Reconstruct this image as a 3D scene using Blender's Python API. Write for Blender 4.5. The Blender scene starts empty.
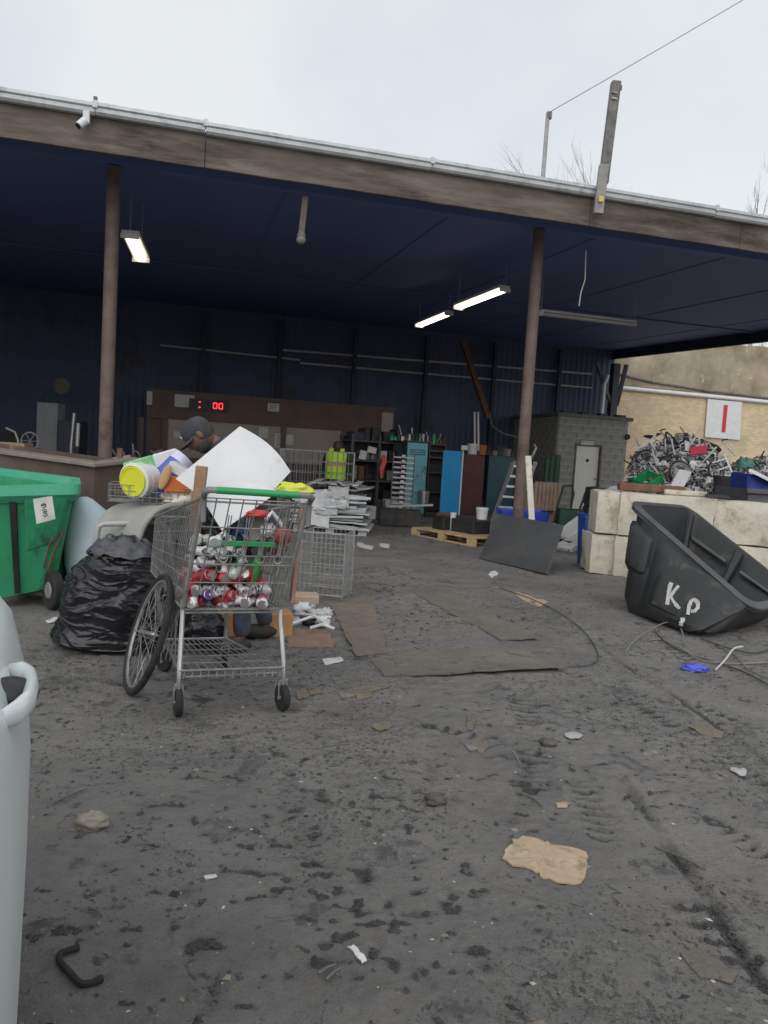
import bpy, math, random
import numpy as np
from mathutils import Vector, Matrix, noise as mnoise

# ------------------------------------------------------------------ camera, sky, sun, exposure
S = bpy.context.scene
COL = S.collection
PI = math.pi
FPX, CAM_H, PITCH, ROLL = 760.0, 1.4, math.atan(59 / 760), math.radians(3.5)
cam_data = bpy.data.cameras.new("camera")
cam = bpy.data.objects.new("camera", cam_data)
COL.objects.link(cam)
cam_data.sensor_fit = 'HORIZONTAL'
cam_data.sensor_width = 36.0
cam_data.lens = 36.0 * FPX / 768
cam_data.clip_start, cam_data.clip_end = 0.02, 3000
cam.location = (0, 0, CAM_H)
cam.rotation_euler = (Matrix.Rotation(PI / 2 - PITCH, 3, 'X') @ Matrix.Rotation(ROLL, 3, 'Z')).to_euler()
S.camera = cam

SUN_EL, SUN_AZ = math.radians(34), math.radians(190)      # azimuth measured from +Y towards +X
W = bpy.data.worlds.new("World")
S.world = W
W.use_nodes = True
nt = W.node_tree
nt.nodes.clear()
sky = nt.nodes.new('ShaderNodeTexSky')
sky.sky_type = 'NISHITA'
sky.sun_disc = False
sky.sun_elevation = SUN_EL
sky.sun_rotation = SUN_AZ
sky.air_density, sky.dust_density, sky.ozone_density = 1.0, 3.0, 1.0
hsv = nt.nodes.new('ShaderNodeHueSaturation')
hsv.inputs['Saturation'].default_value = 0.16
tc = nt.nodes.new('ShaderNodeTexCoord')
cl = nt.nodes.new('ShaderNodeTexNoise')
cl.inputs['Scale'].default_value = 2.2
cl.inputs['Detail'].default_value = 5
cl.inputs['Roughness'].default_value = 0.5
rmp = nt.nodes.new('ShaderNodeValToRGB')
rmp.color_ramp.elements[0].position = 0.36
rmp.color_ramp.elements[0].color = (0.83, 0.86, 0.9, 1)
rmp.color_ramp.elements[1].position = 0.62
rmp.color_ramp.elements[1].color = (1.0, 1.0, 1.0, 1)
# an overcast layer evens the clear sky out: mix with flat cloud white
cloud = nt.nodes.new('ShaderNodeMixRGB')
cloud.inputs['Fac'].default_value = 0.75
cloud.inputs['Color2'].default_value = (8.6, 8.95, 9.2, 1)
mul = nt.nodes.new('ShaderNodeMixRGB')
mul.blend_type = 'MULTIPLY'
mul.inputs['Fac'].default_value = 1
bg = nt.nodes.new('ShaderNodeBackground')
bg.inputs['Strength'].default_value = 0.111
wo = nt.nodes.new('ShaderNodeOutputWorld')
L = nt.links.new
L(sky.outputs[0], hsv.inputs['Color'])
L(hsv.outputs[0], cloud.inputs['Color1'])
L(tc.outputs['Generated'], cl.inputs['Vector'])
L(cl.outputs['Fac'], rmp.inputs['Fac'])
L(cloud.outputs[0], mul.inputs['Color1'])
L(rmp.outputs[0], mul.inputs['Color2'])
L(mul.outputs[0], bg.inputs['Color'])
L(bg.outputs[0], wo.inputs['Surface'])

sun_d = bpy.data.lights.new("sun", 'SUN')
sun_d.energy = 1.4
sun_d.angle = math.radians(80)
sun_d.color = (1.0, 0.97, 0.93)
sun = bpy.data.objects.new("sun", sun_d)
COL.objects.link(sun)
sd = Vector((math.sin(SUN_AZ) * math.cos(SUN_EL), math.cos(SUN_AZ) * math.cos(SUN_EL), math.sin(SUN_EL)))
sun.rotation_euler = sd.to_track_quat('Z', 'Y').to_euler()
S.view_settings.view_transform = 'Standard'
S.view_settings.look = 'None'
S.view_settings.exposure = 0.0
S.view_settings.gamma = 1.0
S.render.engine = 'CYCLES'
S.cycles.max_bounces = 8
S.cycles.diffuse_bounces = 5
S.cycles.transparent_max_bounces = 8

# ------------------------------------------------------------------ surveying helpers (pixel of the photo -> place)
_cp, _sp, _cr, _sr = math.cos(PITCH), math.sin(PITCH), math.cos(ROLL), math.sin(ROLL)
_fw = np.array([0, _cp, -_sp]); _u0 = np.array([0, _sp, _cp]); _r0 = np.array([1., 0, 0])
_rt = _r0 * _cr + _u0 * _sr; _up = -_r0 * _sr + _u0 * _cr
def _ray(x, y): return _fw + _rt * (x - 384) / FPX - _up * (y - 512) / FPX
def G(x, y, z=0.0):
    d = _ray(x, y); t = (z - CAM_H) / d[2]
    return Vector((d[0] * t, d[1] * t, z))
def D(x, y, Y):
    d = _ray(x, y); t = Y / d[1]
    return Vector((d[0] * t, Y, CAM_H + d[2] * t))
def V(x, y, p0, p1):
    """point of the photo ray on the upright plane through plan points p0, p1"""
    d = _ray(x, y); ex, ey = p1[0] - p0[0], p1[1] - p0[1]
    n = (ey, -ex); t = (p0[0] * n[0] + p0[1] * n[1]) / (d[0] * n[0] + d[1] * n[1])
    return Vector((d[0] * t, d[1] * t, CAM_H + d[2] * t))
R = math.radians
def srgb(r, g, b, k=1.0):
    f = lambda c: ((c / 255) / 12.92 if c / 255 <= 0.04045 else ((c / 255 + 0.055) / 1.055) ** 2.4) * k
    return (f(r), f(g), f(b))
rnd = random.Random(7)

# ------------------------------------------------------------------ mesh builder
class MB:
    def __init__(self): self.v = []; self.f = []; self.M = None
    def add(self, vs, fs):
        k = len(self.v)
        if self.M is not None: vs = [self.M @ Vector(q) for q in vs]
        self.v += [tuple(q) for q in vs]
        self.f += [tuple(i + k for i in q) for q in fs]
        return self
    def box(self, c, s, rot=None):
        x, y, z = s[0] / 2, s[1] / 2, s[2] / 2
        vs = [Vector(q) for q in ((-x, -y, -z), (x, -y, -z), (x, y, -z), (-x, y, -z), (-x, -y, z), (x, -y, z), (x, y, z), (-x, y, z))]
        if rot is not None: vs = [rot @ q for q in vs]
        c = Vector(c)
        return self.add([q + c for q in vs], [(0, 3, 2, 1), (4, 5, 6, 7), (0, 1, 5, 4), (1, 2, 6, 5), (2, 3, 7, 6), (3, 0, 4, 7)])
    def hexa(self, b, t):
        return self.add(list(b) + list(t), [(3, 2, 1, 0), (4, 5, 6, 7), (0, 1, 5, 4), (1, 2, 6, 5), (2, 3, 7, 6), (3, 0, 4, 7)])
    def tube(self, pts, r, n=6, closed=False, caps=True):
        P = [Vector(q) for q in pts]; m = len(P)
        rr = r if isinstance(r, (list, tuple)) else [r] * m
        ref = None; vs = []
        for i in range(m):
            a = P[i - 1] if (i > 0 or closed) else P[i]; b = P[(i + 1) % m] if (i < m - 1 or closed) else P[i]
            t = (b - a)
            if t.length < 1e-9: t = Vector((0, 0, 1))
            t.normalize()
            if ref is None: ref = Vector((0, 0, 1)) if abs(t.z) < .9 else Vector((1, 0, 0))
            x = ref - t * ref.dot(t)
            if x.length < 1e-6: x = t.orthogonal()
            x.normalize(); y = t.cross(x); ref = x
            for k in range(n):
                a_ = 2 * PI * k / n
                vs.append(P[i] + (x * math.cos(a_) + y * math.sin(a_)) * rr[i])
        fs = []
        for i in range(m if closed else m - 1):
            j = (i + 1) % m
            for k in range(n):
                l = (k + 1) % n
                fs.append((i * n + k, i * n + l, j * n + l, j * n + k))
        if caps and not closed:
            fs.append(tuple(range(n - 1, -1, -1))); fs.append(tuple((m - 1) * n + k for k in range(n)))
        return self.add(vs, fs)
    def bar(self, a, b, w, h=None, upv=(0, 0, 1)):
        """rectangular bar from a to b, w wide, h tall"""
        a, b = Vector(a), Vector(b); h = h or w; t = (b - a).normalized(); u = Vector(upv)
        if abs(t.dot(u)) > .98: u = Vector((0, 1, 0))
        x = t.cross(u).normalized(); y = x.cross(t).normalized()
        q = [x * sx * w / 2 + y * sy * h / 2 for sx, sy in ((-1, -1), (1, -1), (1, 1), (-1, 1))]
        return self.hexa([a + d for d in q], [b + d for d in q])
    def lathe(self, prof, n=24, M=None):
        vs, fs = [], []
        for r, z in prof:
            for k in range(n):
                a = 2 * PI * k / n; vs.append(Vector((r * math.cos(a), r * math.sin(a), z)))
        for i in range(len(prof) - 1):
            for k in range(n):
                l = (k + 1) % n; fs.append((i * n + k, i * n + l, (i + 1) * n + l, (i + 1) * n + k))
        if prof[0][0] > 1e-5: fs.append(tuple(range(n - 1, -1, -1)))
        if prof[-1][0] > 1e-5: fs.append(tuple((len(prof) - 1) * n + k for k in range(n)))
        if M is not None: vs = [M @ q for q in vs]
        return self.add(vs, fs)
    def prism(self, poly, z0, z1, M=None):
        n = len(poly)
        vs = [Vector((x, y, z0)) for x, y in poly] + [Vector((x, y, z1)) for x, y in poly]
        if M is not None: vs = [M @ q for q in vs]
        return self.add(vs, [tuple(range(n - 1, -1, -1)), tuple(range(n, 2 * n))] + [(i, (i + 1) % n, n + (i + 1) % n, n + i) for i in range(n)])
    def slab(self, rows, th):
        """thin shell from a grid of points: rows[i][j], thickness th downwards along normal"""
        m, n = len(rows), len(rows[0]); P = [[Vector(q) for q in r] for r in rows]
        N = [[None] * n for _ in range(m)]
        for i in range(m):
            for j in range(n):
                a = P[min(i + 1, m - 1)][j] - P[max(i - 1, 0)][j]; b = P[i][min(j + 1, n - 1)] - P[i][max(j - 1, 0)]
                N[i][j] = b.cross(a).normalized() if b.cross(a).length > 1e-12 else Vector((0, 0, 1))
        vs = [q for r in P for q in r] + [P[i][j] - N[i][j] * th for i in range(m) for j in range(n)]
        k = m * n; fs = []
        for i in range(m - 1):
            for j in range(n - 1):
                a, b, c, d = i * n + j, i * n + j + 1, (i + 1) * n + j + 1, (i + 1) * n + j
                fs += [(a, b, c, d), (k + d, k + c, k + b, k + a)]
        edge = [j for j in range(n)] + [i * n + n - 1 for i in range(1, m)] + [(m - 1) * n + j for j in range(n - 2, -1, -1)] + [i * n for i in range(m - 2, 0, -1)]
        for a, b in zip(edge, edge[1:] + edge[:1]): fs.append((b, a, a + k, b + k))
        return self.add(vs, fs)
    def ball(self, c, r, nu=12, nv=8, R_=None, amp=0.0, sc=3.0, seed=0):
        r = r if isinstance(r, (tuple, list, Vector)) else (r, r, r)
        vs = []; c = Vector(c)
        for i in range(nv + 1):
            th = PI * i / nv
            for k in range(nu):
                ph = 2 * PI * k / nu
                q = Vector((math.sin(th) * math.cos(ph), math.sin(th) * math.sin(ph), math.cos(th)))
                s = 1 + (amp * mnoise.noise(q * sc + Vector((seed * 7.3, seed * 1.7, 0))) if amp else 0)
                q = Vector((q.x * r[0], q.y * r[1], q.z * r[2])) * s
                vs.append(c + (R_ @ q if R_ is not None else q))
        fs = [(i * nu + k, (i + 1) * nu + k, (i + 1) * nu + (k + 1) % nu, i * nu + (k + 1) % nu) for i in range(nv) for k in range(nu)]
        return self.add(vs, fs)
    def build(self, name, mat, parent=None, smooth=False, bevel=0.0, segs=1, loc=None, kind=None):
        me = bpy.data.meshes.new(name)
        org = Vector(loc) if loc is not None else (ORG.get(parent.name, Vector()) if parent else Vector())
        me.from_pydata([(x - org.x, y - org.y, z - org.z) for x, y, z in self.v], [], self.f)
        me.validate(); me.update()
        if smooth:
            me.polygons.foreach_set('use_smooth', [True] * len(me.polygons))
            if smooth != 'all':
                me.set_sharp_from_angle(angle=R(smooth if smooth is not True else 40))
        if mat: me.materials.append(mat)
        o = bpy.data.objects.new(name, me); COL.objects.link(o)
        if parent: o.parent = parent
        elif loc is not None: o.location = org
        ORG[o.name] = org
        if bevel:
            md = o.modifiers.new('bevel', 'BEVEL'); md.width = bevel; md.segments = segs; md.limit_method = 'ANGLE'; md.angle_limit = R(35)
            md.harden_normals = False
        if kind: o['kind'] = kind
        return o
ORG = {}
LOG = []
def tag(o, label, cat, group=None):
    o['label'] = label; o['category'] = cat
    if group: o['group'] = group
    return o
def thing(name, label, cat, loc=(0, 0, 0), group=None):
    o = bpy.data.objects.new(name, None); COL.objects.link(o)
    o.location = loc; o.empty_display_size = .2
    ORG[o.name] = Vector(loc)
    return tag(o, label, cat, group)
def dup(root, loc, rz=None, label=None):
    r = root.copy(); COL.objects.link(r); r.location = loc
    if rz is not None: r.rotation_euler = (0, 0, rz)
    if label: r['label'] = label
    for ch in list(root.children):
        c = ch.copy(); COL.objects.link(c); c.parent = r
        for g in list(ch.children):
            d = g.copy(); COL.objects.link(d); d.parent = c
    return r
def inst(src, name, parent, loc, rot=None, scale=None):
    o = bpy.data.objects.new(name, src.data); COL.objects.link(o); o.parent = parent; o.location = loc
    if rot is not None: o.rotation_euler = rot
    if scale is not None: o.scale = scale
    return o
def frame(origin, x, y, z):
    x, y, z = Vector(x), Vector(y), Vector(z)
    return Matrix(((x.x, y.x, z.x, origin[0]), (x.y, y.y, z.y, origin[1]), (x.z, y.z, z.z, origin[2]), (0, 0, 0, 1)))
def rotz(a): return Matrix.Rotation(a, 4, 'Z')

# ------------------------------------------------------------------ materials
MATS = {}
def M(name, c1, c2=None, scale=6.0, rough=0.7, metal=0.0, bump=0.0, bscale=None, dirt=None, dscale=3.0, dthr=0.55, emit=None, alpha=None, spec=None, rvar=0.0, vs=None):
    m = bpy.data.materials.new(name); m.use_nodes = True; t = m.node_tree; l = t.links.new
    b = t.nodes['Principled BSDF']
    b.inputs['Roughness'].default_value = rough; b.inputs['Metallic'].default_value = metal
    if spec is not None: b.inputs['Specular IOR Level'].default_value = spec
    tcn = t.nodes.new('ShaderNodeTexCoord'); out = None; OBJ = tcn.outputs['Object']
    if vs:
        mp = t.nodes.new('ShaderNodeMapping'); mp.inputs['Scale'].default_value = vs; l(OBJ, mp.inputs['Vector']); OBJ = mp.outputs[0]
    if c2 is not None:
        n = t.nodes.new('ShaderNodeTexNoise'); n.inputs['Scale'].default_value = scale; n.inputs['Detail'].default_value = 8; n.inputs['Roughness'].default_value = .65
        l(OBJ, n.inputs['Vector'])
        rp = t.nodes.new('ShaderNodeValToRGB'); rp.color_ramp.elements[0].position = .33; rp.color_ramp.elements[1].position = .67
        rp.color_ramp.elements[0].color = (*c1, 1); rp.color_ramp.elements[1].color = (*c2, 1)
        l(n.outputs['Fac'], rp.inputs['Fac']); out = rp.outputs[0]
        if rvar:
            mr = t.nodes.new('ShaderNodeMapRange'); mr.inputs[3].default_value = rough - rvar; mr.inputs[4].default_value = rough + rvar
            mr.inputs[1].default_value = .3; mr.inputs[2].default_value = .7
            l(n.outputs['Fac'], mr.inputs[0]); l(mr.outputs[0], b.inputs['Roughness'])
    else: b.inputs['Base Color'].default_value = (*c1, 1)
    if dirt is not None:
        n2 = t.nodes.new('ShaderNodeTexNoise'); n2.inputs['Scale'].default_value = dscale; n2.inputs['Detail'].default_value = 10; n2.inputs['Roughness'].default_value = .7
        l(OBJ, n2.inputs['Vector'])
        r2 = t.nodes.new('ShaderNodeValToRGB'); r2.color_ramp.elements[0].position = dthr; r2.color_ramp.elements[1].position = dthr + .12
        l(n2.outputs['Fac'], r2.inputs['Fac'])
        mx = t.nodes.new('ShaderNodeMixRGB'); mx.inputs['Color2'].default_value = (*dirt, 1)
        if out: l(out, mx.inputs['Color1'])
        else: mx.inputs['Color1'].default_value = (*c1, 1)
        l(r2.outputs[0], mx.inputs['Fac']); out = mx.outputs[0]
    if out: l(out, b.inputs['Base Color'])
    if bump:
        n3 = t.nodes.new('ShaderNodeTexNoise'); n3.inputs['Scale'].default_value = bscale or scale * 4; n3.inputs['Detail'].default_value = 6
        l(OBJ, n3.inputs['Vector'])
        bp = t.nodes.new('ShaderNodeBump'); bp.inputs['Strength'].default_value = bump; bp.inputs['Distance'].default_value = .02
        l(n3.outputs['Fac'], bp.inputs['Height']); l(bp.outputs[0], b.inputs['Normal'])
    if emit:
        b.inputs['Emission Color'].default_value = (*emit[0], 1); b.inputs['Emission Strength'].default_value = emit[1]
    if alpha is not None: b.inputs['Alpha'].default_value = alpha
    MATS[name] = m
    return m

# ------------------------------------------------------------------ materials used
def ground_material(name, tint=(1, 1, 1), k=1.0):
    m = bpy.data.materials.new(name); m.use_nodes = True; t = m.node_tree; l = t.links.new; b = t.nodes['Principled BSDF']; N_ = t.nodes.new
    tcn = N_('ShaderNodeTexCoord'); geo = tcn.outputs['Object']
    def noise_(sc, det=8, ro=.65, dist=0.0):
        n = N_('ShaderNodeTexNoise'); n.inputs['Scale'].default_value = sc; n.inputs['Detail'].default_value = det; n.inputs['Roughness'].default_value = ro; n.inputs['Distortion'].default_value = dist; l(geo, n.inputs['Vector']); return n.outputs['Fac']
    def ramp(f, p0, c0, p1, c1):
        r = N_('ShaderNodeValToRGB'); e = r.color_ramp.elements; e[0].position, e[1].position = p0, p1; e[0].color, e[1].color = (*c0, 1), (*c1, 1); l(f, r.inputs[0]); return r.outputs[0]
    def mix(fac, a, c2, mode='MIX'):
        x = N_('ShaderNodeMixRGB'); x.blend_type = mode
        if isinstance(fac, float): x.inputs[0].default_value = fac
        else: l(fac, x.inputs[0])
        l(a, x.inputs[1])
        if isinstance(c2, tuple): x.inputs[2].default_value = (*c2, 1)
        else: l(c2, x.inputs[2])
        return x.outputs[0]
    T = lambda c: tuple(q * w * k for q, w in zip(c, tint))
    col = ramp(noise_(1.1), .36, T((.155, .147, .139)), .66, T((.235, .222, .208)))
    col = mix(ramp(noise_(.45, 9, .7), .53, (0, 0, 0), .68, (.75, .75, .75)), col, T((.25, .208, .17)))      # drier brownish dust
    col = mix(ramp(noise_(3.1, 10, .72, .4), .57, (0, 0, 0), .63, (.7, .7, .7)), col, T((.075, .07, .068)))    # wet dark mud
    col = mix(ramp(noise_(15, 8, .72, .5), .60, (0, 0, 0), .635, (.85, .85, .85)), col, T((.06, .057, .055)))
    col = mix(ramp(noise_(70, 4, .7), .63, (0, 0, 0), .72, (.55, .55, .55)), col, T((.3, .285, .27)))          # grit
    col = mix(ramp(noise_(130, 3, .6), .60, (0, 0, 0), .70, (.6, .6, .6)), col, T((.04, .038, .037)))
    at = N_('ShaderNodeAttribute'); at.attribute_name = 'wet'
    col = mix(at.outputs['Fac'], col, T((.038, .036, .035)))                                                    # freshly churned wet mud in the tyre tracks
    l(col, b.inputs['Base Color'])
    mr = N_('ShaderNodeMapRange'); l(noise_(2.3, 6), mr.inputs[0]); mr.inputs[1].default_value, mr.inputs[2].default_value, mr.inputs[3].default_value, mr.inputs[4].default_value = .35, .65, .5, .92; l(mr.outputs[0], b.inputs['Roughness'])
    h1, h2, h3 = noise_(22, 8, .7, .3), noise_(75, 6, .7), noise_(7, 8, .65)
    a1 = N_('ShaderNodeMath'); a1.operation = 'MULTIPLY_ADD'; l(h2, a1.inputs[0]); a1.inputs[1].default_value = .45; l(h1, a1.inputs[2])
    a2 = N_('ShaderNodeMath'); a2.operation = 'MULTIPLY_ADD'; l(h3, a2.inputs[0]); a2.inputs[1].default_value = 1.6; l(a1.outputs[0], a2.inputs[2])
    bp = N_('ShaderNodeBump'); bp.inputs['Strength'].default_value = .9; bp.inputs['Distance'].default_value = .035; l(a2.outputs[0], bp.inputs['Height']); l(bp.outputs[0], b.inputs['Normal'])
    return m
m_ground = ground_material('mud', (.99, .99, 1.0), 1.13)
m_clod = M('clod', (.05, .048, .046), (.14, .133, .126), scale=20, rough=.9, bump=.3)
m_chip = M('pale_chip', (.35, .34, .32), (.6, .58, .54), scale=5, rough=.8)
m_deck = M('glare_blue_deck', (.115, .155, .33), (.13, .175, .37), scale=2.5, rough=.7)  # blue veil of lens glare put into the deck's base colour
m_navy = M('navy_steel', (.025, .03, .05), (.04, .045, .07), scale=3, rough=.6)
m_wallglare = M('glare_blue_sheet', (.05, .064, .115), (.065, .082, .14), scale=1.5, rough=.6, dirt=(.05, .045, .045), dscale=1.2)  # wall colour carries the same blue glare, plus dirt patches
m_fascia = M('weathered_fascia', (.075, .056, .045), (.19, .162, .135), scale=3.2, rough=.85, bump=.3, bscale=30, dirt=(.045, .033, .03), dscale=1.7, dthr=.5, vs=(.3, .3, 1.7))
m_gutter = M('galvanised_gutter', (.42, .44, .45), (.56, .58, .59), scale=4, rough=.45, metal=.25, dirt=(.3, .3, .29), dscale=5)
m_post = M('rusty_post', (.105, .073, .062), (.17, .128, .112), scale=5, rough=.75, bump=.15, dirt=(.07, .04, .03), dscale=2.2, dthr=.58)
m_greywood = M('grey_wood', (.1, .095, .09), (.22, .21, .195), scale=8, rough=.9, bump=.3)
m_brick = None
m_white = M('white_paint', (.6, .61, .61), (.7, .7, .7), scale=4, rough=.5, dirt=(.5, .5, .47), dscale=2.5, dthr=.62)
m_foam = M('white_sheet', (.58, .58, .59), (.66, .66, .67), scale=3, rough=.42, dirt=(.47, .47, .46), dscale=3, dthr=.62)
m_red = M('red_paint', (.55, .03, .06), rough=.6)
m_black = M('black_plastic', (.012, .012, .013), (.03, .03, .03), scale=5, rough=.5, bump=.1)
m_rubber = M('rubber', (.012, .012, .012), (.03, .029, .028), scale=9, rough=.85)
m_steel = M('dull_steel', (.3, .3, .3), (.5, .5, .49), scale=12, rough=.42, metal=.75, dirt=(.16, .13, .11), dscale=7, dthr=.56)
m_wire = M('cart_wire', (.2, .2, .195), (.34, .34, .33), scale=14, rough=.5, metal=.5, dirt=(.13, .1, .08), dscale=9, dthr=.58)
m_silver = M('bright_metal', (.36, .36, .36), (.54, .54, .53), scale=7, rough=.35, metal=.8)
m_rust = M('rust', (.1, .05, .032), (.2, .1, .06), scale=6, rough=.85, bump=.3)
m_card = M('cardboard', (.33, .24, .16), (.47, .36, .25), scale=9, rough=.9, dirt=(.2, .15, .11), dscale=5, dthr=.57)
m_ply = ground_material('muddy_board', (1.1, 1.02, .94), 1.05)
m_paper = M('paper', (.42, .42, .4), (.62, .61, .59), scale=6, rough=.9)
m_lit = M('fluorescent_tube', (.9, .88, .8), rough=.4, emit=((1, .9, .72), 5.0))
m_fixture = M('fixture_enamel', (.5, .48, .44), (.62, .6, .56), scale=5, rough=.5)

# ------------------------------------------------------------------ ground
def vnoise(x, y, seed):
    r = np.random.RandomState(seed).rand(256, 256)
    xi = np.floor(x).astype(int); yi = np.floor(y).astype(int); fx = x - xi; fy = y - yi
    fx = fx * fx * (3 - 2 * fx); fy = fy * fy * (3 - 2 * fy)
    a = r[xi % 256, yi % 256]; b = r[(xi + 1) % 256, yi % 256]; c = r[xi % 256, (yi + 1) % 256]; d = r[(xi + 1) % 256, (yi + 1) % 256]
    return (a * (1 - fx) + b * fx) * (1 - fy) + (c * (1 - fx) + d * fx) * fy - .5
TRACKS = []   # (polyline, width, depth, lug spacing)
for pts, w, dp, lug in (
    ([(512, 690), (528, 720), (534, 750), (530, 790)], .22, .024, .07),
    ([(576, 780), (590, 802), (604, 842)], .17, .03, .065),
    ([(618, 775), (640, 805), (668, 845), (700, 885), (768, 985)], .075, .026, 0),
    ([(560, 668), (620, 690), (700, 705), (790, 740)], .10, .016, .08),
    ([(610, 690), (650, 712), (690, 735), (768, 790)], .16, .016, .075),
    ([(640, 625), (700, 668), (768, 716)], .14, .016, .09),
    ([(590, 640), (640, 672), (700, 712), (768, 765)], .05, .02, 0),
    ([(690, 900), (735, 945), (800, 1010)], .2, .012, .09),
    ([(430, 730), (505, 745), (545, 760)], .14, .014, .07),
    ([(715, 820), (745, 840), (800, 868)], .13, .018, .06)):
    TRACKS.append(([G(*q) for q in pts], w, dp, lug))
def ground_z(x, y, want_wet=False):
    wet = np.zeros(np.shape(x))
    x = np.asarray(x, float); y = np.asarray(y, float)
    far = np.clip((np.hypot(x, y) - 14) / 20, 0, 1)
    z = .045 * vnoise(x * .55 + 9, y * .55, 1) + .022 * vnoise(x * 2.1 + 31, y * 2.1, 2) + .008 * vnoise(x * 6.3 + 3, y * 6.3 + 40, 3)
    rough = np.clip(vnoise(x * .9 + 60, y * .9 + 11, 8) * 2.2 + .75, .25, 1.6)
    z = z + rough * (.008 * vnoise(x * 13 + 7, y * 13, 4) + .008 * vnoise(x * 27, y * 27 + 5, 5) + .007 * vnoise(x * 48 + 1, y * 48 + 5, 17))
    cl_ = vnoise(x * 11 + 17, y * 17 + 3, 6); z = z + .012 * rough * np.clip(cl_ - .2, 0, 1) * 2 - .012 * rough * np.clip(-cl_ - .2, 0, 1) * 3
    for P, w, dp, lug in TRACKS:
        best = np.full(x.shape, 9.0); along = np.zeros(x.shape); acc = 0
        for a, b in zip(P, P[1:]):
            dx, dy = b.x - a.x, b.y - a.y; ln = math.hypot(dx, dy)
            t = np.clip(((x - a.x) * dx + (y - a.y) * dy) / ln ** 2, 0, 1)
            d = np.hypot(x - a.x - t * dx, y - a.y - t * dy)
            k = d < best; best = np.where(k, d, best); along = np.where(k, acc + t * ln, along); acc += ln
        q = np.clip(1 - best / (w * .5), 0, 1); q = q * q * (3 - 2 * q)
        lg = np.clip((np.sin(along / lug * 2 * PI + best * 18) - .15) * 3, 0, 1) if lug else 1.0
        edge = np.exp(-((best - w * .62) / (w * .16)) ** 2)
        dp = dp * .85
        wet = np.maximum(wet, np.clip(q * 1.6, 0, 1) * (lg if lug else .8) * np.clip(.62 + 2.4 * vnoise(x * 6 + 3, y * 6, 14), 0, 1) * .9)
        z = z - dp * q * lg * (.6 + .8 * (vnoise(x * 8, y * 8, 9) + .5)) + dp * .55 * edge * (vnoise(x * 13, y * 13, 10) + .5)
    if want_wet:
        pit = np.clip(np.clip(-cl_ - .31, 0, 1) * 6 * np.clip(rough - .6, 0, 1) + np.clip(vnoise(x * 23 + 4 + 3 * vnoise(x * 4, y * 4, 31), y * 37 + 5 * vnoise(x * 3 + 8, y * 3, 32), 16) - .31, 0, 1) * 9 * np.clip(rough - .45, 0, 1), 0, .9); return np.clip(np.maximum(wet, pit), 0, .9)
    return z * (1 - far)
def axis(spec):
    out = []
    for a, b, st in spec: out += list(np.arange(a, b - 1e-9, st))
    return np.array(out + [spec[-1][1]])
gx = axis([(-900, -100, 200), (-100, -20, 16), (-20, -6, 1.0), (-6, -3, .1), (-3, -.7, .026), (-.7, 2.3, .0135), (2.3, 4.4, .035), (4.4, 7, .1), (7, 20, 1.0), (20, 100, 16), (100, 900, 200)])
gy = axis([(-900, -100, 200), (-100, -10, 15), (-10, .6, .5), (.6, 1.3, .05), (1.3, 4.3, .0135), (4.3, 7.5, .026), (7.5, 11, .06), (11, 30, .5), (30, 100, 14), (100, 1500, 200)])
X, Y = np.meshgrid(gx, gy); Z = ground_z(X, Y)
nx, ny = len(gx), len(gy)
me = bpy.data.meshes.new('ground')
co = np.stack([X.ravel(), Y.ravel(), Z.ravel()], 1).astype(np.float32)
i0 = (np.arange(ny - 1)[:, None] * nx + np.arange(nx - 1)[None]).ravel()
q = np.stack([i0, i0 + 1, i0 + nx + 1, i0 + nx], 1).astype(np.int32)
me.vertices.add(len(co)); me.vertices.foreach_set('co', co.ravel())
me.loops.add(q.size); me.loops.foreach_set('vertex_index', q.ravel())
me.polygons.add(len(q)); me.polygons.foreach_set('loop_start', np.arange(0, q.size, 4, dtype=np.int32))
me.polygons.foreach_set('use_smooth', np.ones(len(q), bool)); me.update(); me.materials.append(m_ground)
wa = me.attributes.new('wet', 'FLOAT', 'POINT'); wa.data.foreach_set('value', ground_z(X, Y, True).ravel().astype(np.float32))
ground = bpy.data.objects.new('ground', me); COL.objects.link(ground); ground['kind'] = 'structure'
def gz(x, y): return float(ground_z(np.array([x]), np.array([y]))[0])
def GP(px, py, lift=0.0):
    p = G(px, py); return Vector((p.x, p.y, gz(p.x, p.y) + lift))

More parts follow.
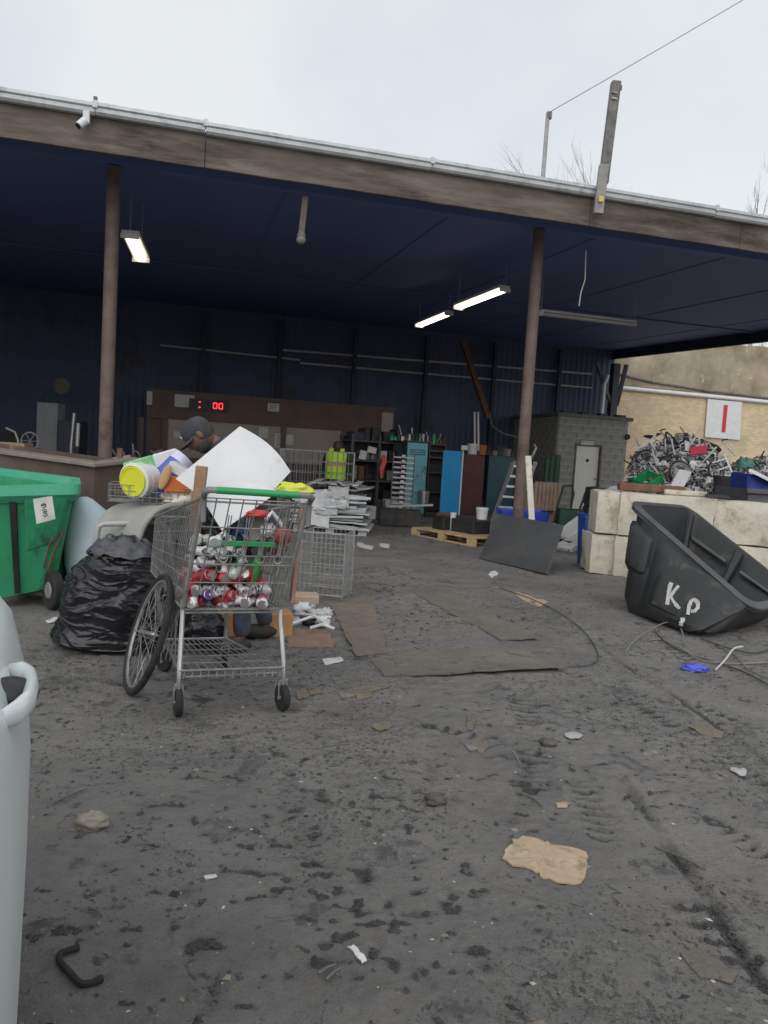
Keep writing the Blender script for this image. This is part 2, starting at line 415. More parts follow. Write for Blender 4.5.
# loose clods of mud and pale crumbs: nobody could count them
def scatter(name, mat, n, size, area, seed, flat=.6, cluster=True, wet=False):
    r = np.random.RandomState(seed); xs, ys = [], []
    while len(xs) < n:
        yy = 1.4 + (area[3] - 1.4) * r.rand(n * 3) ** 1.5; xx = (r.rand(n * 3) - .5) * 2 * (.62 * yy + .2)
        keep = np.ones(len(xx), bool)
        if cluster: keep = (vnoise(xx * 1.7 + 5, yy * 1.7 + 2, 21) + .6 * vnoise(xx * 5, yy * 5, 22) + .55 * (r.rand(len(xx)) - .5)) > .12
        if wet: keep = ground_z(xx, yy, True) > .22 + .6 * r.rand(n * 3)
        xs += list(xx[keep]); ys += list(yy[keep])
    xs, ys = np.array(xs[:n]), np.array(ys[:n]); zs = ground_z(xs, ys)
    base = np.array([(1, 0, 0), (0, 1, 0), (-1, 0, 0), (0, -1, 0), (0, 0, 1), (0, 0, -1)], float)
    tri = np.array([(0, 1, 4), (1, 2, 4), (2, 3, 4), (3, 0, 4), (1, 0, 5), (2, 1, 5), (3, 2, 5), (0, 3, 5)])
    s = size[0] + (size[1] - size[0]) * r.rand(n) ** 4
    v = base[None] * (0.6 + .8 * r.rand(n, 6, 1)) * s[:, None, None]
    v[:, :, 0] *= (1 + r.rand(n))[:, None]; v[:, :, 2] *= flat
    a = r.rand(n) * 2 * PI; ca, sa = np.cos(a)[:, None], np.sin(a)[:, None]
    vx = v[:, :, 0] * ca - v[:, :, 1] * sa; vy = v[:, :, 0] * sa + v[:, :, 1] * ca
    v = np.stack([vx + xs[:, None], vy + ys[:, None], v[:, :, 2] + zs[:, None] + .2 * s[:, None] * flat], 2)
    f = (tri[None] + (np.arange(n) * 6)[:, None, None]).reshape(-1, 3)
    me = bpy.data.meshes.new(name); me.from_pydata(v.reshape(-1, 3).tolist(), [], f.tolist()); me.update(); me.materials.append(mat)
    o = bpy.data.objects.new(name, me); COL.objects.link(o); o['kind'] = 'stuff'; return o
tag(scatter('mud_clods', m_clod, 48000, (.002, .0095), (0, 0, 0, 11), 3), 'small dark clods of mud strewn over the yard floor', 'mud clods')
tag(scatter('pale_crumbs', m_chip, 900, (.0016, .0075), (0, 0, 0, 11), 5, flat=.3, cluster=False), 'tiny pale crumbs and paper scraps trodden into the mud', 'crumbs')
tag(scatter('wet_mud_clods', M('wet_clod', (.03, .028, .027), (.055, .052, .05), scale=30, rough=.7), 15000, (.002, .011), (0, 0, 0, 10), 23, .7, False, True), 'dark wet mud clods thrown up in the tyre tracks and hollows', 'mud clods')
m_flake = M('flakes', (.16, .13, .1), (.3, .25, .19), scale=2.0, rough=.9)
tag(scatter('litter_flakes', m_flake, 420, (.004, .017), (0, 0, 0, 11), 9, flat=.14, cluster=False), 'small brown flakes of card and bark trodden into the mud', 'flakes')
tag(scatter('dark_flakes', m_rubber, 300, (.004, .02), (0, 0, 0, 11), 15, flat=.2), 'small black flakes of rubber trodden into the mud', 'flakes')

# ------------------------------------------------------------------ the open shed
BO = Vector((-4.37, 8.45, 0)); UA = Vector((.9660, .2585, 0)); VA = Vector((-.2585, .9660, 0))
def B(s, t, z=0.0): return BO + UA * s + VA * t + Vector((0, 0, z))
RB = Matrix((UA, VA, Vector((0, 0, 1)))).transposed()       # building axes
SL, SR, TB = -9.0, 16.6, 15.0
zr = lambda t: 4.86 + .62 * t / TB          # the roof climbs a little towards the back
shed = thing('open_shed', 'long open fronted scrap shed with glare tinted blue underside and weathered timber fascia', 'shed', B(2, 0))
def bbox(mb, s0, s1, t0, t1, z0, z1): return mb.hexa([B(s0, t0, z0), B(s1, t0, z0), B(s1, t1, z0), B(s0, t1, z0)], [B(s0, t0, z1), B(s1, t0, z1), B(s1, t1, z1), B(s0, t1, z1)])
def rbox(s0, s1, t0, t1, lo, hi): return MB().hexa([B(s0, t0, zr(t0) + lo), B(s1, t0, zr(t0) + lo), B(s1, t1, zr(t1) + lo), B(s0, t1, zr(t1) + lo)], [B(s0, t0, zr(t0) + hi), B(s1, t0, zr(t0) + hi), B(s1, t1, zr(t1) + hi), B(s0, t1, zr(t1) + hi)])
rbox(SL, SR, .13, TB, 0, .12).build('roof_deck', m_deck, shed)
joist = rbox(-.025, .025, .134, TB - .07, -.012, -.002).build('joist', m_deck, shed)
for k, s in enumerate(np.arange(SL + .3, SR - .2, 2.4)):
    if k == 0: joist.location = UA * s
    else: inst(joist, 'joist', shed, UA * s)
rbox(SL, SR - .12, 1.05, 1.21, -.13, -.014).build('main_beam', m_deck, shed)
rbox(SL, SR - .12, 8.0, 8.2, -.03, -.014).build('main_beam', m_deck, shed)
rbox(SR - .10, SR, .14, TB - .06, -.3, -.003).build('end_beam', m_navy, shed)
# fascia boards, butted with small gaps at the joints seen in the photograph
def s_at(px_, py_):
    p = V(px_, py_, (BO.x, BO.y), ((BO + UA).x, (BO + UA).y)); return (p - BO).dot(UA)
joints = [SL, s_at(205, 158), s_at(590, 222), s_at(740, 245), SR]
for k, (a, b) in enumerate(zip(joints, joints[1:])):
    mb = MB(); n = max(4, int((b - a) / .25)); g = .003
    rows = []
    for zz in (0, .5, 1):
        rows.append([B(a + g + (b - a - 2 * g) * i / n, -.0 + .006 * mnoise.noise((i * .7, k * 9, zz)), 4.535 + zz * .395 + .012 * mnoise.noise((i * .5 + k * 20, 3, zz * 2))) for i in range(n + 1)])
    mb.slab(rows, .052); f = mb.build('fascia_board', m_fascia, shed, bevel=.006)
# gutter: K profile in lengths with joint straps, hanger and outlet
prof = [(-.012, 4.895), (-.07, 4.895), (-.095, 4.92), (-.10, 4.96), (-.12, 4.975), (-.12, 5.012), (-.012, 5.025)]
gj = [SL, -4.4, s_at(96, 112), s_at(205, 140), s_at(430, 165), s_at(597, 190), s_at(712, 212), SR]
for a, b in zip(gj, gj[1:]):
    mb = MB(); dz = .012 * rnd.uniform(-1, 1)
    mb.add([B(a + .004, t, z + dz) for t, z in prof] + [B(b - .004, t, z + dz * .3) for t, z in prof],
           [tuple(range(7)), tuple(range(13, 6, -1))] + [((i + 1) % 7, i, 7 + i, 7 + (i + 1) % 7) for i in range(7)])
    mb.build('gutter', m_gutter, shed)
    bbox(MB(), b - .025, b + .025, -.125, -.009, 4.955, 5.03).build('gutter_strap', m_gutter, shed)
bbox(MB(), s_at(96, 112) - .02, s_at(96, 112) + .02, -.10, -.06, 4.98, 5.08).build('gutter_bracket', m_greywood, shed)
# steel posts
def post(s, t):
    mb = MB(); mb.M = Matrix.Translation(B(s, t))
    mb.lathe([(.2, -.05), (.2, .02), (.088, .03), (.086, 1.2), (.085, 2.2), (.085, 4.72), (.086, 4.73), (.086, 4.755)], 20)
    return mb.build('steel_post', m_post, shed, smooth=True)
for s in (-4.75, 1.06, 6.9, 12.75): post(s, 1.13)
# corrugated back and side walls
def corrugated(a, b, z0, z1, pitch=.2, dep=.014, flip=1):
    a, b = Vector(a), Vector(b); t = (b - a); ln = t.length; t.normalize(); n = Vector((-t.y, t.x, 0)) * flip
    mb = MB(); k = int(ln / pitch * 4); vs = []
    for i in range(k + 1):
        q = a + t * (ln * i / k) + n * (dep * (1, 1, 0, 0)[i % 4])
        vs += [q + Vector((0, 0, z0)), q + Vector((0, 0, z1))]
    mb.add(vs, [(2 * i, 2 * i + 2, 2 * i + 3, 2 * i + 1) for i in range(k)]); return mb
corrugated(B(SL, TB - .04), B(SR, TB - .04), -.1, 5.49).build('back_wall', m_wallglare, shed)
corrugated(B(SL, 0.2), B(SL, TB), -.1, 4.86, flip=-1).build('end_wall', m_wallglare, shed)
for px0, py0, px1, py1, r in ((283, 350, 592, 374, .035), (300, 363, 592, 388, .03), (160, 345, 300, 360, .03)):
    a = V(px0, py0, B(0, TB - .12)[:2], B(1, TB - .12)[:2]); b = V(px1, py1, B(0, TB - .12)[:2], B(1, TB - .12)[:2])
    MB().tube([a, b], r, 8).build('wall_pipe', m_fixture, shed, smooth=True)
for s in (2.5, 4.8, 7.2, 9.6, 12.0, 14.4):
    bbox(MB(), s - .06, s + .06, TB - .3, TB - .16, 0, 5.3).build('wall_column', m_navy, shed)
# right rear corner: dark post, knee brace, pale downpipe
cs = 16.15
bbox(MB(), cs - .12, cs + .12, TB - 1.0, TB - .76, 0, 4.9).build('corner_post', m_navy, shed)
MB().bar(B(cs - .1, TB - .9, 3.6), B(cs - .75, TB - .9, 4.9), .1, .1).build('knee_brace', m_greywood, shed)
MB().bar(B(cs + .15, TB - .9, 3.5), B(cs + .4, TB - .9, 4.9), .12, .12).build('knee_brace', m_navy, shed)
dpx = V(604, 385, B(0, TB - 1.1)[:2], B(1, TB - 1.1)[:2])
MB().tube([dpx + Vector((.1, 0, .35)), dpx, (dpx.x, dpx.y, .05)], .075, 10).build('downpipe', m_white, shed, smooth=True)
# brace with wire bundle hanging in the middle of the shed
a = V(462, 350, B(0, 12.4)[:2], B(1, 12.4)[:2]); b = V(488, 418, B(0, 12.4)[:2], B(1, 12.4)[:2])
tag(MB().bar(a + Vector((0, 0, .25)), b, .17, .14).build('hanging_duct', m_rust, loc=b), 'rusty brown duct hanging at a slant below the dark roof', 'duct')
pts = [b + Vector((.0, 0, .2)), b + Vector((.15, 0, -.25)), b + Vector((.5, 0, -.45)), b + Vector((1.1, 0, -.55))]
tag(MB().tube(pts, .035, 6).build('slack_hose', m_greywood, loc=pts[0]), 'slack grey hose drooping from the slanted rusty duct', 'hose')

# lights under the roof
def tube_light(name, label, p0, p1, lit, wd=.16, nt_=2):
    p0, p1 = Vector(p0), Vector(p1); t = thing(name, label, 'light', (p0 + p1) / 2)
    d = (p1 - p0).normalized(); sd_ = d.cross(Vector((0, 0, 1))).normalized()
    MB().bar(p0 + Vector((0, 0, .06)), p1 + Vector((0, 0, .06)), wd, .05).build('fixture_body', m_fixture, t, bevel=.008)
    for k in range(nt_):
        o = sd_ * (.05 * (2 * k - 1) if nt_ == 2 else 0)
        MB().tube([p0 + o + d * .03, p1 + o - d * .03], .024, 8).build('tube', m_lit if lit else m_fixture, t, smooth=True)
    for p in (p0, p1):
        MB().bar(p + d * (.0) + sd_ * (-wd / 2) , p + sd_ * (wd / 2), .03, .07).build('end_cap', m_fixture, t)
        MB().tube([p + Vector((0, 0, .085)), p + Vector((0, 0, .085)) + Vector((0, 0, max(.05, zr((p - BO).dot(VA)) - .15 - p.z - .085)))], .006, 5).build('hanger', m_steel, t)
    return t
tube_light('strip_light', 'short lit twin tube strip light beside the upper left post', D(130, 236, 10.8), D(141, 260, 11.5), True, .25)
tube_light('strip_light', 'longer lit strip light left of the right post', D(458, 308, 15.0), D(505, 290, 13.6), True, .22)
tube_light('strip_light', 'smaller lit strip light further back, left of the longer one', D(419, 326, 18.6), D(449, 314, 17.2), True, .22)
tube_light('strip_light', 'unlit pale strip light in the dark right of the right post', D(541, 314, 14.6), D(634, 325, 15.8), False, .14)
# hanging lamp on a wooden drop rod
p = D(301, 240, 9.6); t = thing('drop_lamp', 'small caged lamp on a brown drop rod under the front of the roof', 'lamp', p)
MB().bar(p + Vector((0, 0, .06)), p + Vector((.03, 0, .52)), .07, .05, (0, 1, 0)).build('drop_rod', m_post, t)
MB().ball(p, (.06, .06, .055), 12, 8).build('lamp_globe', m_greywood, t, smooth=True)
MB().lathe([(.05, .0), (.055, .03), (.03, .07)], 12, Matrix.Translation(p + Vector((0, 0, .03)))).build('lamp_collar', m_greywood, t)
# loose hanging wire
p = D(586, 250, 11.2); pts = [p, D(585, 280, 11.2), D(581, 292, 11.2), D(579, 306, 11.2)]
tag(MB().tube(pts, .008, 5).build('hanging_wire', m_fixture, loc=p), 'thin pale wire dangling from the roof right of the right post', 'wire')
# white downpipe elbow on the fascia, modelled like a small camera
p = V(85, 118, B(0, -.12)[:2], B(1, -.12)[:2]); t = thing('downpipe_elbow', 'small white downpipe elbow fixed under the gutter at upper left', 'camera', p)  # category 'camera' here means the downpipe elbow, there is no camera
MB().box(p + Vector((0, .04, .02)), (.07, .07, .13), RB).build('mount', m_white, t, bevel=.008)
MB().tube([p + Vector((.0, 0, -.03)), p + Vector((-.045, -.06, -.11))], [.045, .04], 10).build('elbow_pipe', m_white, t, smooth=True)
MB().tube([p + Vector((-.045, -.06, -.11)), p + Vector((-.047, -.063, -.115))], .035, 10).build('lens', m_black, t)  # black disc across the elbow's open end
# wooden post above the fascia
a = V(598, 214, B(0, -.16)[:2], B(1, -.16)[:2]); b = V(604, 165, B(0, -.16)[:2], B(1, -.16)[:2])
t = thing('timber_mast', 'leaning dark timber mast bolted to the fascia above the roof edge', 'mast', a)
MB().bar(a, b, .12, .08, (0, 1, 0))  .build('bracket_board', M('bracket_grey', (.2, .19, .175), (.32, .31, .29), scale=9, rough=.85), t, bevel=.006)
a2 = V(603, 184, B(0, -.06)[:2], B(1, -.06)[:2]); b2 = V(616, 82, B(0, -.06)[:2], B(1, -.06)[:2])
MB().bar(a2, b2, .12, .11, (0, 1, 0)).build('mast_pole', m_greywood, t, bevel=.01)
c = V(601, 199, B(0, -.215)[:2], B(1, -.215)[:2]); MB().box(c, (.06, .02, .07), RB).build('yellow_plate', M('yellow_enamel', (.6, .5, .12), rough=.6), t)
c = V(619, 88, B(0, -.06)[:2], B(1, -.06)[:2]); MB().box(c, (.06, .05, .06), RB).build('insulator', m_greywood, t)
for yy in (92, 98): MB().bar(V(612, yy, B(0, -.12)[:2], B(1, -.12)[:2]), V(617, yy + 1, B(0, -.12)[:2], B(1, -.12)[:2]), .02, .02).build('bolt', m_steel, t)

# ------------------------------------------------------------------ utility pole, wire, trees behind
p = D(548, 113, 27); q = D(542, 190, 27); base = q + (q - p) * ((q.z + .1) / (p.z - q.z))
m_bark_pale = M('weathered_cable', (.24, .235, .23), (.3, .295, .29), rough=.8)
t = thing('utility_pole', 'thin pale pole rising behind the shed roof, left of the timber mast', 'pole', base)
MB().tube([base, p], [.11, .07], 8).build('pole_shaft', M('pale_pole', (.3, .29, .28), (.42, .41, .4), rough=.8), t, smooth=True)
MB().box(p + Vector((.05, 0, -.08)), (.16, .14, .22)).build('pole_cap', m_greywood, t)
e = D(1000, -155, 34)
pts = [p.lerp(e, k / 24) + Vector((0, 0, -.1 * (1 - (2 * k / 24 - 1) ** 2))) for k in range(25)]
tag(MB().tube(pts, .016, 5).build('overhead_wire', m_bark_pale, loc=p), 'overhead wire running up from the thin pole across the sky', 'wire')
m_bark_glare = M('bark', (.34, .33, .33), (.44, .43, .42), scale=3, rough=.9)  # bark paled to imitate glare over the distant twigs
def bare_tree(label, base, h, seed, nb=7, spread=.55):
    r = random.Random(seed); t = thing('bare_tree', label, 'tree', base, 'bare trees behind the shed'); tr, tw = MB(), MB()
    def grow(p, d, ln, rad, lev):
        pts = [p]; q = p; dd = d.copy()
        for i in range(4):
            dd = (dd + Vector((r.uniform(-1, 1), r.uniform(-1, 1), r.uniform(-.3, .7))) * .1).normalized(); q = q + dd * ln / 4; pts.append(q)
        (tr if lev < 2 else tw).tube(pts, [rad * (1 - .16 * i) for i in range(5)], 5 if lev < 2 else 3, caps=False)
        if lev < 4:
            for k in range(nb if lev == 0 else (5 if lev < 3 else 4)):
                f = r.uniform(.35, 1) if lev else r.uniform(.3, 1)
                i = min(3, int(f * 4)); s = pts[i].lerp(pts[i + 1], f * 4 - i)
                nd = (dd * .8 + Vector((r.uniform(-1, 1), r.uniform(-1, 1), r.uniform(-.1, .9))) * spread).normalized()
                grow(s, nd, ln * r.uniform(.42, .65), max(.007, rad * .45), lev + 1)
    grow(Vector(base), Vector((.02, 0, 1)), h * .5, h * .011, 0)
    tr.build('trunk', m_bark_glare, t); tw.build('crown', m_bark_glare, t)
bare_tree('bare tree whose fine twigs show behind the timber mast', D(600, 462, 42).xy.to_3d(), 20.6, 3, nb=11)
bare_tree('bare tree whose twigs show at the right edge above the tan wall', D(762, 470, 46).xy.to_3d(), 22.0, 8, nb=11)

# ------------------------------------------------------------------ tan brick wall behind
def brick_material(name, ca, cb, cm, bw, bh, worn):
    m = bpy.data.materials.new(name); m.use_nodes = True; t = m.node_tree; l = t.links.new; b = t.nodes['Principled BSDF']; b.inputs['Roughness'].default_value = .9
    tcn = t.nodes.new('ShaderNodeTexCoord'); mp = t.nodes.new('ShaderNodeMapping'); mp.inputs['Rotation'].default_value = (PI / 2, 0, -math.atan2(UA.y, UA.x))
    mp.vector_type = 'TEXTURE'
    sep = t.nodes.new('ShaderNodeSeparateXYZ'); cmb = t.nodes.new('ShaderNodeCombineXYZ')
    dt = t.nodes.new('ShaderNodeVectorMath'); dt.operation = 'DOT_PRODUCT'; dt.inputs[1].default_value = tuple(UA)
    l(tcn.outputs['Object'], dt.inputs[0]); l(tcn.outputs['Object'], sep.inputs[0]); l(dt.outputs['Value'], cmb.inputs[0]); l(sep.outputs[2], cmb.inputs[1])
    t.nodes.remove(mp)
    br = t.nodes.new('ShaderNodeTexBrick'); br.inputs['Scale'].default_value = 1; br.inputs['Brick Width'].default_value = bw; br.inputs['Row Height'].default_value = bh
    br.inputs['Mortar Size'].default_value = .008; br.inputs['Color1'].default_value = (*ca, 1); br.inputs['Color2'].default_value = (*cb, 1); br.inputs['Mortar'].default_value = (*cm, 1)
    l(cmb.outputs[0], br.inputs['Vector'])
    n = t.nodes.new('ShaderNodeTexNoise'); n.inputs['Scale'].default_value = .9; n.inputs['Detail'].default_value = 9; n.inputs['Roughness'].default_value = .7; l(tcn.outputs['Object'], n.inputs['Vector'])
    rp = t.nodes.new('ShaderNodeValToRGB'); rp.color_ramp.elements[0].position = .5; rp.color_ramp.elements[1].position = .68; l(n.outputs['Fac'], rp.inputs['Fac'])
    mx = t.nodes.new('ShaderNodeMixRGB'); mx.inputs['Color2'].default_value = (*worn, 1); l(br.outputs['Color'], mx.inputs['Color1']); l(rp.outputs[0], mx.inputs['Fac'])
    l(mx.outputs[0], b.inputs['Base Color']); return m
m_tan = brick_material('tan_brick', (.56, .43, .26), (.7, .56, .36), (.5, .42, .31), .22, .075, (.44, .37, .27))
m_oldrender = M('worn_render', (.22, .18, .125), (.42, .36, .26), scale=1.0, rough=.95, bump=.5, bscale=12, dirt=(.78, .7, .54), dscale=2.6, dthr=.60)
WT = TB + .35
wall = thing('brick_wall', 'tall tan brick wall with worn upper band beyond the shed', 'wall', B(20, WT))
bbox(MB(), 13.0, 34, WT, WT + .4, -.1, 4.35).build('brick_face', m_tan, wall)
mb = MB(); rows = []
n = 60
for zz in range(5):
    rows.append([B(13.0 + 21 * i / n, WT - .03 + .05 * mnoise.noise((i * .4, zz, 2)), 4.353 + (zz / 4) * (1.85 + .0015 * i + .05 * mnoise.noise((i * .3, 7, 1)))) for i in range(n + 1)])
mb.slab(rows, .42).build('render_band', m_oldrender, wall)
WF = WT - .07
wp = lambda x, y, t=WF: V(x, y, B(0, t)[:2], B(1, t)[:2])
d_ = (wp(768, 402) - wp(602, 386)); a = wp(602, 386)
MB().tube([a, a + d_ * 2.2], .075, 10).build('wall_pipe', m_white, wall, smooth=True)
a = wp(612, 372); b = wp(768, 398)
MB().tube([a, a.lerp(b, .25) + Vector((0, 0, -.12)), a.lerp(b, .6) + Vector((0, 0, -.1)), b, b + (b - a)], .045, 8).build('wall_cable', m_greywood, wall, smooth=True)
a = wp(607, 380, WF - .06); MB().box(a, (.5, .2, .5), RB).build('junction_box', m_fixture, wall, bevel=.02)
p0, p1, p2, p3 = wp(708, 399, WF - .02), wp(742, 402, WF - .02), wp(740, 440, WF - .02), wp(705, 437, WF - .02)
sg = thing('number_sign', 'white square sign with a red vertical stroke on the tan wall', 'sign', p3)
MB().hexa([p3, p2, p2 - VA * -.03, p3 - VA * -.03], [p0, p1, p1 + VA * .03, p0 + VA * .03]).build('sign_board', m_white, sg)
a, b = wp(726, 405, WF - .035), wp(723.5, 432, WF - .035)
MB().bar(a, b, .16, .012, tuple(VA)).build('red_stroke', m_red, sg)

# ------------------------------------------------------------------ shopping trolley
m_green = M('green_plastic', (.02, .27, .09), (.03, .33, .12), scale=4, rough=.4)
m_greyplast = M('grey_plastic', (.16, .16, .155), (.24, .24, .23), scale=6, rough=.55, bump=.08)
def lerp4(p, u, v): return p[0] * (1 - u) * (1 - v) + p[1] * u * (1 - v) + p[2] * u * v + p[3] * (1 - u) * v
def mesh_panel(p, nu, nv, r, n=4):
    mb = MB()
    for i in range(nu + 1): mb.tube([lerp4(p, i / nu, 0), lerp4(p, i / nu, 1)], r, n, caps=False)
    for j in range(nv + 1): mb.tube([lerp4(p, 0, j / nv), lerp4(p, 1, j / nv)], r, n, caps=False)
    return mb
VV = Vector
TL, TR, BL, BR = VV((-.885, 3.70, 1.13)), VV((-.385, 3.86, 1.12)), VV((-1.005, 3.86, .535)), VV((-.52, 4.02, .535))
FTL, FTR, FBL, FBR = VV((-1.385, 4.60, .93)), VV((-1.03, 4.72, .93)), VV((-1.395, 4.58, .60)), VV((-1.06, 4.70, .60))
cart = thing('shopping_cart', 'battered steel shopping trolley with green handle full of crushed cans', 'shopping cart', (-.93, 4.2, 0))
mesh_panel([BL, BR, TR, TL], 8, 4, .0034).build('rear_gate', m_wire, cart)
mesh_panel([BL, FBL, FTL, TL], 26, 7, .0031).build('side_panel', m_wire, cart)
mesh_panel([BR, FBR, FTR, TR], 26, 7, .0029).build('side_panel', m_wire, cart)
mesh_panel([FBL, FBR, FTR, FTL], 12, 6, .0024).build('front_panel', m_wire, cart)
mesh_panel([BL, BR, FBR, FBL], 16, 14, .0026).build('basket_floor', m_wire, cart)
mb = MB()
mb.tube([TL, FTL, FTR, TR], .0085, 8); mb.tube([BL, FBL, FBR, BR, BL], .006, 6)
mb.tube([TL + VV((0, 0, .01)), BL], .0125, 8); mb.tube([TR + VV((0, 0, .01)), BR], .0125, 8)
mb.tube([TL.lerp(BL, .03), TR.lerp(BR, .03)], .005, 6); mb.tube([BL, BR], .008, 6); mb.tube([BL + VV((0, 0, -.018)), BR + VV((0, 0, -.018))], .006, 6)
mb.tube([TL.lerp(BL, .58), TR.lerp(BR, .58)], .005, 6)
mb.build('basket_frame', m_wire, cart, smooth=True)
# handle with grey curved ends
hd = VV((.03, -.09, .045)); a, b = TL + hd, TR + hd
MB().tube([a.lerp(b, .10), a.lerp(b, .3), a.lerp(b, .6), a.lerp(b, .86)], .0175, 12).build('handle', m_green, cart, smooth=True)
for p_, q_, s_ in ((TL, a, .10), (TR, b, .86)):
    e_ = a.lerp(b, s_)
    MB().tube([p_ + VV((0, .02, -.12)), p_ + VV((0, .01, 0)), p_.lerp(q_, .7), q_.lerp(e_, .35) , e_], [.013, .016, .017, .0165, .0155], 8).build('handle_end', m_greyplast, cart, smooth=True)
# child seat flap: green strip and wire loops
s0, s1 = TL.lerp(BL, .40).lerp(TR.lerp(BR, .40), .28) + VV((-.02, .05, 0)), TL.lerp(BL, .40).lerp(TR.lerp(BR, .40), .80) + VV((-.02, .05, 0))
MB().bar(s0, s1, .012, .028).build('seat_strip', m_green, cart, bevel=.004)
mb = MB()
for k in range(4):
    c = TL.lerp(BL, .52).lerp(TR.lerp(BR, .52), .3 + .18 * k) + VV((0, -.01, 0))
    mb.tube([c + VV((.022 * math.cos(q_ * PI / 6), 0, .022 * math.sin(q_ * PI / 6))) for q_ in range(12)], .0032, 5, closed=True)
    mb.tube([c + VV((0, 0, .022)), c + VV((.02, .0, .22))], .0032, 5); mb.tube([c + VV((.008, 0, .022)), c + VV((.034, .0, .22))], .0032, 5)
mb.build('seat_wires', m_wire, cart)
# legs and lower rack
W1, W2, W3, W4 = VV((-.98, 3.75, 0)), VV((-.475, 3.92, 0)), VV((-1.27, 4.5, 0)), VV((-.93, 4.62, 0))
up = lambda p, z: VV((p.x, p.y, z))
for w, t_ in ((W1, BL), (W2, BR)):
    MB().tube([t_ + VV((0, 0, .05)), t_ + VV((0, 0, -.06)), up(t_.lerp(w, .35), .40), up(w.lerp(t_, .12), .27), up(w, .20), up(w, .145)], .0125, 8).build('leg', m_silver, cart, smooth=True)
for w, t_ in ((W3, FBL), (W4, FBR)):
    k_ = t_.lerp(BL if w is W3 else BR, .28)
    MB().tube([k_, k_ + VV((0, 0, -.1)), up(k_.lerp(w, .5), .33), up(w, .22), up(w, .145)], .0125, 8).build('leg', m_silver, cart, smooth=True)
r1, r2, r3, r4 = up(W1, .245), up(W2, .245), up(W3, .20), up(W4, .20)
mb = MB(); mb.tube([r1, r3], .0095, 6); mb.tube([r2, r4], .0095, 6); mb.tube([r3, r4], .008, 6); mb.tube([r1, r2], .006, 6); mb.tube([r1 + VV((.03, 0, -.03)), r2 + VV((-.03, 0, -.03))], .005, 6)
mb.build('lower_frame', m_silver, cart, smooth=True)
mb = MB()
for k in range(13):
    f = (k + .5) / 13
    mb.tube([r1.lerp(r2, f) + VV((0, 0, -.045)), r1.lerp(r2, f) + VV((.0, .02, -.005)), r3.lerp(r4, f)], .0035, 5)
for k in range(1, 5): mb.tube([r1.lerp(r3, k / 5), r2.lerp(r4, k / 5)], .0035, 5)
mb.build('lower_rack', m_wire, cart)
for w, ang, rd in ((W1, .42, .072), (W2, .55, .072), (W3, .9, .065), (W4, .2, .065)):
    M4 = Matrix.Translation(VV((w.x, w.y, rd + gz(w.x, w.y)))) @ rotz(ang)
    mb = MB(); mb.M = M4 @ Matrix.Rotation(PI / 2, 4, 'Y')
    mb.lathe([(rd * .62, -.015), (rd * .93, -.017), (rd, -.008), (rd, .008), (rd * .93, .017), (rd * .62, .015)], 20)
    wh = mb.build('wheel', m_rubber, cart, smooth=True)
    mb = MB(); mb.M = M4 @ Matrix.Rotation(PI / 2, 4, 'Y'); mb.lathe([(.0, -.013), (rd * .61, -.013), (rd * .61, .013), (0, .013)], 16); mb.lathe([(0, -.024), (.012, -.024), (.012, .024), (0, .024)], 8)
    mb.build('hub', m_greyplast, wh)
    mb = MB(); mb.M = M4
    for sx in (-1, 1): mb.tube([(sx * .02, 0, 0), (sx * .022, 0, .05), (sx * .018, .005, .085)], .006, 6)
    mb.tube([(-.022, .003, .086), (.022, .003, .086)], .009, 6); mb.tube([(0, .003, .08), (0, .003, .15 - rd + .03)], .013, 8)
    mb.build('caster_fork', m_silver, cart, smooth=True)

# crushed cans
def can_material(name, ca, cb, sc):
    m = M(name, ca, cb, scale=sc * .6, rough=.36, metal=.3); r_ = [n for n in m.node_tree.nodes if n.type == 'VALTORGB'][0]; r_.color_ramp.elements[0].position = .46; r_.color_ramp.elements[1].position = .52; return m
can_mats = {'silver': can_material('can_plain', (.4, .4, .41), (.66, .66, .66), 12), 'red and white': can_material('can_red_white', (.42, .02, .03), (.72, .68, .68), 22), 'red': can_material('can_red', (.42, .02, .035), (.58, .06, .08), 18),
            'silver and white': can_material('can_silver', (.62, .62, .62), (.8, .8, .8), 20), 'silver and pink': can_material('can_pink', (.62, .1, .18), (.75, .7, .72), 15),
            'purple': can_material('can_purple', (.06, .015, .14), (.12, .04, .24), 15), 'white and black': can_material('can_black', (.03, .03, .03), (.7, .7, .7), 16),
            'green and silver': can_material('can_green', (.02, .2, .06), (.6, .62, .6), 14)}
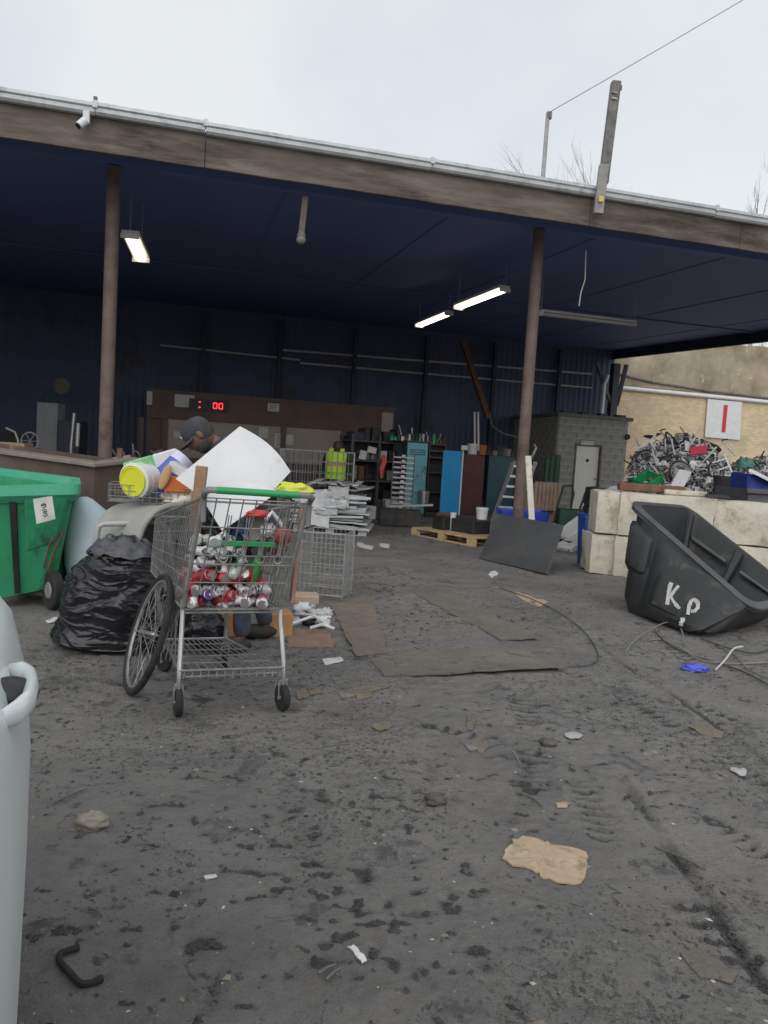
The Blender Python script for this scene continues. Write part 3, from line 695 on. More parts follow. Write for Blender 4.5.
def make_can(kind, seed, loc, rot, label):
    t = thing('drink_can', label, 'can', loc, 'crushed drink cans in the trolley basket'); t.rotation_euler = rot
    r = random.Random(seed); prof = [(.024, -.061), (.030, -.056), (.033, -.048)] + [(.033, -.048 + .096 * k / 8) for k in range(1, 9)] + [(.027, .058), (.027, .061)]
    mb = MB(); mb.lathe(prof, 18); fl = r.uniform(.1, .65); vv = []
    for x, y, z in mb.v:
        k = math.exp(-((z - r.uniform(-.01, .01)) / .03) ** 2); n = mnoise.noise((x * 40 + seed, y * 40, z * 40)) * .007
        vv.append((x * (1 - fl * k) + n, y * (1 + .22 * fl * k) + n, z * (1 - .25 * fl) + .5 * n))
    mb.v = [(x + loc[0], y + loc[1], z + loc[2]) for x, y, z in vv]
    mb.build('can_body', can_mats[kind], t, smooth=True)
    zt = .061 * (1 - .25 * fl)
    mb = MB(); mb.M = Matrix.Translation(VV(loc)); mb.lathe([(.0, zt - .003), (.022, zt - .003), (.0245, zt + .003), (.0272, zt + .0015), (.027, zt - .006)], 16)
    mb.lathe([(0, zt - .001), (.007, zt - .001), (.007, zt + .0005), (0, zt + .0005)], 8, Matrix.Translation((.006, 0, 0)))
    mb.build('can_end', m_silver, t, smooth=True)
    mb = MB(); mb.M = Matrix.Translation(VV(loc)); mb.lathe([(.0, -zt + .004), (.02, -zt + .004), (.0242, -zt - .001)], 14); mb.build('can_base', m_silver, t, smooth=True)
    return t
kinds = ['red and white', 'silver and white', 'white and black', 'silver and pink', 'red', 'silver', 'white and black', 'silver and white', 'red', 'silver']
cp_ = random.Random(4); placed = []
CAN_ROWS = {}
def can_at(u, v, z, kind, seed, label=None, rot=None):
    p = BL.lerp(BR, u).lerp(FBL.lerp(FBR, u), v); p = VV((p.x + .055 * (z - .535) / .3, p.y - .04 * (z - .535) / .3, z))
    make_can(kind, seed, tuple(p), rot or (cp_.uniform(-2, 2), cp_.uniform(-2, 2), cp_.uniform(-3, 3)), label or 'crushed %s drink can in the trolley heap' % kind)
i = 0
for layer, (z, vs) in enumerate(((.572, (.06, .17, .3)), (.635, (.08, .2, .33)), (.70, (.1, .24)), (.765, (.15, .28)), (.825, (.12, .24)), (.875, (.2,)))):
    for v in vs:
        n_ = 6 if layer < 3 else 5
        for k in range(n_):
            u = .09 + (.82 if layer < 2 else .62 - .1 * (layer - 2)) * (k + cp_.uniform(.2, .8)) / n_
            if (layer == 0 and v < .1 and k in (1, 5)): continue
            can_at(u, v + cp_.uniform(-.03, .03), z + cp_.uniform(-.012, .012), kinds[(i * 7 + k * 3) % 10], 100 + i, '%s can, %s from left, %s row, %s layer of the trolley heap' % (kinds[(i * 7 + k * 3) % 10], ('first', 'second', 'third', 'fourth', 'fifth', 'sixth')[k], ('nearest', 'middle', 'rear')[vs.index(v)], ('lowest', 'second', 'third', 'fourth', 'fifth', 'topmost')[layer])); i += 1
can_at(.22, .04, .60, 'purple', 5, 'dark purple crushed can low in the trolley heap', (1.2, .2, .5))
can_at(.42, .03, .60, 'red', 6, 'bright red can lying against the trolley gate, bottom middle', (1.3, .5, 1.0))
can_at(.80, .03, .578, 'silver and pink', 9, 'pink can with its round silver end to the viewer, bottom right of trolley', (1.35, 0, 3.4))
can_at(.50, .06, .75, 'green and silver', 8, 'green and silver can beside the green bottle', (.5, .4, 1.0))

# other trolley contents
def bottle(label, a, b, r, mat, name='bottle'):
    a, b = VV(a), VV(b); d = b - a; ln = d.length; q = d.to_track_quat('Z', 'Y').to_matrix().to_4x4()
    mb = MB(); mb.M = Matrix.Translation(a) @ q
    mb.lathe([(0, 0), (r * .9, 0), (r, .01), (r, ln * .55), (r * .8, ln * .65), (r * .38, ln * .78), (r * .34, ln * .96), (r * .42, ln * .97), (r * .42, ln), (0, ln)], 16)
    return tag(mb.build(name, mat, smooth=True, loc=a), label, 'bottle')
bottle('green glass bottle standing at a slant among the cans', D(248, 590, 4.08), D(262, 546, 4.12), .032, M('green_glass', (.03, .22, .03), (.05, .32, .05), scale=8, rough=.12))
def sheet(name, label, cat, c4, bend, mat, th=.006, n=10, group=None):
    """thin panel through four corners with a bulge"""
    c4 = [VV(q) for q in c4]; nrm = (c4[1] - c4[0]).cross(c4[3] - c4[0]).normalized()
    rows = [[lerp4(c4, i / n, j / n) + nrm * bend * (math.sin(PI * i / n) + .35 * math.sin(PI * j / n)) for i in range(n + 1)] for j in range(n + 1)]
    return tag(MB().slab(rows, th).build(name, mat, smooth=True, loc=c4[0]), label, cat, group)
# big sheet with its curved right-hand edge
P0, P1, P2, P3 = D(176, 479, 4.30), D(240, 427, 4.48), D(290, 472, 4.45), D(240, 524, 4.22)
n = 14; rows = []
for j in range(n + 1):
    r_ = []
    for i in range(n + 1):
        q_ = lerp4([P0, P1, P2, P3], i / n, j / n) + (P1 - P3) * .0 + VV((.35, -.2, .25))* .085 * math.sin(PI * j / n) * (i / n) ** 1.5 + VV((.3, -.9, .1)) * .05 * math.sin(PI * i / n)
        r_.append(q_)
    rows.append(r_)
tag(MB().slab(rows, .007).build('plastic_sheet', m_foam, smooth=True, loc=P0), 'large curved white plastic sheet sticking up out of the trolley', 'plastic sheet')
sheet('plastic_board', 'flat white board with its corner hanging down into the trolley', 'plastic sheet', [D(196, 489, 4.12), D(240, 480, 4.2), D(280, 491, 4.17), D(222, 531, 4.02)], .004, m_foam)
a, b = D(202, 466, 4.02), D(194, 540, 4.0); tag(MB().bar(a, b, .062, .028, (0, 1, 0)).build('wood_plank', M('plank_wood', (.2, .11, .06), (.33, .2, .12), scale=9, rough=.75, bump=.2), loc=b, bevel=.005), 'brown wooden plank upright inside the trolley by its left post', 'plank')
def blob(name, label, cat, c, r, mat, amp=.35, sc=2.6, seed=0, nu=28, nv=20, group=None, rot=None):
    return tag(MB().ball(c, r, nu, nv, rot, amp, sc, seed).build(name, mat, smooth='all', loc=c), label, cat, group)
m_bag = M('black_bag', (.009, .009, .011), (.018, .018, .023), scale=5, rough=.25, bump=.55, bscale=14, vs=(.8, .8, 1.7))
for n_ in m_bag.node_tree.nodes:
    if n_.type == 'TEX_NOISE' and n_.inputs['Scale'].default_value == 14: n_.noise_type = 'RIDGED_MULTIFRACTAL'; n_.inputs['Detail'].default_value = 3; n_.inputs['Distortion'].default_value = .8; n_.normalize = True
blob('black_cloth', 'crumpled black plastic bundle in the upper left of the trolley', 'bundle', D(203, 535, 4.14), (.12, .12, .12), m_bag, .6, 3, 4)
blob('blue_bag', 'dark blue crumpled bag under the white boards in the trolley', 'bag', D(240, 530, 4.22), (.09, .08, .06), M('navy_cloth', (.02, .04, .12), (.03, .06, .18), rough=.6), .5, 3, 6)
blob('red_bowl', 'red plastic lid at the top right of the trolley', 'lid', D(258, 514, 4.12), (.075, .06, .022), M('red_plastic', (.5, .02, .02), rough=.4), .2, 2, 2)
blob('red_ball', 'dull red ball at the right side of the trolley', 'ball', D(283, 536, 4.08), (.05, .05, .05), M('dull_red', (.4, .05, .03), (.25, .05, .03), scale=6, rough=.5), .08, 2, 3)
c = D(253, 528, 4.18); q = VV((.25, -.9, .35)).to_track_quat('Z', 'Y').to_matrix().to_4x4(); mb = MB(); mb.M = Matrix.Translation(c) @ q
mb.lathe([(.02, 0), (.035, .004), (.075, .01), (.078, .0), (.075, -.006), (.02, -.008)], 24); tag(mb.build('metal_disc', m_greyplast, smooth=True, loc=c), 'grey metal disc leaning below the red lid in the trolley', 'disc')
pts = [D(266, 520, 4.05), D(272, 512, 4.06), D(280, 522, 4.08), D(285, 531, 4.1)]; tag(MB().tube(pts, .012, 8).build('white_pipe', m_white, smooth=True, loc=pts[0]), 'bent white pipe fitting at the right of the trolley', 'pipe')
for k, (x0, y0, x1, y1) in enumerate(((262, 606, 273, 552), (267, 604, 270, 548), (272, 600, 277, 556))):
    a, b = D(x0, y0, 4.2 + .03 * k), D(x1, y1, 4.25 + .03 * k); tag(MB().tube([a, a.lerp(b, .5) + VV((.01 * (k - 1), 0, 0)), b], .011, 8).build('metal_strip', m_steel, smooth=True, loc=a), '%s dull metal strip standing in the right of the trolley' % ('left', 'middle', 'right')[k], 'metal strip', 'metal strips in the trolley')
a, b = D(292, 600, 4.2), D(302, 505, 4.15); tag(MB().bar(a, b, .07, .02, (1, .3, 0)).build('wood_board', M('pinkish_board', (.3, .17, .12), (.4, .27, .2), scale=7, rough=.8), loc=a), 'reddish wooden board along the right side of the trolley', 'board')
a, b = D(279, 560, 4.3), D(288, 500, 4.3); tag(MB().bar(a, b, .06, .03, (1, .3, 0)).build('pale_board', m_greywood, loc=a), 'pale grey board inside the right side of the trolley', 'board')
blob('yellow_rag', 'yellow green rag at the right end of the trolley handle', 'rag', D(295, 490, 4.15), (.10, .05, .035), M('yellow_cloth', (.55, .6, .03), (.62, .64, .1), rough=.7), .5, 3, 9)
for nm_, lb_, ct_, (x_, y_, d_), r_, mt_, sd_ in (('white_cup', 'crumpled white cup among the scrap high in the right of the trolley', 'cup', (268, 530, 4.16), (.04, .035, .035), m_white, 21), ('dark_rag', 'dark rag beside the metal disc high in the trolley', 'rag', (238, 545, 4.25), (.09, .08, .05), m_jacket if 'm_jacket' in globals() else m_bag, 22),
        ('brown_scrap', 'rusty brown lump under the red ball in the trolley', 'scrap', (278, 548, 4.2), (.05, .05, .04), m_rust, 23), ('grey_rag', 'pale grey crumpled wrapping on top of the cans at left in the trolley', 'wrapping', (216, 556, 4.12), (.06, .05, .03), m_paper, 24)):
    blob(nm_, lb_, ct_, D(x_, y_, d_), r_, mt_, .6, 3, sd_)
# strapped metal bristles hanging off the left side
tn = random.Random(3); mb = MB(); a = D(186, 588, 4.0)
for k in range(26):
    e_ = D(150 + tn.uniform(-5, 30), 640 + tn.uniform(-25, 25), 4.05 + tn.uniform(-.06, .1)); mb.tube([a + VV((tn.uniform(-.02, .02), 0, tn.uniform(-.02, .03))), a.lerp(e_, .5) + VV((tn.uniform(-.03, .0), 0, .04)), e_], .003, 4)
tag(mb.build('cable_bundle', m_steel, loc=a), 'bundle of thin grey cable hanging between the bicycle wheel and the trolley', 'cable')

# bicycle wheel leaning on the trolley
c0 = VV((-1.31, 4.02, gz(-1.31, 4.02))); w1 = (D(164, 574, 4.27) - c0); dia = w1.length; w1.normalize()
w2 = VV((-.46, .89, 0)); w2 = (w2 - w1 * w2.dot(w1)).normalized(); wn = w1.cross(w2).normalized(); cc = c0 + w1 * dia / 2; rad = dia / 2
t = thing('bicycle_wheel', 'loose bicycle wheel with worn tyre leaning against the trolley', 'wheel', c0)
ring = lambda r, off=0, n=48: [cc + wn * off + (w1 * math.cos(2 * PI * k / n) + w2 * math.sin(2 * PI * k / n)) * r for k in range(n)]
MB().tube(ring(rad - .018), .019, 8, closed=True).build('tyre', m_rubber, t, smooth=True)
MB().tube(ring(rad - .042), .010, 6, closed=True).build('rim', m_steel, t, smooth=True)
MB().tube([cc - wn * .045, cc - wn * .03, cc + wn * .03, cc + wn * .045], [.024, .014, .014, .024], 10).build('hub', m_silver, t, smooth=True)
MB().tube([cc - wn * .075, cc + wn * .075], .006, 6).build('axle', m_steel, t)
mb = MB()
for k in range(32):
    e_ = ring(rad - .045, 0, 32)[k]; s_ = ring(.022, .035 * (1 if k % 2 else -1), 32)[(k + (5 if k % 4 < 2 else -5)) % 32]; mb.tube([s_, e_], .0017, 4)
mb.build('spokes', m_silver, t)

# black rubbish bag
bc = VV((-1.74, 5.05, 0)); mb = MB(); nu, nv = 190, 130; vs = []
for i in range(nv + 1):
    f = i / nv
    for k in range(nu):
        th = 2 * PI * k / nu
        prof_ = (.37 * (1 - max(0, f - .45) ** 1.6 * 1.3)) * min(1, (f / .05 + .12)) ** .5 if f < .93 else .37 * (1 - .48 ** 1.6 * 1.3) * (1 - (f - .93) / .07) ** .6
        rx = prof_ * (1.0 + .10 * math.cos(th - 2.6) * (1 - f)); ry = prof_ * .9
        x, y, z = rx * math.cos(th), ry * math.sin(th), f * .70
        P_ = VV((x * 3.2, y * 3.2, z * 3.2))
        wv = VV((mnoise.noise(P_ * 1.3), mnoise.noise(P_ * 1.3 + VV((9, 0, 0))), mnoise.noise(P_ * 1.3 + VV((0, 9, 0))))) * .5
        q1_ = VV((x * 3.2, y * 3.2, z * 6.5)) + wv; q2_ = VV((x * 8, y * 8, z * 9)) + wv * 2; q3_ = VV((x * 5 + z * 7, y * 5 - z * 6, z * 12)) + wv * 2
        rg_ = lambda q: (1 - min(1, abs(mnoise.noise(q)) * 3.2)) ** 2
        d = .06 * mnoise.noise(P_ + VV((4, 1, 0))) + .025 * mnoise.noise(VV((x * 5, y * 5, z * 10)) + wv) + .013 * mnoise.noise(VV((x * 9, y * 9, z * 22)) + wv * 2) + .009 * rg_(VV((q1_.x * .8, q1_.y * .8, q1_.z * 1.5))) + .006 * rg_(VV((q2_.x * .5, q2_.y * .5, q2_.z * 1.9))) + .007 * rg_(q3_) - .012
        k_ = min(1, f / .06)
        vs.append(bc + VV((x + math.cos(th) * d * k_ - .10 * (1 - f) * (.5 if math.cos(th) < 0 else .1) + .05 * f, y + math.sin(th) * d * k_, max(.0, z + .4 * d * k_) + .01)))
mb.add(vs, [(i * nu + k, i * nu + (k + 1) % nu, (i + 1) * nu + (k + 1) % nu, (i + 1) * nu + k) for i in range(nv) for k in range(nu)])
t = thing('rubbish_bag', 'full black rubbish bag standing on the mud left of the trolley', 'rubbish bag', bc)
mb.build('bag_body', m_bag, t, smooth='all')
top = D(125, 548, 4.96); rows = []
for j in range(13):
    rr_ = []
    for i in range(41):
        a_ = 2 * PI * i / 40; q_ = j / 12; r_ = .07 + .17 * q_; z_ = .06 - .10 * q_ ** 2 + .05 * mnoise.noise((math.cos(a_) * 2.5 * (1 + q_), math.sin(a_) * 2.5 * (1 + q_), q_ * 3))
        rr_.append(top + VV((r_ * math.cos(a_) * (1 + .3 * mnoise.noise((a_, q_, 8))), r_ * .8 * math.sin(a_), z_)))
    rows.append(rr_)
MB().slab(rows, .004).build('bag_mouth', M('bag_inside', (.05, .05, .06), (.09, .09, .1), scale=8, rough=.35, bump=.3, bscale=30), t, smooth='all')
MB().ball(top + VV((0, 0, .02)), (.13, .1, .06), 30, 16, None, .5, 5, 3).build('bag_fill', m_bag, t, smooth='all')

# things under and behind the trolley
blob('rubbish_bag', 'second black bag lying on the ground behind the trolley wheels', 'rubbish bag', D(203, 626, 5.0), (.15, .14, .13), m_bag, .4, 2.4, 12)
def carton(label, c, s, yaw, mat=m_card, name='carton'):
    return tag(MB().box(VV(c) + VV((0, 0, s[2] / 2)), s, Matrix.Rotation(yaw, 3, 'Z')).build(name, mat, loc=c, bevel=.006), label, 'box')
m_orange = M('orange_card', (.42, .2, .08), (.5, .27, .12), scale=6, rough=.85)
p = GP(274, 634); carton('orange brown box on the ground seen under the right of the trolley', p, (.24, .2, .18), .3, m_orange)
p = GP(227, 634); carton('smaller orange brown box seen between the trolley and the jeans', p, (.15, .15, .18), .2, m_orange)

# ------------------------------------------------------------------ people
def skin(name, V_, E_, mat, parent, sub=2, root=0):
    org = ORG.get(parent.name, VV()) if parent else VV()
    me = bpy.data.meshes.new(name); me.from_pydata([tuple(VV(v[:3]) - org) for v in V_], E_, []); o = bpy.data.objects.new(name, me); COL.objects.link(o)
    md = o.modifiers.new('skin', 'SKIN'); md.use_smooth_shade = True
    for i, v in enumerate(V_):
        sv = me.skin_vertices[0].data[i]; sv.radius = (v[3], v[4] if len(v) > 4 else v[3]); sv.use_root = (i == root)
    s = o.modifiers.new('sub', 'SUBSURF'); s.levels = s.render_levels = sub
    bpy.context.view_layer.update()
    dg = bpy.context.evaluated_depsgraph_get(); m2 = bpy.data.meshes.new_from_object(o.evaluated_get(dg)); o.modifiers.clear(); o.data = m2; bpy.data.meshes.remove(me)
    m2.name = name; m2.materials.clear(); m2.materials.append(mat); m2.polygons.foreach_set('use_smooth', [True] * len(m2.polygons))
    if parent: o.parent = parent
    ORG[o.name] = org; return o
def hand_chain(V_, E_, wrist, idx, dirv, side):
    """palm with five separate fingers, slightly curled"""
    d = VV(dirv).normalized(); w = VV(side).normalized(); dn = d.cross(w).normalized()
    pl = wrist + d * .05; V_.append((*pl, .026, .014)); ip = len(V_) - 1; E_.append((idx, ip))
    for k, ln in enumerate((.068, .078, .073, .056)):
        a = pl + d * .035 + w * (.030 - .020 * k); b = a + d * ln * .5 + dn * .006; c = b + d * ln * .4 + dn * .02
        i0_ = len(V_); V_ += [(*a, .010), (*b, .0085), (*c, .007)]; E_ += [(ip, i0_), (i0_, i0_ + 1), (i0_ + 1, i0_ + 2)]
    a = pl + w * .034 + d * -.01; b = a + (d * .6 + w * .6) * .04 + dn * .01; i0_ = len(V_); V_ += [(*a, .011), (*b, .009)]; E_ += [(ip, i0_), (i0_, i0_ + 1)]
def head(parent, c, face, upv, m_skin, m_hair, cap=None, hair=True):
    f = VV(face).normalized(); u = VV(upv); u = (u - f * u.dot(f)).normalized(); x = f.cross(u).normalized()
    R3 = Matrix((x, f, u)).transposed(); M4 = Matrix.Translation(VV(c)) @ R3.to_4x4()
    mb = MB(); nu, nv = 28, 20; vs = []
    for i in range(nv + 1):
        th = PI * i / nv
        for k in range(nu):
            ph = 2 * PI * k / nu; q = VV((math.sin(th) * math.cos(ph), math.sin(th) * math.sin(ph), math.cos(th)))
            z = q.z * .118; jaw = 1 - .28 * max(0, -q.z) ** 1.3; xx = q.x * .074 * jaw; yy = q.y * .096 * (1 - .12 * max(0, -q.z))
            if q.y > 0:
                nose = math.exp(-(xx / .012) ** 2) * max(0, 1 - abs((z + .02) / .032)); yy += .022 * nose * (1 - (z + .02) * 8)
                yy += .006 * math.exp(-((z - .018) / .01) ** 2) - .007 * math.exp(-((abs(xx) - .03) / .014) ** 2 - ((z - .002) / .012) ** 2)
                yy += .005 * math.exp(-(xx / .022) ** 2 - ((z + .058) / .008) ** 2) + .006 * math.exp(-(xx / .02) ** 2 - ((z + .095) / .014) ** 2)
            vs.append(M4 @ VV((xx, yy, z)))
    mb.add(vs, [(i * nu + k, (i + 1) * nu + k, (i + 1) * nu + (k + 1) % nu, i * nu + (k + 1) % nu) for i in range(nv) for k in range(nu)])
    h = mb.build('head', m_skin, parent, smooth='all')
    for s_ in (-1, 1):
        MB().ball(M4 @ VV((s_ * .03, .083, .003)), .011, 8, 6).build('eye', MATS['eye'], h, smooth='all')
        MB().ball(M4 @ VV((s_ * .075, -.008, -.005)), (.012, .02, .032), 10, 8, R3).build('ear', m_skin, h, smooth='all')
    MB().ball(M4 @ VV((0, .088, -.058)), (.022, .006, .005), 10, 6, R3).build('mouth', MATS['lip'], h, smooth='all')
    if hair:
        mb = MB(); mb.M = M4; mb.ball((0, -.014, .02), (.080, .094, .105), 24, 16); keep = []
        for fc in mb.f:
            cz = M4.inverted() @ (sum((VV(mb.v[i]) for i in fc), VV()) / len(fc))
            if cz.z > -.085 and cz.y < .03 + .3 * (cz.z - .03): keep.append(fc)
        mb.f = keep; mb.build('hair', m_hair, h, smooth='all')
    if hair:      # short beard along the jaw
        mb = MB(); mb.M = M4; mb.ball((0, .012, -.052), (.066, .078, .07), 22, 14); kb = []
        for fc in mb.f:
            cz = M4.inverted() @ (sum((VV(mb.v[i]) for i in fc), VV()) / len(fc))
            if cz.z < -.045 and cz.y > -.02 and not (abs(cz.x) < .03 and cz.z > -.075): kb.append(fc)
        mb.f = kb; mb.build('beard', m_hair, h, smooth='all')
    if cap:
        mb = MB(); mb.M = M4; n = 24; prof_ = [(.088, .028), (.089, .045), (.084, .075), (.068, .105), (.04, .123), (.0, .129)]; vs = []
        for r_, z in prof_:
            for k in range(n): a_ = 2 * PI * k / n; vs.append((r_ * .93 * math.cos(a_), r_ * 1.17 * math.sin(a_) - .004, z))
        mb.add(vs, [(i * n + k, i * n + (k + 1) % n, (i + 1) * n + (k + 1) % n, (i + 1) * n + k) for i in range(5) for k in range(n)]); cp2 = mb.build('cap', cap, parent, smooth='all')
        rows = [[M4 @ VV((.075 * math.sin(a_) * (1 + .1 * j / 5), .075 * 1.2 * math.cos(a_) + .072 * j / 5 * (math.cos(a_) * .9 + .1), .034 - .014 * (j / 5) - .02 * math.sin(a_) ** 2)) for a_ in [(-1.25 + 2.5 * i / 14) for i in range(15)]] for j in range(6)]
        MB().slab(rows, .005).build('cap_brim', cap, cp2, smooth='all')
        MB().ball(M4 @ VV((0, -.004, .129)), .008, 8, 6).build('cap_button', cap, cp2)
        MB().ball(M4 @ VV((.0, .098, .072)), (.016, .006, .012), 10, 6, R3).build('cap_badge', MATS['white_paint'], cp2)
    return h
M('eye', (.02, .015, .012), rough=.2); M('lip', (.16, .06, .05), rough=.6)
m_skinA = M('skin_brown', (.11, .062, .045), (.15, .085, .06), scale=10, rough=.6); m_skinB = M('skin_dark', (.06, .035, .025), (.08, .045, .03), scale=10, rough=.6)
m_hairA = M('grey_black_hair', (.02, .02, .02), (.06, .058, .056), scale=60, rough=.8, bump=.5, bscale=150)
m_jean = M('blue_jeans', (.035, .042, .06), (.07, .08, .105), scale=14, rough=.9, bump=.3, bscale=40); m_jacket = M('dark_jacket', (.022, .024, .03), (.045, .047, .055), scale=9, rough=.85, bump=.3, bscale=30)
m_capd = M('charcoal_cap', (.03, .033, .04), (.05, .054, .062), scale=12, rough=.85); m_shoe = M('dark_shoe', (.015, .015, .015), (.04, .038, .036), scale=9, rough=.7)
def person(label, loc, J, sk, top_m, leg_m, cap=None, face=(0, -1, 0), upv=(0, 0, 1)):
    """J: joints in world coordinates"""
    t = thing('person', label, 'person', loc)
    P = {k: VV(v) for k, v in J.items()}
    order = ['pelvis', 'belly', 'chest', 'neck', 'skull', 'shL', 'elL', 'wrL', 'shR', 'elR', 'wrR', 'hipL', 'knL', 'anL', 'toL', 'hipR', 'knR', 'anR', 'toR']
    rad_ = dict(pelvis=(.13, .1), belly=(.12, .09), chest=(.14, .1), neck=(.05, .05), skull=(.045, .045), shL=(.055,), elL=(.038,), wrL=(.026,), shR=(.055,), elR=(.038,), wrR=(.026,), hipL=(.085,), knL=(.055,), anL=(.036,), toL=(.034,), hipR=(.085,), knR=(.055,), anR=(.036,), toR=(.034,))
    V_ = [(*P[k], *rad_[k]) for k in order]; ix = {k: i for i, k in enumerate(order)}
    E0 = [('pelvis', 'belly'), ('belly', 'chest'), ('chest', 'neck'), ('neck', 'skull'), ('chest', 'shL'), ('shL', 'elL'), ('elL', 'wrL'), ('chest', 'shR'), ('shR', 'elR'), ('elR', 'wrR'), ('pelvis', 'hipL'), ('hipL', 'knL'), ('knL', 'anL'), ('anL', 'toL'), ('pelvis', 'hipR'), ('hipR', 'knR'), ('knR', 'anR'), ('anR', 'toR')]
    E_ = [(ix[a], ix[b]) for a, b in E0]
    for s_ in 'LR':
        w_ = P['wr' + s_]; d_ = w_ - P['el' + s_]; hand_chain(V_, E_, w_, ix['wr' + s_], d_, (P['shR'] - P['shL']).cross(d_))
    skin('body', V_, E_, sk, t)
    def sub_(name, ks, es, mat, k_):
        V2 = [(*P[k], *[r_ * k_.get(k, 1.2) for r_ in rad_[k]]) for k in ks]; i2 = {k: i for i, k in enumerate(ks)}
        return skin(name, V2, [(i2[a], i2[b]) for a, b in es], mat, t)
    P['wrL'] = P['elL'].lerp(P['wrL'], .93); P['wrR'] = P['elR'].lerp(P['wrR'], .93)
    sub_('jacket', ['belly', 'pelvis', 'chest', 'neck', 'shL', 'elL', 'wrL', 'shR', 'elR', 'wrR'], [('belly', 'pelvis'), ('belly', 'chest'), ('chest', 'neck'), ('chest', 'shL'), ('shL', 'elL'), ('elL', 'wrL'), ('chest', 'shR'), ('shR', 'elR'), ('elR', 'wrR')], top_m, dict(pelvis=1.22, belly=1.28, chest=1.2, neck=1.55, shL=1.35, shR=1.35, elL=1.5, elR=1.5, wrL=1.5, wrR=1.5))
    sub_('trousers', ['pelvis', 'hipL', 'knL', 'anL', 'hipR', 'knR', 'anR'], [('pelvis', 'hipL'), ('hipL', 'knL'), ('knL', 'anL'), ('pelvis', 'hipR'), ('hipR', 'knR'), ('knR', 'anR')], leg_m, dict(pelvis=1.12, hipL=1.2, hipR=1.2, knL=1.3, knR=1.3, anL=1.7, anR=1.7))
    for s_ in 'LR':
        a, b = P['an' + s_], P['to' + s_]; d = VV((b.x - a.x, b.y - a.y, 0)).normalized(); c = VV((a.x, a.y, 0)) + d * .07; z0 = c.z + gz(c.x, c.y)
        R3 = Matrix((d, VV((-d.y, d.x, 0)), VV((0, 0, 1)))).transposed()
        MB().ball((c.x, c.y, z0 + .045), (.145, .055, .055), 16, 10, R3).build('shoe', m_shoe, t, smooth='all')
    head(t, P['skull'] + VV(upv).normalized() * .03 + VV(face).normalized() * .02, face, upv, sk, m_hairA, cap)
    return t
person('person in a dark cap and jacket bending over behind the trolley', (-.95, 5.2, 0),
       dict(pelvis=(-.88, 5.28, .92), belly=(-.96, 5.26, 1.06), chest=(-1.06, 5.22, 1.29), neck=(-1.175, 5.18, 1.40), skull=(-1.235, 5.15, 1.435),
            shL=(-1.06, 5.03, 1.35), elL=(-1.06, 4.97, 1.02), wrL=(-1.16, 4.93, .79), shR=(-1.02, 5.40, 1.37), elR=(-1.08, 5.46, 1.03), wrR=(-1.18, 5.40, .80),
            hipL=(-.90, 5.18, .88), knL=(-.93, 5.1, .49), anL=(-.91, 5.06, .09), toL=(-1.03, 5.0, .04), hipR=(-.86, 5.38, .88), knR=(-.93, 5.42, .49), anR=(-.80, 5.46, .09), toR=(-.92, 5.44, .04)),
       m_skinA, m_jacket, m_jean, m_capd, (-.74, -.14, -.80), (-.78, -.05, .62))

# ------------------------------------------------------------------ left cluster: carts, tubs, buckets
m_scrapdark = M('dark_crate', (.03, .03, .032), (.06, .06, .06), scale=5, rough=.7)
t = thing('platform_cart', 'grey tube handled platform cart behind the black rubbish bag', 'cart', (-1.75, 5.6, 0))
h0, h1 = D(97, 575, 5.1), D(97, 535, 5.1); h2 = D(104, 524, 5.1); h3 = D(158, 522, 5.25)
MB().tube([(h0.x - .05, 5.2, .28), h0, h1, h1.lerp(h2, .5) + VV((-.012, 0, .02)), h2, h3, h3 + VV((.07, 0, -.04)), (h3.x + .1, 5.4, .28)], .019, 10).build('handle', M('light_grey_tube', (.33, .34, .34), (.42, .42, .42), scale=6, rough=.4), t, smooth=True)
MB().box((-1.78, 5.75, .26), (.62, 1.0, .04)).build('deck', m_greywood, t, bevel=.01); MB().box((-1.68, 5.5, .375), (.44, .5, .186)).build('deck_crate', m_scrapdark, t, bevel=.01)
for x_, y_ in ((-2.0, 5.35), (-1.55, 5.35), (-2.0, 6.15), (-1.55, 6.15)):
    mb = MB(); mb.M = Matrix.Translation((x_, y_, .1 + gz(x_, y_))) @ Matrix.Rotation(PI / 2, 4, 'Y'); mb.lathe([(.0, -.02), (.09, -.02), (.1, -.01), (.1, .01), (.09, .02), (0, .02)], 18); mb.build('wheel', m_rubber, t, smooth=True)
    MB().box((x_, y_, .2), (.07, .06, .08)).build('wheel_bracket', m_steel, t)
# grey tub lying on its side with a dark mouth
m_tub = M('grey_tub', (.27, .27, .25), (.36, .36, .335), scale=3, rough=.6, dirt=(.16, .15, .14), dscale=4, dthr=.6)
tc_ = VV((-1.78, 5.42, .28)); t = thing('grey_tub', 'grey plastic tub on its side with a dark open mouth, behind the rubbish bag', 'tub', tc_)
ax = VV((-.75, .66, .0)).normalized(); xx_ = VV((.66, .75, 0)); mo = VV((-1.44, 5.20, .48))
arch = [(-.27, 0)] + [(.27 * -math.cos(k * PI / 20), .10 + .36 * math.sin(k * PI / 20) ** .7) for k in range(21)] + [(.27, 0)]
mb = MB(); sec = lambda k_, dep, zz=0: [mo + ax * dep + xx_ * (x_ * k_) + VV((0, 0, z_ * k_ + zz)) for x_, z_ in arch]
mb.slab([sec(1.0, 0), sec(.99, .15), sec(.97, .4), sec(.92, .62)], -.012)
mb.add(sec(.92, .62), [tuple(range(23))]); mb.add([mo + ax * d_ + xx_ * x_ for d_, x_ in ((0, -.27), (0, .27), (.62, .25), (.62, -.25))], [(0, 1, 2, 3)])
mb.build('tub_shell', m_tub, t, smooth=True)
mb = MB(); mb.tube(sec(1.03, -.01), .022, 8); mb.build('tub_rim', m_tub, t, smooth=True)
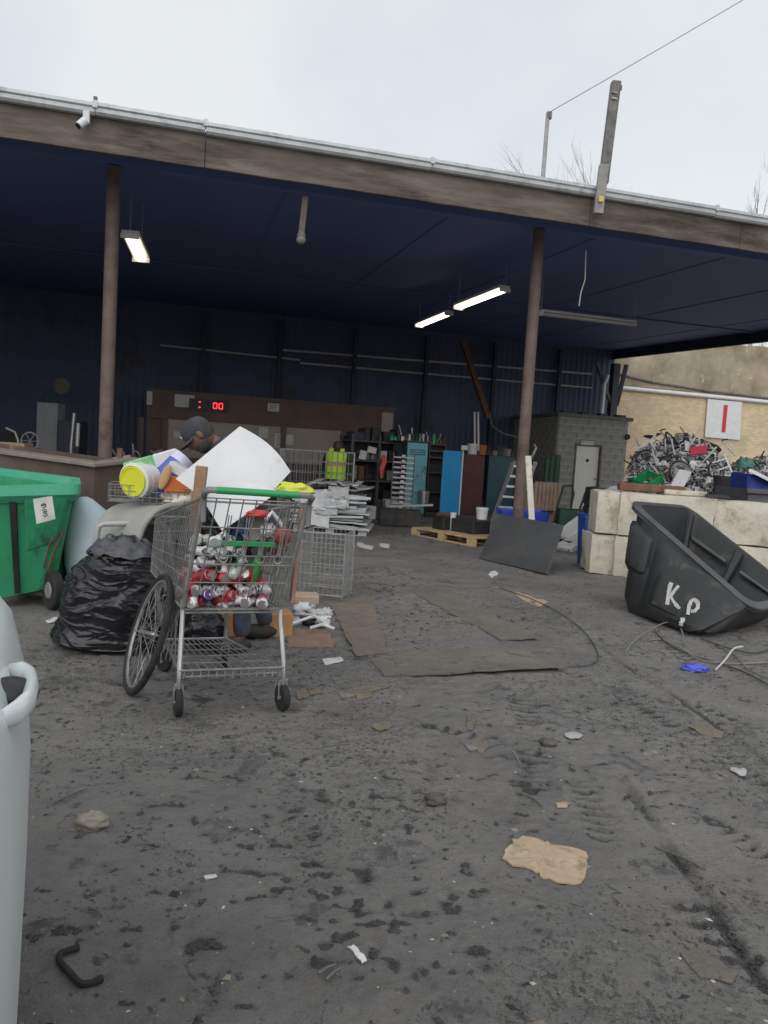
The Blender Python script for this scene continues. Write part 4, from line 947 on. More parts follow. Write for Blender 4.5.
# wire basket with pails on top
wb = [D(108, 492, 5.25), D(206, 492, 5.25)]; wb = [VV((q.x, q.y, 0)) for q in wb]; dz0, dz1 = .95, 1.07; dp_ = VV((-.09, .32, 0))
t = thing('wire_basket', 'low wire basket holding pails behind the left of the trolley', 'basket', (wb[0].x, wb[0].y, dz0)); z_ = lambda p, z: VV((p.x, p.y, z))
a, b, c, d = wb[0], wb[1], wb[1] + dp_, wb[0] + dp_
mesh_panel([z_(a, dz0), z_(b, dz0), z_(b, dz1), z_(a, dz1)], 14, 3, .0028).build('front_grid', m_wire, t)
mesh_panel([z_(d, dz0), z_(c, dz0), z_(c, dz1), z_(d, dz1)], 14, 3, .0028).build('back_grid', m_wire, t)
mesh_panel([z_(a, dz0), z_(d, dz0), z_(d, dz1), z_(a, dz1)], 6, 3, .0028).build('end_grid', m_wire, t)
mesh_panel([z_(b, dz0), z_(c, dz0), z_(c, dz1), z_(b, dz1)], 6, 3, .0028).build('end_grid', m_wire, t)
mesh_panel([z_(a, dz0), z_(b, dz0), z_(c, dz0), z_(d, dz0)], 14, 6, .0028).build('floor_grid', m_wire, t)
def bucket(name, label, c, axis_, r0, r1, ln, mat, inner=None, cat='bucket', th=.004, rim=True):
    c = VV(c); q = VV(axis_).normalized().to_track_quat('Z', 'Y').to_matrix().to_4x4(); t = thing(name, label, cat, c); mb = MB(); mb.M = Matrix.Translation(c) @ q
    mb.lathe([(0, 0), (r0, 0), (r1, ln), (r1 - th, ln), (r0 - th, th), (0, th)], 28); mb.build('bucket_body', mat, t, smooth=True)
    if rim:
        mb = MB(); mb.M = Matrix.Translation(c) @ q; mb.lathe([(r1 - .001, ln - .035), (r1 + .007, ln - .033), (r1 + .008, ln), (r1 - .001, ln + .004)], 28); mb.lathe([(r1 - .006, ln - .07), (r1 + .004, ln - .07), (r1 + .004, ln - .062), (r1 - .006, ln - .062)], 28); mb.build('bucket_rim', mat, t, smooth=True)
    return t
m_yel = M('yellow_plastic', (.62, .62, .02), (.68, .7, .05), scale=3, rough=.45)
ax1 = VV((-.36, -.90, -.10)).normalized(); c = D(150, 478, 5.42); bucket('white_bucket', 'white plastic bucket lying in the wire basket', c, ax1, .10, .118, .17, m_white)
c2 = c + ax1 * .085; bucket('yellow_bucket', 'yellow green pail nested in the mouth of the white bucket', c2, ax1, (.085), .108, .105, m_yel, rim=False)
c3 = c2 + ax1 * .10; q = ax1.to_track_quat('Z', 'Y').to_matrix().to_4x4(); mb = MB(); mb.M = Matrix.Translation(c3) @ q; mb.lathe([(0, -.008), (.104, -.008), (.105, 0), (.09, .003), (.086, -.002), (0, -.002)], 28)
tag(mb.build('yellow_disc', m_yel, smooth=True, loc=c3), 'round yellow lid closing the pail in the basket', 'lid')
blob('white_bag', 'crumpled white bag in the wire basket left of the wooden plank', 'bag', D(184, 499, 5.35), (.15, .1, .075), M('dirty_white_bag', (.55, .52, .44), (.68, .65, .56), scale=6, rough=.8), .4, 3, 5)
def roll(name, label, a, b, r, mat, endmat, cat):
    a, b = VV(a), VV(b); t = thing(name, label, cat, a); MB().tube([a, b], r, 20).build('roll_body', mat, t, smooth=True); d = (b - a).normalized()
    MB().tube([b - d * .004, b + d * .06], r * 1.02, 20).build('roll_end', endmat, t, smooth=True); return t
m_blue = M('blue_wrap', (.06, .1, .42), (.09, .14, .5), scale=3, rough=.45); m_lav = M('lavender', (.55, .53, .75), (.75, .74, .82), scale=6, rough=.5)
roll('blue_tub', 'blue cylinder with pale end lying slanted above the basket', D(153, 490, 5.5), D(179, 464, 5.6), .088, m_blue, m_lav, 'tube')
a, b = D(126, 470, 5.75), D(168, 458, 5.8); t = thing('green_packet', 'green and white packet behind the white bucket', 'packet', a)
MB().bar(a, a.lerp(b, .68), .12, .11).build('green_end', M('packet_green', (.05, .4, .12), (.3, .6, .3), scale=8, rough=.5), t, bevel=.01); MB().bar(a.lerp(b, .685), b + (b - a) * .25, .12, .11).build('white_end', m_white, t, bevel=.01)
c = D(165, 477, 5.2); q = VV((.75, -.6, .15)).to_track_quat('Z', 'Y').to_matrix().to_4x4(); mb = MB(); mb.M = Matrix.Translation(c) @ q; mb.M = Matrix.Translation(c) @ Matrix.Rotation(.32, 4, 'Y'); mb.ball((0, 0, 0), (.034, .014, .092), 20, 14)
tag(mb.build('wooden_paddle', M('paddle_wood', (.42, .25, .1), (.5, .32, .15), scale=7, rough=.6), smooth=True, loc=c), 'narrow oval tan wooden board upright in front of the blue cylinder', 'board')
t = thing('orange_carton', 'orange and white carton between the blue cylinder and the plank', 'box', D(177, 482, 5.3)); c = D(177, 484, 5.3)
MB().box(c, (.17, .12, .11), Matrix.Rotation(.3, 3, 'Z')).build('orange_half', M('orange', (.6, .14, .03), rough=.6), t, bevel=.006); MB().box(c + VV((.02, .01, .095)), (.16, .12, .07), Matrix.Rotation(.45, 3, 'Y')).build('white_half', m_white, t, bevel=.006)
# pale blue vessel
a = VV((-2.32, 6.55, .0)); tip = D(80, 497, 6.35); q = (tip - a).to_track_quat('Z', 'Y').to_matrix().to_4x4(); ln = (tip - a).length; mb = MB(); mb.M = Matrix.Translation(a) @ q
mb.lathe([(0, 0), (.2, .0), (.27, .1), (.30, .3 * ln), (.285, .45 * ln), (.235, .65 * ln), (.165, .82 * ln), (.09, .95 * ln), (.055, .985 * ln), (0, ln)], 32)
tag(mb.build('pale_vessel', M('pale_blue_grey', (.44, .53, .57), (.52, .61, .65), scale=2, rough=.5), smooth=True, loc=a), 'pale blue grey tapered plastic vessel between the green tote and the rubbish bag', 'vessel')

# ------------------------------------------------------------------ green wheeled tote
m_tote = M('tote_green', (.025, .25, .115), (.035, .32, .15), scale=2.2, rough=.5, dirt=(.03, .13, .065), dscale=2.6, dthr=.53, vs=(1.6, 1.6, .6))
m_totein = M('tote_rim_green', (.06, .37, .22), (.085, .44, .28), scale=3, rough=.5, dirt=(.16, .4, .27), dscale=6, dthr=.56)
Rn, Rl, Rb, Rbl = D(81, 485, 5.85), D(-46, 487, 5.55), D(80, 479, 6.75), D(-46, 462, 7.1)
t = thing('green_tote', 'green plastic wheeled tote with a white paper label at the left edge', 'tote', (-2.75, 6.2, 0))
bn, bl_, bb, bbl = D(51, 588, 6.05), D(-8, 600, 5.9), VV((-2.72, 6.75, .14)), VV((-3.2, 6.8, .14))
ins = lambda p: p.lerp((Rn + Rl + Rb + Rbl) / 4, .09) + VV((0, 0, -.06))
I = [ins(q) for q in (Rn, Rl, Rbl, Rb)]; Bt = [bn, bl_, bbl, bb]
def loft(rings, cap_end=True):
    mb = MB(); n = len(rings[0]); vs = [q for r_ in rings for q in r_]
    fs = [(i * n + k, i * n + (k + 1) % n, (i + 1) * n + (k + 1) % n, (i + 1) * n + k) for i in range(len(rings) - 1) for k in range(n)]
    if cap_end: fs.append(tuple((len(rings) - 1) * n + k for k in range(n)))
    return mb.add(vs, fs)
def rounded(c4, r=.12, m=5):
    out = []; c4 = [VV(q) for q in c4]
    for i in range(4):
        p, a, b = c4[i], c4[i - 1], c4[(i + 1) % 4]; a = p + (a - p).normalized() * r; b = p + (b - p).normalized() * r
        for k in range(m): f = k / (m - 1); out.append(a * (1 - f) ** 2 + p * 2 * f * (1 - f) + b * f * f)
    return out
rI, rB = rounded(I, .08), rounded(Bt, .10); cen = sum(I, VV()) / 4
inner = [q.lerp(cen, .03) for q in rI]; innb = [q.lerp(sum(Bt, VV()) / 4, .05) + VV((0, 0, .03)) for q in rB]
o = loft([inner, innb]); k0 = len(o.v); o2 = loft([rI, rB]); o.v += o2.v; o.f += [tuple(i + k0 for i in f) for f in o2.f]
o.build('tote_body', m_tote, t, smooth=True)
ro = rounded([Rn, Rl, Rbl, Rb], .07); ri = [q.lerp(sum(ro, VV()) / len(ro), .11) for q in ro]; dn_ = VV((0, 0, -.075))
sag = lambda q, k: q + VV((0, 0, .014 * mnoise.noise((q.x * 3, q.y * 2, 1)) - k))
loft([[q + VV((0, 0, -.06)) for q in ri], [sag(q, 0) for q in ri], [sag(q, -.004) for q in ro], [sag(q, .0) + dn_ for q in ro], [q + dn_ for q in rI]], False).build('tote_rim', m_totein, t, smooth=30)
# raised front panel, black strip for the shaded gap, label
fp = lambda u, v, off=.012: lerp4([Bt[1], Bt[0], I[0], I[1]], u, v) + VV((.18, -.97, 0)) * off
mb = MB(); mb.hexa([fp(.56, .42), fp(.93, .50), fp(.93, .5, -.03), fp(.56, .42, -.03)], [fp(.56, .97, .05), fp(.97, .97, .05), fp(.97, .97, -.03), fp(.56, .97, -.03)]); mb.build('front_pocket', m_tote, t, bevel=.015, segs=2)
mb = MB(); mb.hexa([fp(.40, .02, .03), fp(.48, .02, .03), fp(.48, .02, -.03), fp(.40, .02, -.03)], [fp(.42, .93, .03), fp(.48, .93, .03), fp(.48, .93, -.03), fp(.42, .93, -.03)]); mb.build('gap_shade_strip', m_black, t)  # black strip imitates the shaded gap in the tote front
L4 = [V(36, 523, (Rl.x, Rl.y - .0), (Rn.x, Rn.y - .0)) for _ in (0,)]
lp = lambda x, y: D(x, y, 5.60)
lab = MB().hexa([lp(36.5, 524), lp(55.5, 519), lp(55.5, 519) + VV((0, .004, 0)), lp(36.5, 524) + VV((0, .004, 0))], [lp(33, 499), lp(52, 496), lp(52, 496) + VV((0, .004, 0)), lp(33, 499) + VV((0, .004, 0))]).build('paper_label', m_paper, t)
mb = MB(); lq = lambda x, y: D(x, y, 5.596)
for st in (((41, 505), (44, 503), (46, 506), (43, 508)), ((41, 506), (46, 504)), ((42, 510), (46, 509), (43, 512), (47, 511)), ((43, 515), (45, 517), (46, 514), (48, 516)), ((43, 513), (47, 513))):
    mb.tube([lq(*q) for q in st], .0028, 4)
mb.build('handwriting', m_black, lab)
mb = MB()
for st in (((40, 570), (42, 550), (47, 537), (51, 540)), ((45, 572), (47, 556), (51, 540))): mb.tube([fp((x + 14) / 66, (590 - y) / 85, .014) for x, y in st], .006, 5)
mb.build('red_scrawl', M('red_scrawl', (.22, .07, .05), rough=.8), t)
def tote_wheel(c, yaw, r=.155):
    mb = MB(); mb.M = Matrix.Translation(VV(c)) @ rotz(yaw) @ Matrix.Rotation(PI / 2, 4, 'Y'); mb.lathe([(.05, -.035), (r * .9, -.04), (r, -.025), (r, .025), (r * .9, .04), (.05, .035)], 24); w_ = mb.build('wheel', m_rubber, t, smooth=True)
    mb = MB(); mb.M = Matrix.Translation(VV(c)) @ rotz(yaw) @ Matrix.Rotation(PI / 2, 4, 'Y'); mb.lathe([(0, -.045), (.06, -.045), (.075, -.03), (.075, .03), (.06, .045), (0, .045)], 16); mb.build('hub', m_greyplast, w_, smooth=True)
tote_wheel(D(53, 590, 5.98), .75); tote_wheel((-2.75, 6.8, .15), .35); tote_wheel((-3.35, 6.3, .15), .35)
MB().box(D(40, 592, 6.1), (.3, .1, .06)).build('axle_block', m_black, t, bevel=.01)

# ------------------------------------------------------------------ rusty steel trough behind the tote
m_cont = M('brown_steel', (.075, .05, .04), (.13, .09, .072), scale=2.5, rough=.75, bump=.15, dirt=(.3, .2, .12), dscale=2.4, dthr=.60)
m_lip = M('worn_lip', (.17, .14, .12), (.27, .235, .21), scale=5, rough=.7, dirt=(.1, .06, .045), dscale=5)
C0 = VV((-2.88, 7.5, 0)); dl = VV((-.9, .43, 0)).normalized(); dr = VV((.43, .9, 0)).normalized(); t = thing('steel_trough', 'brown rusty steel trough with a worn flat lip behind the green tote', 'container', C0)
LL, LR_ = 3.6, .62; zt = lambda l, r_: 1.09 + .04 * l + .09 * r_
q_ = lambda l, r_, z: C0 + dl * l + dr * r_ + VV((0, 0, z))
for l0, l1, r0, r1 in ((0, LL, 0, .05), (0, .05, .052, LR_), (LL - .05, LL, .052, LR_), (.052, LL - .052, LR_ - .05, LR_)):
    MB().hexa([q_(l0, r0, .0), q_(l0, r1, .0), q_(l1, r1, .0), q_(l1, r0, .0)][::-1], [q_(l0, r0, zt(l0, r0)), q_(l0, r1, zt(l0, r1)), q_(l1, r1, zt(l1, r1)), q_(l1, r0, zt(l1, r0))][::-1]).build('side_plate', m_cont, t)
for l0, l1, r0, r1 in ((-.06, LL, -.06, .10), (-.06, .10, .102, LR_)):
    MB().hexa([q_(l0, r0, zt(l0, r0) + .002), q_(l0, r1, zt(l0, r1) + .002), q_(l1, r1, zt(l1, r1) + .002), q_(l1, r0, zt(l1, r0) + .002)][::-1], [q_(l0, r0, zt(l0, r0) + .045), q_(l0, r1, zt(l0, r1) + .045), q_(l1, r1, zt(l1, r1) + .045), q_(l1, r0, zt(l1, r0) + .045)][::-1]).build('lip', m_lip, t, bevel=.008)
MB().hexa([q_(.06, .06, .3), q_(.06, LR_ - .06, .3), q_(LL - .06, LR_ - .06, .3), q_(LL - .06, .06, .3)][::-1], [q_(.06, .06, .8), q_(.06, LR_ - .06, .8), q_(LL - .06, LR_ - .06, .8), q_(LL - .06, .06, .8)][::-1]).build('scrap_fill', m_rust, t)
for l in (1.1, 2.3): MB().hexa([q_(l, -.045, .05), q_(l + .07, -.045, .05), q_(l + .07, -.002, .05), q_(l, -.002, .05)], [q_(l, -.045, .98), q_(l + .07, -.045, .98), q_(l + .07, -.002, .98), q_(l, -.002, .98)]).build('rib', m_cont, t)
a = D(120, 475, 8.0); MB().bar(VV((a.x, a.y, .7)), D(120, 448, 8.0), .045, .045).build('corner_stake', m_rust, t)

# ------------------------------------------------------------------ car at the left edge
m_car = M('silver_car_paint', (.68, .72, .72), (.72, .76, .76), scale=2, rough=.28, metal=.15, dirt=(.55, .57, .57), dscale=9, dthr=.6); m_glass = M('car_glass', (.02, .025, .028), rough=.08)
ca = VV((-.405, .914, 0)); cn = VV((.914, .405, 0)); c_org = VV((-.592, 1.25, 0)) - cn * .9 + ca * (-1.2)
car = thing('parked_car', 'silver car with a body coloured door handle at the left edge', 'car', c_org)
cq = lambda l, w_, z: c_org + ca * l + cn * w_ + VV((0, 0, z))
side = [(.80, .20), (.86, .30), (.90, .50), (.915, .68), (.905, .82), (.875, .94), (.83, 1.0), (.70, 1.02)]
def ring_at(l, k, dz=0.0, zs=1.0): return [cq(l, w_ * k, z * zs + dz) for w_, z in side] + [cq(l, -w_ * k, z * zs + dz) for w_, z in reversed(side)]
rings = [ring_at(-2.2, .72, .05, .75), ring_at(-2.1, .88, .02, .85), ring_at(-1.5, .98, 0, .93), ring_at(-.6, 1.0, 0, .98), ring_at(.4, 1.0), ring_at(1.2, 1.0), ring_at(1.7, .995), ring_at(2.0, .975, 0, .99), ring_at(2.2, .92, 0, .97), ring_at(2.3, .80, .03, .92)]
mb = loft(rings); n16 = 16; mb.f.append(tuple(range(n16 - 1, -1, -1))); body = mb.build('body', m_car, car, smooth=50)
gs = [(.72, 1.015), (.60, 1.30), (.52, 1.42)]
gr_ = lambda l, k, hz: [cq(l, .74 * k, 1.0), cq(l - (.0), .56 * k, 1.0 + hz), cq(l, -.56 * k, 1.0 + hz), cq(l, -.74 * k, 1.0)]
mb = loft([gr_(-1.15, 1, .02), gr_(-.45, 1, .40), gr_(.9, 1, .42), gr_(1.7, .96, .02)]); mb.build('greenhouse', m_glass, car)
mb = MB(); mb.hexa([cq(-.5, .57, 1.40), cq(.95, .57, 1.42), cq(.95, -.57, 1.42), cq(-.5, -.57, 1.40)], [cq(-.4, .5, 1.455), cq(.85, .5, 1.465), cq(.85, -.5, 1.465), cq(-.4, -.5, 1.455)]); mb.build('roof', m_car, car, bevel=.02, segs=2)
for l in (-1.4, 1.35):
    for s_ in (-1, 1):
        mb = MB(); mb.M = frame(cq(l, s_ * .80, .31), ca, VV((0, 0, 1)), cn * 1.0); mb.lathe([(.18, -.1), (.29, -.1), (.31, -.07), (.31, .07), (.29, .1), (.18, .1)], 28); w_ = mb.build('wheel', m_rubber, car, smooth=True)
        mb = MB(); mb.M = frame(cq(l, s_ * .80, .31), ca, VV((0, 0, 1)), cn * 1.0); mb.lathe([(0, -.09), (.18, -.085), (.18, .085), (0, .09)], 20); mb.build('rim', m_silver, w_, smooth=True)
# door seams and handle on the near side
hl = (VV((-.60, 1.30, 0)) - c_org).dot(ca) + .06
wz = .885
hp = [cq(hl - .13, wz - .012, .925), cq(hl - .115, wz + .010, .93), cq(hl - .07, wz + .026, .932), cq(hl, wz + .030, .935), cq(hl + .06, wz + .026, .936), cq(hl + .10, wz + .012, .935), cq(hl + .115, wz - .012, .933)]
rgs = []
for i_, p_ in enumerate(hp):
    tn_ = (hp[min(i_ + 1, 6)] - hp[max(i_ - 1, 0)]).normalized(); sn_ = tn_.cross(VV((0, 0, 1))).normalized(); a_, b_ = (.012, .022) if 0 < i_ < 6 else (.008, .016)
    rgs.append([p_ + sn_ * a_ * math.cos(q_ * PI / 8) + VV((0, 0, 1)) * b_ * math.sin(q_ * PI / 8) for q_ in range(16)])
loft(rgs).build('door_handle', m_car, car, smooth='all')
MB().ball(cq(hl, wz - .006, .925), (.05, .05, .03), 14, 8).build('handle_recess', m_black, car, smooth=True)

# ------------------------------------------------------------------ black tipping hopper
def PL(px_, py_, p, n):
    d = VV(_ray(px_, py_)); o = VV((0, 0, CAM_H)); p, n = VV(p), VV(n); return o + d * ((p - o).dot(n) / d.dot(n))
m_hop = M('hopper_black', (.013, .014, .015), (.026, .027, .028), scale=2.4, rough=.55, bump=.1, dirt=(.075, .07, .06), dscale=3.4, dthr=.57)
m_hoprim = M('hopper_rim', (.05, .052, .054), (.08, .082, .085), scale=5, rough=.45)
HA, HB = D(634, 504, 7.45), D(752, 606, 6.45)
HD = D(689, 508, 8.25); HC = HB + (HD - HA) + VV((0, 0, .02))
ha, hb = VV((2.36, 7.22, .02)), VV((2.72, 6.35, .02)); hd_, hc = VV((3.12, 7.95, .05)), VV((3.45, 6.95, .03))
t = thing('tipping_hopper', 'black plastic tipping hopper lying tilted with pale painted letters on its side', 'hopper', (2.9, 7.1, 0))
rT, rBt = rounded([HA, HB, HC, HD], .16, 6), rounded([ha, hb, hc, hd_], .16, 6)
cT, cB = (HA + HB + HC + HD) / 4, (ha + hb + hc + hd_) / 4
mid = [a.lerp(b, .45) + (a.lerp(b, .45) - cT.lerp(cB, .45)) * .05 for a, b in zip(rT, rBt)]
low = [a.lerp(b, .86) + (a.lerp(b, .86) - cT.lerp(cB, .86)) * .10 for a, b in zip(rT, rBt)]
o = loft([rT, mid, low, rBt]); sh = lambda ring_, c_, k_: [q.lerp(c_, k_) for q in ring_]
o2 = loft([sh(rT, cT, .03), sh(mid, cT.lerp(cB, .45), .04), sh(low, cT.lerp(cB, .86), .06), [q + VV((0, 0, .05)) for q in sh(rBt, cB, .08)]]); k0 = len(o.v); o.v += o2.v; o.f += [tuple(i + k0 for i in f) for f in o2.f]
o.build('hopper_shell', m_hop, t, smooth=35)
nT = (HB - HA).cross(HD - HA).normalized()
if nT.z < 0: nT = -nT
ro = [q + (q - cT).normalized() * .05 for q in rT]
loft([[q - nT * .05 for q in ro], [q for q in ro], [q + nT * .012 for q in sh(rT, cT, .03)], [q - nT * .02 for q in sh(rT, cT, .035)]], False).build('hopper_rim', m_hoprim, t, smooth=30)
MB().tube([q + (q - cT).normalized() * .052 - nT * .01 for q in rT], .013, 6, closed=True).build('rim_lip', m_hoprim, t, smooth=True)
# near side: stepped panels
nF = (HB - HA).cross(ha - HA).normalized()
if nF.y > 0: nF = -nF
hq = lambda u, v, off=0: lerp4([HA, HB, hb, ha], u, v) + nF * off
def face_panel(name, u0, u1, v0, v1, proud, sl=.0):
    n = 10; rows = []
    for j in range(n + 1):
        v = v0 + (v1 - v0) * j / n; rr_ = []
        for i in range(n + 1):
            u = u0 + (u1 - u0) * i / n; e = min(i, n - i, j, n - j); ed = -.05 if e == 0 else 0
            rr_.append(hq(u, v, proud + (.04 * v / .45 if v < .45 else .04 + .02 * (v - .45) / .41) + ed))
        rows.append(rr_)
    MB().slab(rows, .03 if 1 else 0).build(name, m_hop, t, smooth=45)
face_panel('side_panel', .28, .995, .10, .95, .045)
face_panel('letter_panel', .37, .74, .40, .82, .072)
face_panel('corner_panel', .0, .22, .16, .58, .008)
# ribs on the inside of the far wall
nI = -((HC - HD).cross(hd_ - HD).normalized())
if nI.y > 0: nI = -nI
gq = lambda u, v, off: lerp4([HD, HC, hc, hd_], u, v).lerp(cT.lerp(cB, v), .05) + nI * off
for u0, u1, v0, v1 in ((.06, .44, .25, .30), (.58, .95, .25, .30)): MB().hexa([gq(u0, v0, -.02), gq(u1, v0, -.02), gq(u1, v1, -.02), gq(u0, v1, -.02)], [gq(u0, v0, .03), gq(u1, v0, .03), gq(u1, v1, .03), gq(u0, v1, .03)]).build('inner_rib', m_hoprim, t, bevel=.01)
for u in (-.02, .47): MB().hexa([gq(u, .02, -.03), gq(u + .07, .02, -.03), gq(u + .07, .9, -.03), gq(u, .9, -.03)], [gq(u, .02, .05), gq(u + .07, .02, .05), gq(u + .07, .9, .05), gq(u, .9, .05)]).build('inner_step', m_hop, t, bevel=.02, segs=2)
m_chalk = M('pale_spray', (.5, .5, .47), (.34, .34, .33), scale=30, rough=.9)
from mathutils.bvhtree import BVHTree
hv, hf = [], []
for o_ in t.children:
    if o_.type == 'MESH':
        k0 = len(hv); hv += [q.co + ORG[o_.name] for q in o_.data.vertices]; hf += [tuple(i + k0 for i in p_.vertices) for p_ in o_.data.polygons]
hbv = BVHTree.FromPolygons(hv, hf)
def on_hopper(x, y):
    h_ = hbv.ray_cast(VV((0, 0, CAM_H)), VV(_ray(x, y)).normalized()); return h_[0] + h_[1] * .005 * (1 if h_[1].dot(VV(_ray(x, y))) < 0 else -1), h_[1]
for nm, st, rw in (('painted_letter', ((672, 583), (670, 590), (669, 597), (668, 605)), .026), ('painted_letter', ((679, 586), (675, 591), (671, 597), (674, 602), (677, 606), (680, 609)), .019),
                   ('painted_letter', ((688, 615), (689, 608), (691, 602), (695, 600), (698, 603), (698, 608), (695, 612), (691, 612)), .022), ('painted_drip', ((683, 618), (683, 622), (682, 626)), .028)):
    d_ = []
    for (x0, y0), (x1, y1) in zip(st, st[1:]): d_ += [(x0 + (x1 - x0) * k / 4, y0 + (y1 - y0) * k / 4) for k in range(4)]
    d_.append(st[-1]); hits = [on_hopper(*q) for q in d_]; P_ = [h_[0] for h_ in hits]; mb = MB()
    tt = [(P_[min(i + 1, len(P_) - 1)] - P_[max(i - 1, 0)]).normalized().cross(VV(_ray(675, 600)).normalized()) for i in range(len(P_))]
    w_ = [rw * (.75 + .5 * abs(mnoise.noise((i * .9, rw * 99, 1)))) for i in range(len(P_))]
    mb.add([p - s_ * w for p, s_, w in zip(P_, tt, w_)] + [p + s_ * w for p, s_, w in zip(P_, tt, w_)], [(i, i + 1, len(P_) + i + 1, len(P_) + i) for i in range(len(P_) - 1)])
    mb.build(nm, m_chalk, t)

# ------------------------------------------------------------------ big concrete blocks
m_conc = M('pale_concrete', (.47, .435, .35), (.63, .59, .49), scale=2.2, rough=.95, bump=.5, bscale=26, dirt=(.33, .29, .22), dscale=3.0, dthr=.51)
CW = VV((.963, -.27, 0)).normalized(); CB = VV((.27, .963, 0)).normalized(); CP = VV((2.70, 9.78, 0))
def big_block(label, s, back, z, ln, dp, h, yaw, seed):
    c = CP + CW * s + CB * back; x = Matrix.Rotation(yaw, 3, 'Z') @ CW; y = Matrix.Rotation(yaw, 3, 'Z') @ CB; mb = MB(); nx_, ny_, nz_ = max(3, int(ln / .07)), max(3, int(dp / .09)), 8
    def P_(u, v, w):
        q = c + x * (ln * u) + y * (dp * v) + VV((0, 0, z + h * w)); cc_ = VV((2 * u - 1, 2 * v - 1, 2 * w - 1)); e = sorted((abs(cc_.x), abs(cc_.y), abs(cc_.z)))
        rd = max(0, e[1] - .9) * .14; n_ = mnoise.noise(q * 2.6 + VV((seed, 0, 0))) * .02 + mnoise.noise(q * 8 + VV((seed, 5, 0))) * .008
        return q + (c + x * ln / 2 + y * dp / 2 + VV((0, 0, z + h / 2)) - q).normalized() * (rd * (1 + 1.5 * mnoise.noise(q * 5)) + n_)
    def face(f, a, b):
        mb.add([f(i / a, j / b) for j in range(b + 1) for i in range(a + 1)], [(j * (a + 1) + i, j * (a + 1) + i + 1, (j + 1) * (a + 1) + i + 1, (j + 1) * (a + 1) + i) for j in range(b) for i in range(a)])
    face(lambda u, w: P_(u, 0, w), nx_, nz_); face(lambda u, w: P_(1 - u, 1, w), nx_, nz_); face(lambda v, w: P_(0, 1 - v, w), ny_, nz_); face(lambda v, w: P_(1, v, w), ny_, nz_); face(lambda u, v: P_(u, v, 1), nx_, ny_); face(lambda u, v: P_(u, 1 - v, 0), nx_, ny_)
    o = mb.build('concrete_block', m_conc, smooth=50, loc=c); tag(o, label, 'concrete block', 'stacked concrete blocks behind the black hopper')
big_block('narrow upright pale concrete block at the lower left end of the stack', 0, .02, 0, .31, .55, .53, .25, 1)
big_block('narrow pale concrete block at the upper left end of the stack', .03, .0, .535, .30, .55, .55, .2, 2)
big_block('long lower pale concrete block behind the left of the black hopper', .28, 0, 0, 1.17, .6, .53, 0, 3)
big_block('long upper pale concrete block with a rusty beam on top', .30, -.02, .535, 1.15, .6, .55, .0, 4)
big_block('lower pale concrete block hidden behind the middle of the hopper', 1.43, .02, 0, 1.2, .6, .53, 0, 5)
big_block('upper pale concrete block at the right edge behind the hopper rim', 1.43, .03, .535, 1.25, .6, .53, -.02, 6)
big_block('lower concrete block at the far right end of the row', 2.66, 0, 0, 1.2, .6, .53, 0, 7)
big_block('upper concrete block at the far right end of the row', 2.70, .02, .535, 1.2, .6, .53, .01, 8)
a, b = D(618, 491, 10.05), D(683, 496, 9.9); a.z, b.z = 1.15, 1.15; tag(MB().bar(a, b, .26, .10).build('rusty_beam', m_rust, loc=a, bevel=.012), 'rusty brown steel beam lying on the upper concrete block', 'beam')
c = CP + CW * 1.05 + CB * .3; tag(MB().box(c + VV((0.05, 0, 1.125)), (.5, .4, .06), Matrix.Rotation(-.3, 3, 'Z')).build('concrete_slab', m_conc, loc=c, bevel=.012), 'thin pale slab lying on the concrete blocks right of the rusty beam', 'slab')
a, b = D(705, 500, 9.5), D(727, 503, 9.45); a.z = b.z = 1.115; tag(MB().bar(a, b, .2, .03).build('dark_plate', m_black, loc=a), 'dark flat plate on top of the blocks above the hopper', 'plate')

# ------------------------------------------------------------------ scrap heap
hr = random.Random(11); HX, HY = 6.1, 14.6
def heap_h(x, y):
    a = 2.1 * max(0, 1 - math.hypot((x - 5.75) / 2.0, (y - 15.0) / 2.6)) ** .62; b = 1.85 * max(0, 1 - math.hypot((x - 8.1) / 2.8, (y - 15.5) / 2.4)) ** .6; c_ = 1.5 * max(0, 1 - math.hypot((x - 6.9) / 2.2, (y - 13.2) / 2.2)) ** .6
    edge = min(1, max(0, (x - .312 * y) / .16)); return max(a, b, c_) * edge + .14 * mnoise.noise((x * 1.7, y * 1.7, 3))
heap = thing('scrap_heap', 'tall grey heap of tangled scrap metal behind the concrete blocks', 'scrap heap', (HX, HY, 0))
m_scrapd = M('scrap_dark', (.02, .02, .022), (.07, .065, .06), scale=4, rough=.7, metal=.2); m_scrapg = M('scrap_grey', (.22, .22, .22), (.46, .45, .44), scale=3, rough=.5, metal=.4)
m_scrapl = M('scrap_light', (.6, .6, .6), (.82, .82, .82), scale=3, rough=.5, metal=.0); m_scrapb = M('scrap_brown', (.14, .1, .075), (.3, .24, .19), scale=3, rough=.8)
n = 40; rows = [[VV((3.7 + 7.6 * i / n, 12.0 + 6.2 * j / n, heap_h(3.7 + 7.6 * i / n, 12.0 + 6.2 * j / n) - .22)) for i in range(n + 1)] for j in range(n + 1)]
mb = MB(); mb.add([q for r_ in rows for q in r_], [(j * (n + 1) + i, j * (n + 1) + i + 1, (j + 1) * (n + 1) + i + 1, (j + 1) * (n + 1) + i) for j in range(n) for i in range(n)]); mb.build('heap_core', m_scrapd, heap)
